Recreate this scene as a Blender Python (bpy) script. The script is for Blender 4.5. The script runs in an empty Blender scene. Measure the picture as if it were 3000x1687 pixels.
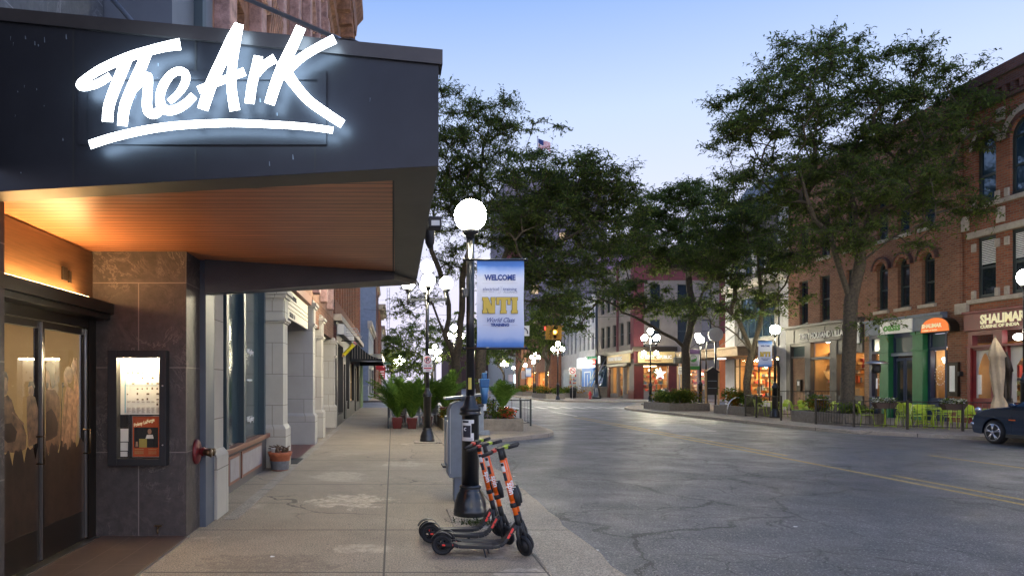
import bpy, math, random
import numpy as np
from mathutils import Vector, Matrix
R = math.radians
rnd = random.Random(7)
# ------------------------------------------------------------------ camera
F, VX, HY, H = 2038.0, 1150.6, 1119.0, 1.70          # calibration of the 3000 px wide photograph
sc = bpy.context.scene
COL = sc.collection
cam = bpy.data.objects.new('camera', bpy.data.cameras.new('camera')); COL.objects.link(cam)
cam.location = (0, 0, H); cam.rotation_euler = (R(90), 0, 0)
cam.data.sensor_width = 36; cam.data.lens = 36*F/3000
cam.data.shift_x = (1500-VX)/3000; cam.data.shift_y = (HY-843.5)/3000
cam.data.clip_start = 0.05; cam.data.clip_end = 3000
sc.camera = cam
# ------------------------------------------------------------------ dusk sky
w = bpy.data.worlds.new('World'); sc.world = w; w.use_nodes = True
nt = w.node_tree; nt.nodes.clear()
out = nt.nodes.new('ShaderNodeOutputWorld'); bg = nt.nodes.new('ShaderNodeBackground')
tc = nt.nodes.new('ShaderNodeTexCoord'); sep = nt.nodes.new('ShaderNodeSeparateXYZ'); ramp = nt.nodes.new('ShaderNodeValToRGB')
nt.links.new(tc.outputs['Generated'], sep.inputs[0]); nt.links.new(sep.outputs['Z'], ramp.inputs[0])
nt.links.new(ramp.outputs[0], bg.inputs[0]); nt.links.new(bg.outputs[0], out.inputs[0])
bg.inputs[1].default_value = 1.0
cr = ramp.color_ramp
cr.elements[0].position = 0.0; cr.elements[0].color = (.50, .47, .57, 1)
cr.elements[1].position = 1.0; cr.elements[1].color = (.12, .20, .42, 1)
for p, c in ((.10, (.49, .47, .585, 1)), (.20, (.46, .475, .60, 1)), (.35, (.34, .415, .60, 1)), (.48, (.175, .275, .52, 1))):
    e = cr.elements.new(p); e.color = c
# sky brightened behind the camera, and a soft sun from there, as added fill
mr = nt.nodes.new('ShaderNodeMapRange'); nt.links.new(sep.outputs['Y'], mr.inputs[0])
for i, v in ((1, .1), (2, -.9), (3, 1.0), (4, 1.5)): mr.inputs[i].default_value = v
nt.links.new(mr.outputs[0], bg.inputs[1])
sun = bpy.data.objects.new('sun', bpy.data.lights.new('sun', 'SUN')); COL.objects.link(sun)
sun.data.energy = 0.15; sun.data.angle = R(40); sun.data.color = (1, .86, .80); sun.rotation_euler = (R(58), 0, R(15))
sc.view_settings.view_transform = 'Standard'; sc.view_settings.look = 'None'
sc.view_settings.exposure = 0.95; sc.view_settings.gamma = 1
sc.cycles.use_denoising = True
sc.cycles.max_bounces = 6; sc.cycles.diffuse_bounces = 3; sc.cycles.glossy_bounces = 3
sc.cycles.transmission_bounces = 4; sc.cycles.transparent_max_bounces = 8
sc.cycles.sample_clamp_indirect = 4; sc.cycles.sample_clamp_direct = 0
# ------------------------------------------------------------------ calibration helpers
def Q(px, py, Y): return Vector(((px-VX)/F*Y, Y, H+(HY-py)/F*Y))
def G(px, py, z=0.0):
    Y = F*(H-z)/(py-HY); return Vector(((px-VX)/F*Y, Y, z))
def YX(px, X): return X*F/(px-VX)
def ZY(py, Y): return H+(HY-py)/F*Y
# ------------------------------------------------------------------ materials
MT = {}
def mat(name, col=(.5,.5,.5), rough=.7, metal=0, noise=0.0, nscale=6, bump=0.0, bscale=40, emit=None, estr=0, spec=.5, coat=0, tint=None):
    if name in MT: return MT[name]
    m = bpy.data.materials.new(name); m.use_nodes = True; n = m.node_tree.nodes; l = m.node_tree.links
    b = n['Principled BSDF']; b.inputs['Base Color'].default_value = (*col, 1); b.inputs['Roughness'].default_value = rough
    b.inputs['Metallic'].default_value = metal; b.inputs['Specular IOR Level'].default_value = spec
    b.inputs['Coat Weight'].default_value = coat
    if noise or bump:
        t = n.new('ShaderNodeTexCoord')
    if noise:
        x = n.new('ShaderNodeTexNoise'); x.inputs['Scale'].default_value = nscale; x.inputs['Detail'].default_value = 6; x.inputs['Roughness'].default_value = .65
        l.new(t.outputs['Object'], x.inputs['Vector'])
        r = n.new('ShaderNodeValToRGB'); l.new(x.outputs['Fac'], r.inputs[0])
        lo = tuple(max(0, c*(1-noise)) for c in col); hi = tuple(min(1, c*(1+noise)) for c in (tint or col))
        r.color_ramp.elements[0].position = .32; r.color_ramp.elements[0].color = (*lo, 1)
        r.color_ramp.elements[1].position = .68; r.color_ramp.elements[1].color = (*hi, 1)
        l.new(r.outputs[0], b.inputs['Base Color'])
    if bump:
        x = n.new('ShaderNodeTexNoise'); x.inputs['Scale'].default_value = bscale; x.inputs['Detail'].default_value = 4
        l.new(t.outputs['Object'], x.inputs['Vector'])
        u = n.new('ShaderNodeBump'); u.inputs['Strength'].default_value = bump; u.inputs['Distance'].default_value = .02
        l.new(x.outputs['Fac'], u.inputs['Height']); l.new(u.outputs[0], b.inputs['Normal'])
    if emit:
        b.inputs['Emission Color'].default_value = (*emit, 1); b.inputs['Emission Strength'].default_value = estr
    MT[name] = m; return m
class NB:      # small node-building helper
    def __init__(s, m): s.n = m.node_tree.nodes; s.l = m.node_tree.links
    def node(s, t, **k):
        x = s.n.new(t)
        for a, v in k.items(): setattr(x, a, v)
        return x
    def inp(s, x, i, v):
        if hasattr(v, 'is_output') or isinstance(v, bpy.types.NodeSocket): s.l.new(v, x.inputs[i])
        else: x.inputs[i].default_value = v
    def math(s, op, a, b=0.0, c=None):
        x = s.node('ShaderNodeMath', operation=op); s.inp(x, 0, a); s.inp(x, 1, b)
        if c is not None: s.inp(x, 2, c)
        return x.outputs[0]
    def noise(s, vec, scale, detail=5, rough=.6, dist=0):
        x = s.node('ShaderNodeTexNoise'); s.inp(x, 'Vector', vec); x.inputs['Scale'].default_value = scale
        x.inputs['Detail'].default_value = detail; x.inputs['Roughness'].default_value = rough; x.inputs['Distortion'].default_value = dist
        return x.outputs['Fac']
    def ramp(s, f, stops):
        x = s.node('ShaderNodeValToRGB'); s.inp(x, 0, f); e = x.color_ramp.elements
        for i, (p, c) in enumerate(stops):
            k = e[i] if i < 2 else e.new(p)
            k.position = p; k.color = (*c, 1)
        return x.outputs[0]
    def mix(s, f, a, b, mode='MIX'):
        x = s.node('ShaderNodeMix', data_type='RGBA', blend_type=mode); s.inp(x, 0, f)
        for i, v in ((6, a), (7, b)):
            if isinstance(v, tuple): x.inputs[i].default_value = (*v, 1)
            else: s.l.new(v, x.inputs[i])
        return x.outputs[2]
    def step(s, v, lo, hi):
        x = s.node('ShaderNodeMapRange'); s.inp(x, 0, v); x.inputs[1].default_value = lo; x.inputs[2].default_value = hi; return x.outputs[0]
    def bump(s, h, st, d=.01):
        x = s.node('ShaderNodeBump'); x.inputs['Strength'].default_value = st; x.inputs['Distance'].default_value = d; s.inp(x, 'Height', h); return x.outputs[0]
def newmat(name, rough=.7, spec=.5):
    m = bpy.data.materials.new(name); m.use_nodes = True; MT[name] = m
    b = m.node_tree.nodes['Principled BSDF']; b.inputs['Roughness'].default_value = rough; b.inputs['Specular IOR Level'].default_value = spec
    k = NB(m); t = k.node('ShaderNodeTexCoord'); sp = k.node('ShaderNodeSeparateXYZ'); k.l.new(t.outputs['Object'], sp.inputs[0])
    return m, b, k, t.outputs['Object'], sp.outputs[0], sp.outputs[1], sp.outputs[2]
def lineat(k, v, c, wd):          # 1 on a line |v-c|<wd
    return k.math('LESS_THAN', k.math('ABSOLUTE', k.math('SUBTRACT', v, c)), wd)
def wallcoord(k, x, y, z):
    c = k.node('ShaderNodeCombineXYZ'); k.l.new(k.math('ADD', x, y), c.inputs[0]); k.l.new(z, c.inputs[1]); return c.outputs[0]
def brick(name, c1, c2, mortar, bw=.21, bh=.075, ms=.012, rough=.85, var=.35, off=.5):
    m, b, k, vec, x, y, z = newmat(name, rough, .2)
    v = wallcoord(k, x, y, z)
    t = k.node('ShaderNodeTexBrick'); k.l.new(v, t.inputs['Vector']); t.offset = off
    t.inputs['Color1'].default_value = (*c1, 1); t.inputs['Color2'].default_value = (*c2, 1); t.inputs['Mortar'].default_value = (*mortar, 1)
    t.inputs['Scale'].default_value = 1; t.inputs['Mortar Size'].default_value = ms; t.inputs['Brick Width'].default_value = bw; t.inputs['Row Height'].default_value = bh
    t.inputs['Bias'].default_value = 0
    n = k.noise(vec, 1.3, 6, .7)
    col = k.mix(var, t.outputs['Color'], k.ramp(n, [(.3, (.25, .25, .25)), (.7, (1, 1, 1))]), 'MULTIPLY')
    k.l.new(col, b.inputs['Base Color']); k.l.new(k.bump(k.math('ADD', k.math('MULTIPLY', t.outputs['Fac'], -1.0), k.math('MULTIPLY', n, .5)), .6, .01), b.inputs['Normal'])
    return m
def road_mat():
    m, b, k, vec, x, y, z = newmat('asphalt', .55, .5)
    big = k.noise(vec, .13, 6, .7); mid = k.noise(vec, 1.6, 6, .7); fine = k.noise(vec, 48, 4, .9)
    c = k.ramp(mid, [(.3, (.080, .080, .086)), (.7, (.128, .127, .134))])
    c = k.mix(.6, c, k.ramp(big, [(.38, (.55, .55, .57)), (.62, (1, 1, 1))]), 'MULTIPLY')
    c = k.mix(.85, c, k.ramp(fine, [(.40, (.22, .22, .22)), (.5, (.85, .85, .85)), (.58, (1.9, 1.9, 1.85))]), 'MULTIPLY')
    # cracks: warped voronoi edges, only where a mask allows
    nv = k.node('ShaderNodeTexNoise'); k.l.new(vec, nv.inputs['Vector']); nv.inputs['Scale'].default_value = 1.1; nv.inputs['Detail'].default_value = 5
    mx = k.node('ShaderNodeVectorMath', operation='MULTIPLY_ADD'); k.l.new(nv.outputs['Color'], mx.inputs[0]); mx.inputs[1].default_value = (1.2, 1.2, 0); k.l.new(vec, mx.inputs[2])
    def crack(scale, wd, lo, hi, seed):
        vo = k.node('ShaderNodeTexVoronoi', feature='DISTANCE_TO_EDGE'); k.l.new(mx.outputs[0], vo.inputs['Vector']); vo.inputs['Scale'].default_value = scale
        msk = k.step(k.noise(vec, seed, 2), lo, hi)
        return k.math('MULTIPLY', k.math('LESS_THAN', vo.outputs['Distance'], wd), msk)
    ck = k.math('MAXIMUM', crack(.26, .0075, .30, .42, .21), crack(1.1, .011, .46, .54, .33))
    c = k.mix(k.math('MULTIPLY', ck, .92), c, (.015, .015, .015))
    # two lengthwise paving seams
    wob = k.math('MULTIPLY', k.math('SUBTRACT', k.noise(vec, .7, 4), .5), .35)
    for sx, wd in ((6.1, .018), (12.0, .02), (3.6, .012)):
        c = k.mix(k.math('MULTIPLY', lineat(k, k.math('ADD', x, wob), sx, wd), .65), c, (.035, .035, .035))
    def rectm(x0, x1, y0, y1):
        w1 = k.math('ADD', x, wob); w2 = k.math('ADD', y, k.math('MULTIPLY', wob, .6))
        a_ = k.math('MULTIPLY', k.math('GREATER_THAN', w1, x0), k.math('LESS_THAN', w1, x1)); b_ = k.math('MULTIPLY', k.math('GREATER_THAN', w2, y0), k.math('LESS_THAN', w2, y1)); return k.math('MULTIPLY', a_, b_)
    for x0, x1, y0, y1, f_ in ((6.3,8.6,9.5,13.5,.80), (10.2,13.0,20,25.5,.72), (3.2,5.4,12,15.5,.86), (11.2,14.2,12.2,14.4,1.18), (6.4,9.0,26,33,.8), (8.2,11,5.5,7.6,.82)):
        c = k.mix(rectm(x0, x1, y0, y1), c, k.mix(1.0, c, (f_, f_, f_), 'MULTIPLY'))
    for ys_ in (7.4, 9.5, 13.4, 17.9, 24.2, 32):
        wy = k.math('ADD', y, k.math('MULTIPLY', k.math('SUBTRACT', k.noise(vec, .5, 5), .5), 1.1))
        c = k.mix(k.math('MULTIPLY', k.math('MULTIPLY', lineat(k, wy, ys_, .016+ys_*.0008), k.step(k.noise(vec, .35, 3), .42, .5)), .75), c, (.03, .03, .03))
    spark = k.math('GREATER_THAN', k.noise(vec, 44, 1, .5), .67)
    c = k.mix(k.math('MULTIPLY', spark, .6), c, (.5, .49, .46))
    # darker oil lane and paler repair patch
    k.l.new(c, b.inputs['Base Color'])
    k.l.new(k.ramp(k.noise(vec, .9, 5), [(.3, (.36, .36, .36)), (.7, (.66, .66, .66))]), b.inputs['Roughness'])
    k.l.new(k.bump(k.math('ADD', fine, k.math('MULTIPLY', ck, -2.0)), .75, .012), b.inputs['Normal'])
road_mat()
def walk_mat(name, base, joints_x, y0, pitch, x_kerb=None, stain=True):
    m, b, k, vec, x, y, z = newmat(name, .75, .35)
    big = k.noise(vec, .55, 5); fine = k.noise(vec, 60, 3, .9); mid = k.noise(vec, 4, 6, .7)
    c = k.ramp(big, [(.3, tuple(v*.82 for v in base)), (.7, tuple(v*1.12 for v in base))])
    c = k.mix(.75, c, k.ramp(fine, [(.40, (.34, .32, .3)), (.5, (.92, .92, .92)), (.59, (1.75, 1.7, 1.6))]), 'MULTIPLY')
    c = k.mix(.35, c, k.ramp(mid, [(.3, (.6, .6, .6)), (.7, (1.1, 1.1, 1.1))]), 'MULTIPLY')
    if stain:    # pale mineral bloom patches and dark gum spots
        st = k.math('MULTIPLY', k.step(k.noise(vec, .42, 6, .75, .6), .60, .66), k.step(k.noise(vec, 5, 4), .4, .6))
        c = k.mix(k.math('MULTIPLY', st, .5), c, tuple(min(1, v*1.9) for v in base))
        for ex, ey, rx, ry, wt in ((-.64,9.95,.62,.55,.75), (-.3,7.1,.3,.2,.5), (.95,7.0,.5,.25,.6), (1.25,6.1,.35,.3,.7), (-1.0,12.6,.5,.7,.4), (.2,14.5,.5,.5,.4), (-1.2,6.5,.7,.4,-.5), (.35,11.5,.8,.9,-.3)):
            dx = k.math('DIVIDE', k.math('SUBTRACT', x, ex), rx); dy = k.math('DIVIDE', k.math('SUBTRACT', y, ey), ry)
            dd = k.math('ADD', k.math('SQRT', k.math('ADD', k.math('MULTIPLY', dx, dx), k.math('MULTIPLY', dy, dy))), k.math('MULTIPLY', k.math('SUBTRACT', k.noise(vec, 3.2, 6, .75), .5), 3.0))
            msk_ = k.math('MULTIPLY', k.step(dd, 1.0, .8), k.step(k.noise(vec, 9, 5, .8), .38, .55))
            c = k.mix(k.math('MULTIPLY', msk_, abs(wt)), c, tuple(min(1, v*(2.0 if wt > 0 else .45)) for v in base))
        vo = k.node('ShaderNodeTexVoronoi'); k.l.new(vec, vo.inputs['Vector']); vo.inputs['Scale'].default_value = 6.5; vo.inputs['Randomness'].default_value = 1
        sp = k.math('MULTIPLY', k.math('LESS_THAN', vo.outputs['Distance'], .085), k.math('GREATER_THAN', k.noise(vec, .9, 2), .44))
        c = k.mix(k.math('MULTIPLY', sp, .7), c, tuple(v*.35 for v in base))
    j = None
    for jx in joints_x:
        q = lineat(k, x, jx, .010); j = q if j is None else k.math('MAXIMUM', j, q)
    fr = k.math('FRACT', k.math('DIVIDE', k.math('ADD', y, 100*pitch-y0+pitch/2), pitch))
    q = lineat(k, fr, .5, .014/pitch); j = q if j is None else k.math('MAXIMUM', j, q)
    nv = k.node('ShaderNodeTexNoise'); k.l.new(vec, nv.inputs['Vector']); nv.inputs['Scale'].default_value = 1.6; nv.inputs['Detail'].default_value = 6
    mx = k.node('ShaderNodeVectorMath', operation='MULTIPLY_ADD'); k.l.new(nv.outputs['Color'], mx.inputs[0]); mx.inputs[1].default_value = (.9, .9, 0); k.l.new(vec, mx.inputs[2])
    vo = k.node('ShaderNodeTexVoronoi', feature='DISTANCE_TO_EDGE'); k.l.new(mx.outputs[0], vo.inputs['Vector']); vo.inputs['Scale'].default_value = .42
    ck = k.math('MULTIPLY', k.math('LESS_THAN', vo.outputs['Distance'], .005), k.step(k.noise(vec, .4, 2), .48, .56))
    j = k.math('MAXIMUM', j, k.math('MULTIPLY', ck, .8))
    c = k.mix(k.math('MULTIPLY', j, .88), c, tuple(v*.22 for v in base))
    k.l.new(c, b.inputs['Base Color'])
    k.l.new(k.bump(k.math('ADD', fine, k.math('MULTIPLY', j, -3.0)), .6, .01), b.inputs['Normal'])
    return m
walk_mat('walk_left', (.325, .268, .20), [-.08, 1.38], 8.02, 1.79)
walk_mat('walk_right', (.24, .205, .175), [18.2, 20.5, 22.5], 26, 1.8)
walk_mat('curb_concrete', (.34, .295, .24), [], 8.0, 3.0, stain=False)
def slate_mat(name, base, vein, tw, th, joint, sc_=1.0):
    m, b, k, vec, x, y, z = newmat(name, .5, .45)
    n1 = k.noise(vec, 1.6*sc_, 8, .72, 1.6); n2 = k.noise(vec, 9*sc_, 6, .7)
    c = k.ramp(n2, [(.3, tuple(v*.7 for v in base)), (.7, tuple(v*1.35 for v in base))])
    vn = k.math('MULTIPLY', lineat(k, n1, .5, .012), k.step(k.noise(vec, 1.1, 3), .45, .6))
    vn2 = k.math('MULTIPLY', k.step(n1, .56, .72), .35)
    c = k.mix(k.math('MAXIMUM', k.math('MULTIPLY', vn, .7), vn2), c, vein)
    v = wallcoord(k, x, y, z)
    t = k.node('ShaderNodeTexBrick'); k.l.new(v, t.inputs['Vector']); t.offset = .5
    t.inputs['Scale'].default_value = 1; t.inputs['Mortar Size'].default_value = .006; t.inputs['Brick Width'].default_value = tw; t.inputs['Row Height'].default_value = th
    c = k.mix(t.outputs['Fac'], c, joint)
    k.l.new(c, b.inputs['Base Color']); k.l.new(k.bump(n2, .35, .01), b.inputs['Normal'])
    return m
slate_mat('slate', (.060, .050, .046), (.24, .20, .17), 1.05, .93, (.20, .17, .15))
slate_mat('slate_far', (.075, .085, .10), (.22, .24, .27), 1.05, .93, (.20, .21, .24))
def plank_mat(name, base, pitch, axis='y', gap=.08):
    m, b, k, vec, x, y, z = newmat(name, .38, .5)
    a = {'x': x, 'y': y, 'z': z}[axis]
    q = k.math('DIVIDE', k.math('ADD', a, 50), pitch)
    fr = k.math('FRACT', q); idx = k.math('FLOOR', q)
    wn = k.node('ShaderNodeTexWhiteNoise', noise_dimensions='1D'); k.l.new(idx, wn.inputs['W'])
    mp = k.node('ShaderNodeMapping'); k.l.new(vec, mp.inputs[0]); mp.inputs['Scale'].default_value = (1.5, 22, 22) if axis == 'y' else (1.5, 1.5, 30)
    g = k.noise(mp.outputs[0], 1.4, 6, .7, .4)
    c = k.ramp(g, [(.3, tuple(v*.62 for v in base)), (.7, tuple(min(1, v*1.3) for v in base))])
    c = k.mix(.35, c, k.ramp(wn.outputs[0], [(0, (.6, .6, .6)), (1, (1.15, 1.1, 1.05))]), 'MULTIPLY')
    if gap: c = k.mix(k.math('LESS_THAN', fr, gap), c, (.015, .008, .005))
    k.l.new(c, b.inputs['Base Color'])
    return m
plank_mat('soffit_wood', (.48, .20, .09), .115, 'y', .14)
plank_mat('wood_panel', (.11, .062, .030), 5, 'z', 0)
brick('red_brick', (.33, .115, .058), (.22, .072, .042), (.22, .165, .12), .26, .10, .013)
brick('orange_brick', (.29, .125, .072), (.19, .078, .047), (.24, .18, .13), .26, .10, .013)
brick('tan_brick', (.42, .25, .15), (.34, .19, .11), (.22, .18, .14), .24, .085, .012)
brick('dark_brick', (.13, .055, .045), (.09, .04, .035), (.10, .085, .08), .24, .085, .012)
brick('limestone', (.50, .47, .40), (.46, .43, .37), (.22, .20, .17), 1.0, .62, .006, .8, .22)
brick('limestone_gray', (.44, .42, .38), (.40, .385, .35), (.20, .19, .17), .92, .62, .006, .8, .22)
mat('white_paint', (.42, .42, .43), .7, noise=.12, nscale=2, bump=.1)
mat('cream', (.50, .46, .38), .75, noise=.12, nscale=2)
mat('terracotta', (.25, .135, .09), .8, noise=.5, nscale=5, bump=1.0, bscale=9)
mat('terracotta_pale', (.34, .22, .20), .8, noise=.4, nscale=7, bump=1.0, bscale=14)
mat('stone_trim', (.36, .31, .25), .8, noise=.2, nscale=5, bump=.2)
mat('marquee_metal', (.027, .028, .035), .42, metal=.5, noise=.18, nscale=1.2, bump=.04, bscale=3)
mat('marquee_edge', (.06, .052, .050), .4, metal=.5, noise=.15, nscale=2)
mat('soffit_border', (.10, .105, .088), .5, metal=.3, noise=.15, nscale=1.5)
mat('blue_gray_metal', (.10, .12, .155), .5, metal=.2, noise=.1, nscale=2)
mat('black_iron', (.012, .014, .017), .28, metal=.3, noise=.3, nscale=12, bump=.05, spec=.6, coat=.3)
mat('black', (.014, .014, .015), .55)
mat('dark_bronze', (.035, .027, .02), .35, metal=.6)
mat('steel', (.55, .55, .55), .28, metal=1)
mat('gray_metal', (.16, .19, .23), .45, metal=.2, noise=.15, nscale=4)
mat('blue_paint', (.03, .12, .28), .4, noise=.2, nscale=9)
mat('window_frame_dark', (.022, .035, .035), .5)
mat('window_frame_teal', (.035, .06, .075), .45)
mat('concrete', (.17, .148, .12), .85, noise=.25, nscale=8, bump=.4, bscale=60)
mat('red_storefront', (.15, .012, .015), .45, noise=.2, nscale=3)
mat('green_paint', (.014, .13, .045), .45, noise=.15, nscale=3)
mat('navy_paint', (.018, .03, .075), .45, noise=.15, nscale=3)
mat('slate_blue_paint', (.12, .15, .20), .5, noise=.15, nscale=3)
mat('taupe_paint', (.065, .058, .054), .5, noise=.12, nscale=3)
mat('mauve_paint', (.17, .145, .125), .75, noise=.15, nscale=1)
mat('cranberry_paint', (.095, .016, .022), .75, noise=.2, nscale=1)
mat('brown_tile', (.075, .014, .011), .3, noise=.2, nscale=3)
mat('tan_wall', (.50, .32, .15), .7, noise=.12, nscale=2)
mat('orange_wall', (.50, .13, .03), .7, noise=.12, nscale=2)
mat('purple_paint', (.20, .12, .24), .8, noise=.15)
mat('gold_sign', (.50, .36, .15), .5, noise=.1)
mat('cream_letter', (.85, .78, .50), .5, emit=(1, .85, .5), estr=.15)  # faint glow put into the letter colour, poster script included
mat('white_letter', (.85, .85, .82), .5)
mat('lime_metal', (.34, .46, .03), .4, noise=.15, nscale=5)
mat('fence_bronze', (.045, .038, .03), .5, metal=.4)
mat('canvas', (.50, .38, .23), .9, noise=.15, nscale=6, bump=.3, bscale=20)
mat('orange_plastic', (.85, .13, .004), .32, coat=.4, noise=.08, nscale=20)
mat('rubber', (.012, .012, .013), .75, bump=.3, bscale=60)
mat('car_paint', (.012, .035, .08), .2, metal=.6, coat=1.0)
mat('alloy', (.55, .55, .56), .25, metal=.9)
mat('red_pot', (.07, .008, .008), .2, coat=.5)
mat('terracotta_pot', (.42, .13, .06), .65, noise=.2, nscale=10)
mat('duct_tape', (.22, .23, .25), .35, metal=.5, noise=.2, nscale=20)
mat('yellow_line', (.36, .25, .08), .75, noise=.6, nscale=22)
mat('white_line', (.48, .47, .45), .7, noise=.6, nscale=18)
mat('soil', (.06, .04, .03), .95, bump=.5)
mat('bark', (.065, .052, .034), .9, noise=.45, nscale=12, bump=1.0, bscale=30)
mat('paper', (.75, .75, .72), .8, noise=.06, nscale=10)
mat('ink', (.03, .03, .04), .8); mat('lace', (.5,.48,.45), .7); mat('lobby_lamp', (1,.85,.6), emit=(1,.86,.66), estr=11)
mat('sign_red', (.45, .02, .03), .5)
mat('sign_green', (.02, .22, .08), .5)
mat('traffic_yellow', (.50, .25, .02), .45, noise=.15)
mat('hydrant_red', (.35, .02, .02), .4)
mat('fdc_red', (.14, .012, .014), .45, noise=.4, nscale=30)
mat('brass', (.13, .085, .045), .35, metal=.8, noise=.4, nscale=30)
mat('dead_leaf', (.12, .07, .04), .9)
mat('beige_wall', (.52, .44, .31), .8, noise=.1, nscale=1); mat('lit_room_window', (.6, .46, .28), .8, emit=(1, .70, .38), estr=.35)
mat('lit_white', (.9, .9, .85), .5, emit=(1, .95, .85), estr=3.5)
mat('lit_cool', (.9, .9, .9), .5, emit=(.75, .95, 1), estr=1.3)
mat('lit_white_sign', (.9, .9, .9), .5, emit=(.9, .97, 1), estr=1.3)
mat('lit_warm', (.9, .6, .3), .5, emit=(1, .68, .30), estr=20)
mat('lit_neon', (.9, .2, .2), .5, emit=(1, .08, .06), estr=6)
mat('lit_orange_sign', (.6, .12, .02), .5, emit=(1, .20, .02), estr=.35)
mat('lit_ark', (1, 1, 1), .5, emit=(.86, .94, 1), estr=7.0)
mat('signal_yellow', (1, .7, .1), .4, emit=(1, .62, .06), estr=9)
mat('signal_red', (1, .1, .1), .4, emit=(1, .03, .02), estr=4)
mat('case_light', (1, .9, .7), .5, emit=(1, .78, .46), estr=130)
mat('strip_light', (1, .8, .5), .5, emit=(1, .56, .22), estr=40)
for i, c in enumerate([(.5, .12, .06), (.6, .42, .2), (.14, .2, .12), (.65, .6, .5), (.16, .08, .05), (.55, .22, .05), (.4, .05, .05), (.1, .15, .25)]):
    mat('goods%d' % i, c, .6)
def glass_mat(name, tint, fac, rough=.03, ior=1.5):
    m = bpy.data.materials.new(name); m.use_nodes = True; n = m.node_tree.nodes; l = m.node_tree.links; n.clear()
    o = n.new('ShaderNodeOutputMaterial'); tr = n.new('ShaderNodeBsdfTransparent'); gl = n.new('ShaderNodeBsdfGlossy'); mx = n.new('ShaderNodeMixShader')
    tr.inputs[0].default_value = (*tint, 1); gl.inputs['Roughness'].default_value = rough; gl.inputs[0].default_value = (.9, .95, 1, 1)
    lw = n.new('ShaderNodeLayerWeight'); lw.inputs[0].default_value = .5
    pw = n.new('ShaderNodeMath'); pw.operation = 'POWER'; l.new(lw.outputs['Facing'], pw.inputs[0]); pw.inputs[1].default_value = 4.0
    ad = n.new('ShaderNodeMath'); ad.operation = 'MULTIPLY_ADD'; ad.use_clamp = True; l.new(pw.outputs[0], ad.inputs[0]); ad.inputs[1].default_value = .8; ad.inputs[2].default_value = .05+fac
    l.new(ad.outputs[0], mx.inputs[0]); l.new(tr.outputs[0], mx.inputs[1]); l.new(gl.outputs[0], mx.inputs[2]); l.new(mx.outputs[0], o.inputs[0])
    MT[name] = m
glass_mat('shop_glass', (.9, .9, .88), .02)
glass_mat('door_glass', (.90, .78, .62), .06)
mat('dark_glass', (.012, .018, .024), .05, spec=.9)
mat('sky_glass', (.05, .10, .16), .04, metal=.6, spec=1)
mat('teal_glass', (.05, .08, .085), .12, spec=.7)
mat('mural', (.15, .085, .045), .45, noise=.75, nscale=9)
mat('mural_dark', (.035, .018, .010), .45, noise=.5, nscale=6)
def globe_mat():
    m, b, k, vec, x, y, z = newmat('globe', .4, .5); t = k.node('ShaderNodeTexCoord'); sp = k.node('ShaderNodeSeparateXYZ'); k.l.new(t.outputs['Generated'], sp.inputs[0])
    st_ = k.node('ShaderNodeMapRange'); k.l.new(sp.outputs[2], st_.inputs[0])
    for i, v in ((1, .50), (2, .97), (3, 112.0), (4, 75.0)): st_.inputs[i].default_value = v
    st_.interpolation_type = 'SMOOTHERSTEP'
    b.inputs['Emission Color'].default_value = (1, .90, .64, 1); b.inputs['Base Color'].default_value = (.8, .8, .75, 1); k.l.new(st_.outputs[0], b.inputs['Emission Strength'])
globe_mat()
def leaf_mat(name, c1, c2, trans=.35):
    m = bpy.data.materials.new(name); m.use_nodes = True; n = m.node_tree.nodes; l = m.node_tree.links; n.clear(); MT[name] = m
    k = NB(m); o = k.node('ShaderNodeOutputMaterial'); g = k.node('ShaderNodeNewGeometry'); tc = k.node('ShaderNodeTexCoord')
    ns = k.noise(tc.outputs['Object'], .6, 3)
    f = k.math('ADD', k.math('MULTIPLY', g.outputs['Random Per Island'], .6), k.math('MULTIPLY', ns, .6))
    c = k.ramp(f, [(.2, c1), (.85, c2)])
    d = k.node('ShaderNodeBsdfDiffuse'); t = k.node('ShaderNodeBsdfTranslucent'); mx = k.node('ShaderNodeMixShader'); mx.inputs[0].default_value = trans
    l.new(c, d.inputs[0]); l.new(c, t.inputs[0]); l.new(d.outputs[0], mx.inputs[1]); l.new(t.outputs[0], mx.inputs[2]); l.new(mx.outputs[0], o.inputs[0])
leaf_mat('locust_leaf', (.042, .070, .026), (.135, .180, .042), .5)
leaf_mat('palm_leaf', (.045, .11, .02), (.15, .25, .04))
leaf_mat('shrub_leaf', (.04, .09, .02), (.14, .17, .03))
leaf_mat('shrub_gold', (.20, .16, .02), (.30, .12, .02))
leaf_mat('flower_red', (.5, .03, .02), (.6, .15, .05))
leaf_mat('flower_white', (.5, .5, .45), (.7, .7, .6))
leaf_mat('grass_blade', (.03, .06, .02), (.09, .10, .04))
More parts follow.
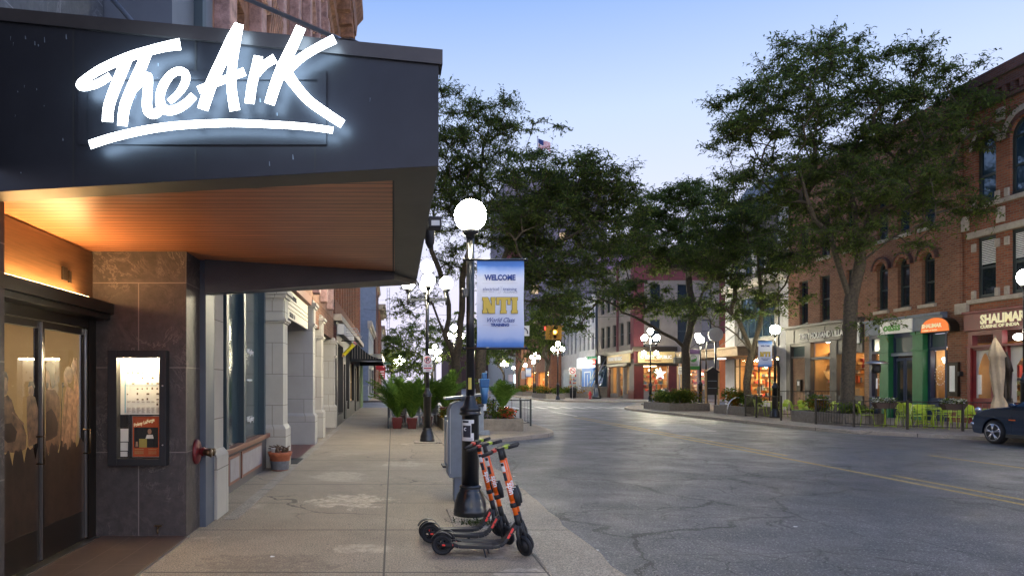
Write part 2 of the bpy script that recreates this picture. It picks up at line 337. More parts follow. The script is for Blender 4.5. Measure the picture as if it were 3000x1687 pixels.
# ------------------------------------------------------------------ mesh + scene helpers
class MB:
    def __init__(s): s.v = []; s.f = []; s.m = []; s.sm = []
    def add(s, vs, fs, mi=0, smooth=False):
        o = len(s.v); s.v += [tuple(p) for p in vs]; s.f += [tuple(i+o for i in f) for f in fs]; s.m += [mi]*len(fs); s.sm += [smooth]*len(fs); return s
    def box(s, x0, x1, y0, y1, z0, z1, mi=0):
        x0, x1 = sorted((x0, x1)); y0, y1 = sorted((y0, y1)); z0, z1 = sorted((z0, z1))
        return s.add([(x0,y0,z0),(x1,y0,z0),(x1,y1,z0),(x0,y1,z0),(x0,y0,z1),(x1,y0,z1),(x1,y1,z1),(x0,y1,z1)],
              [(0,3,2,1),(4,5,6,7),(0,1,5,4),(1,2,6,5),(2,3,7,6),(3,0,4,7)], mi)
    def prism(s, bot, top, mi=0):           # two loops with the same vertex count
        n = len(bot); return s.add(list(bot)+list(top), [tuple(range(n))[::-1], tuple(range(n, 2*n))]+[(i, (i+1)%n, n+(i+1)%n, n+i) for i in range(n)], mi)
    def quad(s, a, b, c, d, mi=0): return s.add([a, b, c, d], [(0,1,2,3)], mi)
    def tube(s, pts, rad, seg=8, mi=0, cap=True, smooth=True):
        pts = [Vector(p) for p in pts]; n = len(pts)
        if not hasattr(rad, '__len__'): rad = [rad]*n
        vs = []; up = None
        for i, p in enumerate(pts):
            d = (pts[min(i+1, n-1)]-pts[max(i-1, 0)]);
            if d.length < 1e-9: d = Vector((0,0,1))
            d.normalize()
            if up is None: up = Vector((0,0,1)) if abs(d.z) < .9 else Vector((1,0,0))
            a = d.cross(up);
            if a.length < 1e-6: a = d.cross(Vector((0,1,0)))
            a.normalize(); b = a.cross(d).normalized(); up = b
            for k in range(seg):
                t = 2*math.pi*k/seg; vs.append(p+(a*math.cos(t)+b*math.sin(t))*rad[i])
        fs = [(i*seg+k, i*seg+(k+1)%seg, (i+1)*seg+(k+1)%seg, (i+1)*seg+k) for i in range(n-1) for k in range(seg)]
        if cap: fs += [tuple(range(seg))[::-1], tuple(range((n-1)*seg, n*seg))]
        return s.add(vs, fs, mi, smooth)
    def lathe(s, prof, c=(0,0,0), seg=20, mi=0, axis='z', smooth=True, cap=True):
        vs = []
        for r, h in prof:
            for k in range(seg):
                t = 2*math.pi*k/seg; a, b = r*math.cos(t), r*math.sin(t)
                vs.append({'z': (c[0]+a, c[1]+b, c[2]+h), 'x': (c[0]+h, c[1]+a, c[2]+b), 'y': (c[0]+a, c[1]+h, c[2]+b)}[axis])
        n = len(prof)
        fs = [(i*seg+k, i*seg+(k+1)%seg, (i+1)*seg+(k+1)%seg, (i+1)*seg+k) for i in range(n-1) for k in range(seg)]
        if cap: fs += [tuple(range(seg))[::-1], tuple(range((n-1)*seg, n*seg))]
        return s.add(vs, fs, mi, smooth)
    def sphere(s, c, r, seg=16, rings=10, mi=0, sz=1.0):
        return s.lathe([(max(1e-4, r*math.sin(math.pi*i/rings)), -r*sz*math.cos(math.pi*i/rings)) for i in range(rings+1)], c, seg, mi)
    def torus(s, c, Rr, r, axis='y', seg=24, rs=8, mi=0):
        vs = []
        for i in range(seg):
            t = 2*math.pi*i/seg
            for k in range(rs):
                q = 2*math.pi*k/rs; d = Rr+r*math.cos(q); a, b, h = d*math.cos(t), d*math.sin(t), r*math.sin(q)
                vs.append({'z': (c[0]+a, c[1]+b, c[2]+h), 'x': (c[0]+h, c[1]+a, c[2]+b), 'y': (c[0]+a, c[1]+h, c[2]+b)}[axis])
        fs = [(i*rs+k, i*rs+(k+1)%rs, ((i+1)%seg)*rs+(k+1)%rs, ((i+1)%seg)*rs+k) for i in range(seg) for k in range(rs)]
        return s.add(vs, fs, mi, True)
    def poly(s, pts, n, t, mi=0):            # planar outline thickened by t along n
        n = Vector(n).normalized(); a = [Vector(p) for p in pts]; return s.prism(a, [p+n*t for p in a], mi)
    def build(s, name, mats, parent=None, bevel=0, smooth=None, seg=2):
        me = bpy.data.meshes.new(name)
        off = parent_world(parent)
        me.from_pydata([(v[0]-off[0], v[1]-off[1], v[2]-off[2]) for v in s.v], [], s.f); me.update()
        if not isinstance(mats, (list, tuple)): mats = [mats]
        for q in mats: me.materials.append(MT[q])
        me.polygons.foreach_set('material_index', s.m); me.polygons.foreach_set('use_smooth', s.sm if smooth is None else [smooth]*len(s.f))
        if len(s.f) < 60000:
            import bmesh
            bm = bmesh.new(); bm.from_mesh(me); bmesh.ops.recalc_face_normals(bm, faces=bm.faces); bm.to_mesh(me); bm.free()
        o = bpy.data.objects.new(name, me); COL.objects.link(o)
        if parent: o.parent = parent
        if bevel:
            b = o.modifiers.new('bevel', 'BEVEL'); b.width = bevel; b.segments = seg; b.limit_method = 'ANGLE'
        return o
def parent_world(p):
    x = y = z = 0
    while p is not None: x += p.location.x; y += p.location.y; z += p.location.z; p = p.parent
    return (x, y, z)
def tag(o, label=None, cat=None, group=None, kind=None):
    if label: o['label'] = label
    if cat: o['category'] = cat
    if group: o['group'] = group
    if kind: o['kind'] = kind
    return o
def thing(name, label, cat, loc=(0,0,0), group=None, rz=0):
    o = bpy.data.objects.new(name, None); COL.objects.link(o); o.location = loc; o.rotation_euler = (0,0,rz); o.empty_display_size = .2
    return tag(o, label, cat, group)
def kids(o): return [c for c in bpy.data.objects if c.parent == o]
def copy_tree(o, parent=None):
    c = o.copy(); COL.objects.link(c); c.parent = parent
    for ch in KID.get(o.name) or KID.setdefault(o.name, kids(o)): copy_tree(ch, c)
    return c
KID = {}
def dup(root, loc, rz=0, label=None, group=None, scale=None):
    r = copy_tree(root); r.location = loc; r.rotation_euler = (0,0,rz)
    if label: r['label'] = label
    if group: r['group'] = group
    if scale: r.scale = (scale,)*3 if not hasattr(scale, '__len__') else scale
    return r
def text(s, size, origin, xdir, ydir, m, parent, name='lettering', ext=.004, bold=0.0, align='LEFT', sx=1.0, shear=0):
    cu = bpy.data.curves.new('t', 'FONT'); cu.body = s; cu.size = size; cu.extrude = ext; cu.offset = bold; cu.align_x = align; cu.shear = shear; cu.resolution_u = 2
    o = bpy.data.objects.new('t', cu); COL.objects.link(o)
    dg = bpy.context.evaluated_depsgraph_get(); me = bpy.data.meshes.new_from_object(o.evaluated_get(dg))
    bpy.data.objects.remove(o)
    X = Vector(xdir).normalized(); Y = Vector(ydir).normalized(); Z = X.cross(Y)
    off = Vector(parent_world(parent)); O = Vector(origin)-off
    me.transform(Matrix(((X.x*sx, Y.x, Z.x, O.x), (X.y*sx, Y.y, Z.y, O.y), (X.z*sx, Y.z, Z.z, O.z), (0,0,0,1))))
    me.materials.clear(); me.materials.append(MT[m])
    ob = bpy.data.objects.new(name, me); COL.objects.link(ob)
    if parent: ob.parent = parent
    return ob
# wall in plane 'x' (X const) or 'y' (Y const); holes = (u0,u1,v0,v1,arch)
def mapper(plane, c, d):          # d: direction of the outward normal (+1/-1); w>0 is outward
    if plane == 'x': return lambda u, v, w=0: (c+d*w, u, v)
    return lambda u, v, w=0: (u, c+d*w, v)
def arch_pts(u0, u1, v1, n=8, rise=None):
    r = (u1-u0)/2; cu = (u0+u1)/2; rs = rise or r
    return [(cu-r*math.cos(math.pi*i/n), v1-rs+rs*math.sin(math.pi*i/n)) for i in range(n+1)]
def wall(mb, P, u0, u1, v0, v1, holes=(), depth=.25, mi=0):
    us = sorted({u0, u1, *[h[0] for h in holes], *[h[1] for h in holes]}); vs = sorted({v0, v1, *[h[2] for h in holes], *[h[3] for h in holes]})
    us = [u for u in us if u0 <= u <= u1]; vs = [v for v in vs if v0 <= v <= v1]
    for a, b in zip(us, us[1:]):
        for c, d in zip(vs, vs[1:]):
            mu, mv = (a+b)/2, (c+d)/2
            if any(h[0] < mu < h[1] and h[2] < mv < h[3] for h in holes): continue
            mb.quad(P(a,c), P(b,c), P(b,d), P(a,d), mi)
    for h in holes:
        a, b, c, d = h[:4]; ar = len(h) > 4 and h[4]
        if ar:
            pt = arch_pts(a, b, d); r = (b-a)/2
            for i in range(len(pt)-1):
                p, q = pt[i], pt[i+1]
                mb.quad(P(p[0],p[1]), P(q[0],q[1]), P(q[0],d), P(p[0],d), mi) if abs(p[1]-d)+abs(q[1]-d) > 1e-6 else None
                mb.quad(P(*p), P(*q), P(q[0],q[1],-depth), P(p[0],p[1],-depth), mi)
            dd = d-r
        else: dd = d; mb.quad(P(a,d), P(b,d), P(b,d,-depth), P(a,d,-depth), mi)
        mb.quad(P(a,c), P(b,c), P(b,c,-depth), P(a,c,-depth), mi)
        mb.quad(P(a,c), P(a,dd), P(a,dd,-depth), P(a,c,-depth), mi); mb.quad(P(b,c), P(b,dd), P(b,dd,-depth), P(b,c,-depth), mi)
def fbox(mb, P, u0, u1, v0, v1, w0, w1, mi=0):
    a = P(u0,v0,w0); b = P(u1,v1,w1); return mb.box(a[0], b[0], a[1], b[1], a[2], b[2], mi)
def window(parent, P, u0, u1, v0, v1, arch=False, fm='window_frame_dark', gm='dark_glass', cols=1, rail=True, dep=.2, fw=.07, up=None):
    if u0 > u1: u0, u1 = u1, u0
    f = MB(); g = MB(); r = (u1-u0)/2
    vt = v1-(r if arch else 0)
    fbox(f, P, u0, u0+fw, v0, vt, -dep-.04, -dep+.05); fbox(f, P, u1-fw, u1, v0, vt, -dep-.04, -dep+.05)
    fbox(f, P, u0+fw, u1-fw, v0, v0+fw*1.2, -dep-.038, -dep+.06)
    if not arch: fbox(f, P, u0+fw, u1-fw, v1-fw, v1, -dep-.038, -dep+.048)
    else:
        pt = arch_pts(u0, u1, v1, 10); cu, cv = (u0+u1)/2, vt
        for i in range(10):
            p, q = pt[i], pt[i+1]; s = 1-fw/r
            a = [P(p[0],p[1],-dep-.04), P(q[0],q[1],-dep-.04), P(cu+(q[0]-cu)*s, cv+(q[1]-cv)*s, -dep-.04), P(cu+(p[0]-cu)*s, cv+(p[1]-cv)*s, -dep-.04)]
            b = [P(p[0],p[1],-dep+.05), P(q[0],q[1],-dep+.05), P(cu+(q[0]-cu)*s, cv+(q[1]-cv)*s, -dep+.05), P(cu+(p[0]-cu)*s, cv+(p[1]-cv)*s, -dep+.05)]
            f.prism(a, b)
        fbox(f, P, u0+fw, u1-fw, vt-fw*.4, vt+fw*.4, -dep-.03, -dep+.04)
    if rail: m = v0+(vt-v0)*.5; fbox(f, P, u0+fw, u1-fw, m-fw*.4, m+fw*.4, -dep-.03, -dep+.045)
    for i in range(1, cols):
        u = u0+(u1-u0)*i/cols; fbox(f, P, u-.025, u+.025, v0+fw, vt, -dep-.02, -dep+.04)
    fo = f.build('window', fm, parent)
    if arch: pts = [P(u0+.02, v0, -dep)]+[P(a, b, -dep) for a, b in pt]+[P(u1-.02, v0, -dep)]; g.add(pts, [tuple(range(len(pts)))])
    else: g.quad(P(u0,v0,-dep), P(u1,v0,-dep), P(u1,v1,-dep), P(u0,v1,-dep))
    g.build('pane', gm if not up else up, fo)
    return fo
def room(parent, x0, x1, y0, y1, z0, z1, wallm='tan_wall', lamp='lit_warm', n=26, seed=1, open_side='x-', lsize=.5):
    """lit shop interior behind a window: shell, ceiling lamp panel, stock on shelves"""
    m = MB(); t = .05
    if open_side != 'x-': m.quad((x0,y0,z0),(x0,y1,z0),(x0,y1,z1),(x0,y0,z1))
    m.quad((x1,y0,z0),(x1,y1,z0),(x1,y1,z1),(x1,y0,z1)); m.quad((x0,y1,z0),(x1,y1,z0),(x1,y1,z1),(x0,y1,z1))
    if open_side != 'y-': m.quad((x0,y0,z0),(x1,y0,z0),(x1,y0,z1),(x0,y0,z1))
    m.quad((x0,y0,z0),(x1,y0,z0),(x1,y1,z0),(x0,y1,z0)); m.quad((x0,y0,z1),(x1,y0,z1),(x1,y1,z1),(x0,y1,z1))
    o = m.build('interior', wallm, parent)
    l = MB(); cx, cy = (x0+x1)/2, (y0+y1)/2; dx, dy = (x1-x0)*lsize/2, (y1-y0)*lsize/2
    l.box(cx-dx, cx+dx, cy-dy, cy+dy, z1-.1, z1-.05); l.build('ceiling_lamp', lamp, o)
    r = random.Random(seed)
    g = MB()
    for i in range(n):
        h = r.uniform(.12, .5); sx, sy = r.uniform(.1, .35), r.uniform(.1, .35)
        px, py = r.uniform(x0+.2, x1-.3), r.uniform(y0+.2, y1-.3); pz = r.choice([z0, z0+.5, z0+1.0, z0+1.5]) if i % 3 else z0
        g.box(px, px+sx, py, py+sy, pz, min(pz+h, z1-.2), i % 8)
        g.box(px-.1, px+sx+.1, py-.1, py+sy+.1, pz-.03, pz-.005, 3)
    # shelves of stock along the back wall
    def shelf_run(along_y, u0, u1, d0, d1):
        zz = z0+.25
        while zz < z1-.5:
            (g.box(d0, d1, u0, u1, zz-.03, zz, 4) if along_y else g.box(u0, u1, d0, d1, zz-.03, zz, 4)); u = u0
            while u < u1-.1:
                w_ = r.uniform(.07, .24); h = r.uniform(.12, .38); mi = r.randrange(8)
                if r.random() < .8: (g.box(d0+.03, d1-.04, u, min(u+w_, u1), zz+.002, zz+h, mi) if along_y else g.box(u, min(u+w_, u1), d0+.03, d1-.04, zz+.002, zz+h, mi))
                u += w_+r.uniform(.01, .08)
            zz += .48
    if open_side[0] == 'x':
        xb_ = x1-.3 if open_side == 'x-' else x0+.02; shelf_run(True, y0+.1, y1-.35, xb_, xb_+.28); shelf_run(False, x0+(.7 if open_side == 'x-' else .35), x1-(.35 if open_side == 'x-' else .7), y1-.3, y1-.02)
    else: shelf_run(False, x0+.1, x1-.1, y1-.3, y1-.02)
    g.build('stock', ['goods%d' % i for i in range(8)], o)['kind'] = 'stuff'
    for i in range(3):
        q = MB(); q.sphere((x0+(x1-x0)*r.uniform(.25, .6), y0+(y1-y0)*(i+.5)/3, z1-r.uniform(.45, .8)), .09, 10, 6); q.build('pendant_lamp', lamp, o)
    return o
# leaves -----------------------------------------------------------
def frond_mesh(name, m, parent, centers, length, width, droop, seed, spread=1.0):
    """centers (n,3): short bent two-quad leaves pointing anywhere, drooping at the tip"""
    rg = np.random.default_rng(seed); c = np.asarray(centers, float); n = len(c)
    az = rg.uniform(0, 2*math.pi, n); el = rg.normal(.0, .45, n)*spread
    L = length*rg.uniform(.55, 1.25, n); W = width*rg.uniform(.6, 1.3, n)
    d = np.stack([np.cos(az)*np.cos(el), np.sin(az)*np.cos(el), np.sin(el)], 1)
    d2 = d.copy(); d2[:, 2] -= droop*rg.uniform(.4, 1.4, n); d2 /= np.linalg.norm(d2, axis=1)[:, None]
    s = np.stack([-np.sin(az), np.cos(az), rg.normal(0, .5, n)], 1); s /= np.linalg.norm(s, axis=1)[:, None]
    p0, p1 = c, c+d*(L*.5)[:, None]; p2 = p1+d2*(L*.5)[:, None]; sw = s*(W*.5)[:, None]
    V = np.stack([p0-sw*.5, p0+sw*.5, p1+sw, p1-sw, p2+sw*.35, p2-sw*.35], 1).reshape(-1, 3)
    V -= np.array(parent_world(parent))
    idx = (np.arange(n)*6)[:, None]
    Fq = np.concatenate([idx+np.array([0,1,2,3]), idx+np.array([3,2,4,5])], 1).reshape(-1, 4)
    me = bpy.data.meshes.new(name); me.vertices.add(len(V)); me.vertices.foreach_set('co', V.ravel())
    me.loops.add(Fq.size); me.loops.foreach_set('vertex_index', Fq.ravel().astype(np.int32))
    me.polygons.add(len(Fq)); me.polygons.foreach_set('loop_start', (np.arange(len(Fq))*4).astype(np.int32)); me.polygons.foreach_set('loop_total', np.full(len(Fq), 4, np.int32))
    me.update(calc_edges=True); me.materials.append(MT[m])
    o = bpy.data.objects.new(name, me); COL.objects.link(o); o.parent = parent
    return o
def tree(name, label, base, top, limbs, blobs, n, seed, group=None, fr=60, tip=.011, L=.19, W=.055, trunk_r=None, cl=(.62, .34), leaf='locust_leaf', cat='tree', detail=True):
    """base->top trunk polyline, explicit limbs, then twigs grown to targets spread over the crown blobs"""
    rg = np.random.default_rng(seed); t = thing(name, label, cat, base, group)
    nodes = []; par = []; chains = []
    def chain(pts, p):
        ids = [p] if p is not None else []
        for q in pts:
            nodes.append(np.array(q, float)); par.append(ids[-1] if ids else -1); ids.append(len(nodes)-1)
        chains.append(ids); return ids
    tr = [np.array(p, float) for p in ([base]+list(top))]
    pts = []
    for a, b in zip(tr, tr[1:]):
        k = max(2, int(np.linalg.norm(b-a)/.6)); pts += [a+(b-a)*i/k for i in range(k)]
    pts.append(tr[-1]); chain(pts, None); ntr = len(nodes)
    for lm in limbs:
        A = np.array(nodes); s = int(np.argmin(np.linalg.norm(A-np.array(lm[0]), axis=1))); pl = [nodes[s]]+[np.array(p, float) for p in lm[1:]]
        q = []
        for a, b in zip(pl, pl[1:]):
            k = max(2, int(np.linalg.norm(b-a)/.7)); q += [a+(b-a)*i/k+(rg.normal(0, .05, 3) if i else 0) for i in range(1, k+1)]
        chain(q, s)
    wts = np.array([b[6] if len(b) > 6 else b[3]*b[4]*b[5] for b in blobs], float); wts /= wts.sum()
    T = []
    for i in range(n):
        b = blobs[rg.choice(len(blobs), p=wts)]; d = rg.normal(0, 1, 3); d /= np.linalg.norm(d); r = rg.uniform(.25, 1)**.5
        T.append(np.array(b[:3])+d*np.array(b[3:6])*r)
    T = np.array(T); c0 = np.array(tr[-1]); T = T[np.argsort(np.linalg.norm(T-c0, axis=1))]
    ends = []
    for g in T:
        A = np.array(nodes); D = np.linalg.norm(A-g, axis=1); D[:max(1, ntr-2)] += 50
        D = D+.25*np.linalg.norm(A-c0, axis=1)+np.where(A[:, 2] > g[2]+.3, .8, 0)
        s = int(np.argmin(D)); a = nodes[s]; ln = np.linalg.norm(g-a); k = max(2, int(ln/.55))
        mid = np.array([0, 0, .12*ln]); q = []
        for i in range(1, k+1):
            f = i/k; q.append(a+(g-a)*f+mid*math.sin(math.pi*f)*(.7)+rg.normal(0, .05*min(1, ln), 3)*(i < k))
        ends.append(chain(q, s)[-1])
    N = len(nodes); rad = np.zeros(N); e = 2.3
    for i in range(N-1, -1, -1):
        if rad[i] == 0: rad[i] = tip**e
        if par[i] >= 0: rad[par[i]] += rad[i]*(1 if True else 0)
    rad = rad**(1/e)
    if trunk_r: rad *= 1; sc_ = trunk_r/rad[0]; rad = rad*(1+(sc_-1)*np.clip(rad/rad[0], 0, 1)**.6)
    m = MB()
    for ids in chains:
        if len(ids) < 2: continue
        rr = [float(rad[i]) for i in ids]; rr[0] = min(rr[0], rr[1]*1.25) if par[ids[0]] >= 0 or ids[0] >= ntr else rr[0]
        m.tube([nodes[i] for i in ids], rr, 9 if ids[0] == 0 else (6 if rr[0] > .04 else 4), cap=False)
    b = np.array(base); m.lathe([(rad[0]*1.5, -.02), (rad[0]*1.12, .18), (rad[0]*.98, .5)], base, 10)
    m.build('trunk', 'bark', t)
    C = []
    tw = MB()
    for i in ends:
        p = nodes[i]; k = max(3, int(fr/4.4*rg.uniform(.6, 1.4))); q0 = nodes[par[i]]; od = (p-q0)/(np.linalg.norm(p-q0)+1e-6)
        for j in range(k):
            az = rg.uniform(0, 6.283); d = np.array([math.cos(az), math.sin(az), rg.normal(.12, .35)])*.8+od*.7; d /= np.linalg.norm(d); ln = cl[0]*rg.uniform(.7, 1.7)
            tt = np.linspace(.08, 1, 9)+rg.uniform(-.05, .05, 9)
            pts_ = p+d*(tt*ln)[:, None]; pts_[:, 2] -= .22*ln*tt**2.2; C.append(pts_+rg.normal(0, .03*cl[0]/.5, (9, 3)))
            if detail: tw.tube([p, tuple(pts_[4]), tuple(pts_[8])], [tip*.8, tip*.55, tip*.3], 3, cap=False)
    if detail: tw.build('twigs', 'bark', t)
    for ids in chains[len(limbs)+1:]:
        for i in ids[len(ids)//2:]:
            k = int(fr*.12); C.append(nodes[i]+rg.normal(0, 1, (k, 3))*np.array([.3, .3, .2]))
    frond_mesh('crown', leaf, t, np.concatenate(C), L, W, .8, seed+5)
    return t
def ell(px, py, Y, rx, ry, rz, wt=None):     # crown lobe seen at a pixel, at distance Y, radii in metres
    p = Q(px, py, Y); return (p.x, p.y, p.z, rx, ry, rz) if wt is None else (p.x, p.y, p.z, rx, ry, rz, wt)
def shrub(name, label, cat, base, rx, ry, h, n, seed, m='shrub_leaf', m2=None, group=None, L=.14, W=.07):
    t = thing(name, label, cat, base, group); rg = np.random.default_rng(seed)
    st = MB()
    for i in range(10):
        a = rg.uniform(0, 6.28); r = rg.uniform(.2, .9); st.tube([base, (base[0]+math.cos(a)*rx*r*.6, base[1]+math.sin(a)*ry*r*.6, base[2]+h*.5), (base[0]+math.cos(a)*rx*r, base[1]+math.sin(a)*ry*r, base[2]+h*rg.uniform(.6, .95))], [.012, .009, .004], 4)
    st.build('stem', 'bark', t)
    k = 9; cc = np.stack([rg.uniform(-.75, .75, k)*rx, rg.uniform(-.75, .75, k)*ry, rg.uniform(.3, .8, k)*h], 1)
    w_ = rg.integers(0, k, n); P = cc[w_]+rg.normal(0, 1, (n, 3))*np.array([rx*.25, ry*.25, h*.17]); P[:, 2] = np.clip(P[:, 2], .02, h*1.1); P += np.array(base)
    if m2:
        sel = (w_ % 3 == 0); frond_mesh('foliage', m, t, P[~sel], L, W, .5, seed); frond_mesh('flowers', m2, t, P[sel], L*.7, W, .3, seed+1)['kind'] = 'stuff'
    else: frond_mesh('foliage', m, t, P, L, W, .5, seed)
    return t
def each(name, m, parent, boxes, bevel=0):
    for bx in boxes: q = MB(); q.box(*bx); q.build(name, m, parent, bevel)
def S(name, mb, m, label=None):
    o = mb.build(name, m); o['kind'] = 'structure'
    if label: o['label'] = label
    return o
# ------------------------------------------------------------------ ground
def slab(name, pts, z0, z1, m, label=None):
    b = MB(); b.prism([(x, y, z0) for x, y in pts], [(x, y, z1) for x, y in pts]); return S(name, b, m, label)
g = MB(); g.quad((-600,-60,-.132), (700,-60,-.132), (700,1400,-.132), (-600,1400,-.132)); S('ground', g, 'asphalt')
g = MB()
g.quad((-1.5,-4,-.12), (24,-4,-.12), (24,420,-.12), (-1.5,420,-.12))
g.quad((-90,46,-.124), (-1.5,46,-.124), (-1.5,63.5,-.124), (-90,63.5,-.124)); g.quad((24,53,-.124), (120,53,-.124), (120,63,-.124), (24,63,-.124))
S('road', g, 'asphalt')
rj = random.Random(3)
LK = [(2.05+rj.uniform(-.035, .035), y) for y in np.arange(-3, 18.6, .45)]+[(2.5,19.9),(3.2,20.9),(3.95,21.8),(4.6,22.4),(5.15,23.0),(5.5,23.8),(5.7,25),(5.75,30),(5.75,41),(5.5,43.5),(4.7,45.3),(3.4,46.2),(1.5,46.4)]
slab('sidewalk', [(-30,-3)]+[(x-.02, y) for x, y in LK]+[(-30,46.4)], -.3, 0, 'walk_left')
def strip(pts, wd, z0, z1, side=-1):
    b = MB(); P2 = [Vector((x, y, 0)) for x, y in pts]; n = len(P2); off = []
    for i, p in enumerate(P2):
        d = (P2[min(i+1, n-1)]-P2[max(i-1, 0)]).normalized(); off.append(p+Vector((d.y, -d.x, 0))*wd*side)
    for i in range(n-1):
        a, c, d, e = P2[i], P2[i+1], off[i+1], off[i]
        b.prism([(v.x, v.y, z0) for v in (a, c, d, e)], [(v.x, v.y, z1) for v in (a, c, d, e)])
    return b
near = [p for p in LK if p[1] < 18.6]; far = [p for p in LK if p[1] > 18]
c = MB(); pts = [(1.40, near[0][1])]+near+[(1.40, near[-1][1])]
c.prism([(x, y, -.2) for x, y in pts], [(x, y, .004) for x, y in pts]); fb = strip(far, .2, -.2, .005)
c.add(fb.v, fb.f); S('curb', c, 'curb_concrete')
slab('sidewalk_far_left', [(-30,63.5),(1.0,63.5),(2.2,65),(2.4,68),(2.6,300),(-30,300)], -.3, 0, 'walk_left')
RK = [(19.2,-3),(19.2,20.6),(18.9,21.6),(17.6,23.0),(16.4,24.6),(15.95,26.2),(15.8,30),(15.5,41),(15.3,44),(15.7,46.5),(16.8,49.3),(18.6,51.4),(21,52.7),(26,53.2),(60,53.2)]
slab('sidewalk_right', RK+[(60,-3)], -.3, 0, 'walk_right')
fb = strip(RK, .2, -.2, .005, 1); 
fb = strip(RK, .2, -.2, .005, -1); S('curb_right', fb, 'curb_concrete')
FK = [(80,62.5),(20,62.5),(17,62.9),(15.3,64),(14.7,66),(14.8,74),(15.3,90),(15.6,300)]
brick('brick_paving', (.25,.12,.10), (.20,.10,.085), (.15,.12,.10), .4, .4, .02)
slab('sidewalk_far_right', FK+[(80,300)], -.3, 0, 'walk_right')
g = MB(); g.quad((15.3,64.6,.004),(40,63.2,.004),(40,69,.004),(15.3,69,.004)); S('brick_paving', g, 'walk_right')
S('curb_far_right', strip(FK, .2, -.2, .005, -1), 'curb_concrete')
# markings
g = MB(); Zr = -.116
def rect(x0, x1, y0, y1): g.quad((x0,y0,Zr), (x1,y0,Zr), (x1,y1,Zr), (x0,y1,Zr))
rect(9.32, 9.44, -2, 36); rect(9.70, 9.82, -2, 13.6); rect(9.70, 9.82, 17.2, 36); rect(13.28, 13.40, 3, 17.3)
S('yellow_road_marking', g, 'yellow_line')
g = MB()
for i in range(11):
    x = 6.6+i*.92
    if i not in (): g.quad((x,47.6,Zr), (x+.42,47.6,Zr), (x+.42,51,Zr), (x,51,Zr))
rect(9.9, 15.2, 44.0, 44.35); rect(6.2, 15.6, 52.6, 52.8); rect(9.75, 9.9, 37, 43)
for i in range(8): y = 25.4+i*.55; g.quad((10.2+i*.1, y, Zr), (12.0+i*.1, y+.35, Zr), (12.0+i*.1, y+.52, Zr), (10.2+i*.1, y+.17, Zr))
g.quad((6.0,63.2,Zr),(14,63.2,Zr),(14,63.5,Zr),(6.0,63.5,Zr)); g.quad((-1,48.2,Zr),(5,48.2,Zr),(5,48.45,Zr),(-1,48.45,Zr)); g.quad((-1,51.4,Zr),(5,51.4,Zr),(5,51.65,Zr),(-1,51.65,Zr))
S('crosswalk_marking', g, 'white_line')
# ------------------------------------------------------------------ venue building (stone, doors, recess)
ven = thing('entrance_building', 'dark slate clad venue building with recessed glass doors under the marquee', 'building', (-2.27,7.65,0))
each('stone_pillar', 'slate', ven, [(-3.37,-2.27,7.65,8.18,0,3.32), (-5,-3.07,5.2,5.5,0,3.12)])
b = MB(); b.box(-2.285,-2.20,8.185,8.575,0,3.6); b.box(-2.62,-2.28,8.19,8.8,0,3.6); b.build('metal_pilaster', 'blue_gray_metal', ven)
# upper storeys
b = MB(); b.quad((-3.0,2,3.3),(-3.0,7.2,3.3),(-3.0,7.2,14),(-3.0,2,14)); b.quad((-3,7.2,3.3),(-3,7.2,14),(-6,7.2,14),(-6,7.2,3.3)); b.quad((-3,2,3.3),(-6,2,3.3),(-6,2,14),(-3,2,14))
b.build('upper_wall', 'slate_far', ven)
b = MB(); b.box(-6,-2.3,7.25,8.57,3.4,15); b.box(-2.33,-2.22,8.2,8.57,3.6,15); b.build('metal_cladding', 'blue_gray_metal', ven)
b = MB(); b.box(-2.30,-2.20,8.05,8.2,3.6,15); b.build('downspout', 'window_frame_teal', ven)
# recess: panel wall above the doors, ledge, doors
b = MB(); b.box(-3.5,-3.3,5.4,7.65,2.58,3.12); b.build('wood_panel', 'wood_panel', ven)
b = MB(); b.box(-3.3,-3.06,5.3,7.64,2.44,2.56); b.box(-3.3,-3.1,5.3,7.64,2.38,2.44); b.build('ledge', 'dark_bronze', ven, bevel=.006)
b = MB(); b.box(-3.27,-3.17,5.55,7.25,2.562,2.59); b.build('uplight_strip', 'strip_light', ven)
each('outlet_plate', 'dark_bronze', ven, [(-3.296,-3.28,6.92,7.02,2.72,2.85), (-3.296,-3.28,7.06,7.11,2.71,2.83)])
b = MB(); b.box(-3.36,-3.26,7.46,7.64,0,2.38); b.box(-3.36,-3.26,5.4,5.55,0,2.38); b.box(-3.36,-3.27,5.55,7.46,2.28,2.38); b.build('door_frame', 'dark_bronze', ven)
b = MB(); b.box(-3.36,-3.2,5.45,7.6,0.0,.02); b.build('threshold', 'steel', ven)
def tile_mat():
    m, bb, k, vec, x, y, z = newmat('porch_tile', .35, .5)
    n = k.noise(vec, 2.5, 6, .7)
    c = k.ramp(n, [(.3, (.075,.05,.04)), (.7, (.14,.095,.07))])
    t = k.node('ShaderNodeTexBrick'); cc = k.node('ShaderNodeCombineXYZ'); k.l.new(y, cc.inputs[0]); k.l.new(x, cc.inputs[1]); k.l.new(cc.outputs[0], t.inputs['Vector'])
    t.inputs['Scale'].default_value = 1; t.inputs['Mortar Size'].default_value = .005; t.inputs['Brick Width'].default_value = 1.2; t.inputs['Row Height'].default_value = .3
    c = k.mix(t.outputs['Fac'], c, (.20,.15,.11)); k.l.new(c, bb.inputs['Base Color']); k.l.new(k.bump(n, .2), bb.inputs['Normal'])
tile_mat()
g = MB(); g.box(-6,-2.25,3,7.66,-.05,.012); g.build('porch_floor', 'porch_tile', ven)
g = MB(); g.box(-2.25,-2.235,3,7.66,-.05,.016); g.build('floor_trim', 'steel', ven)
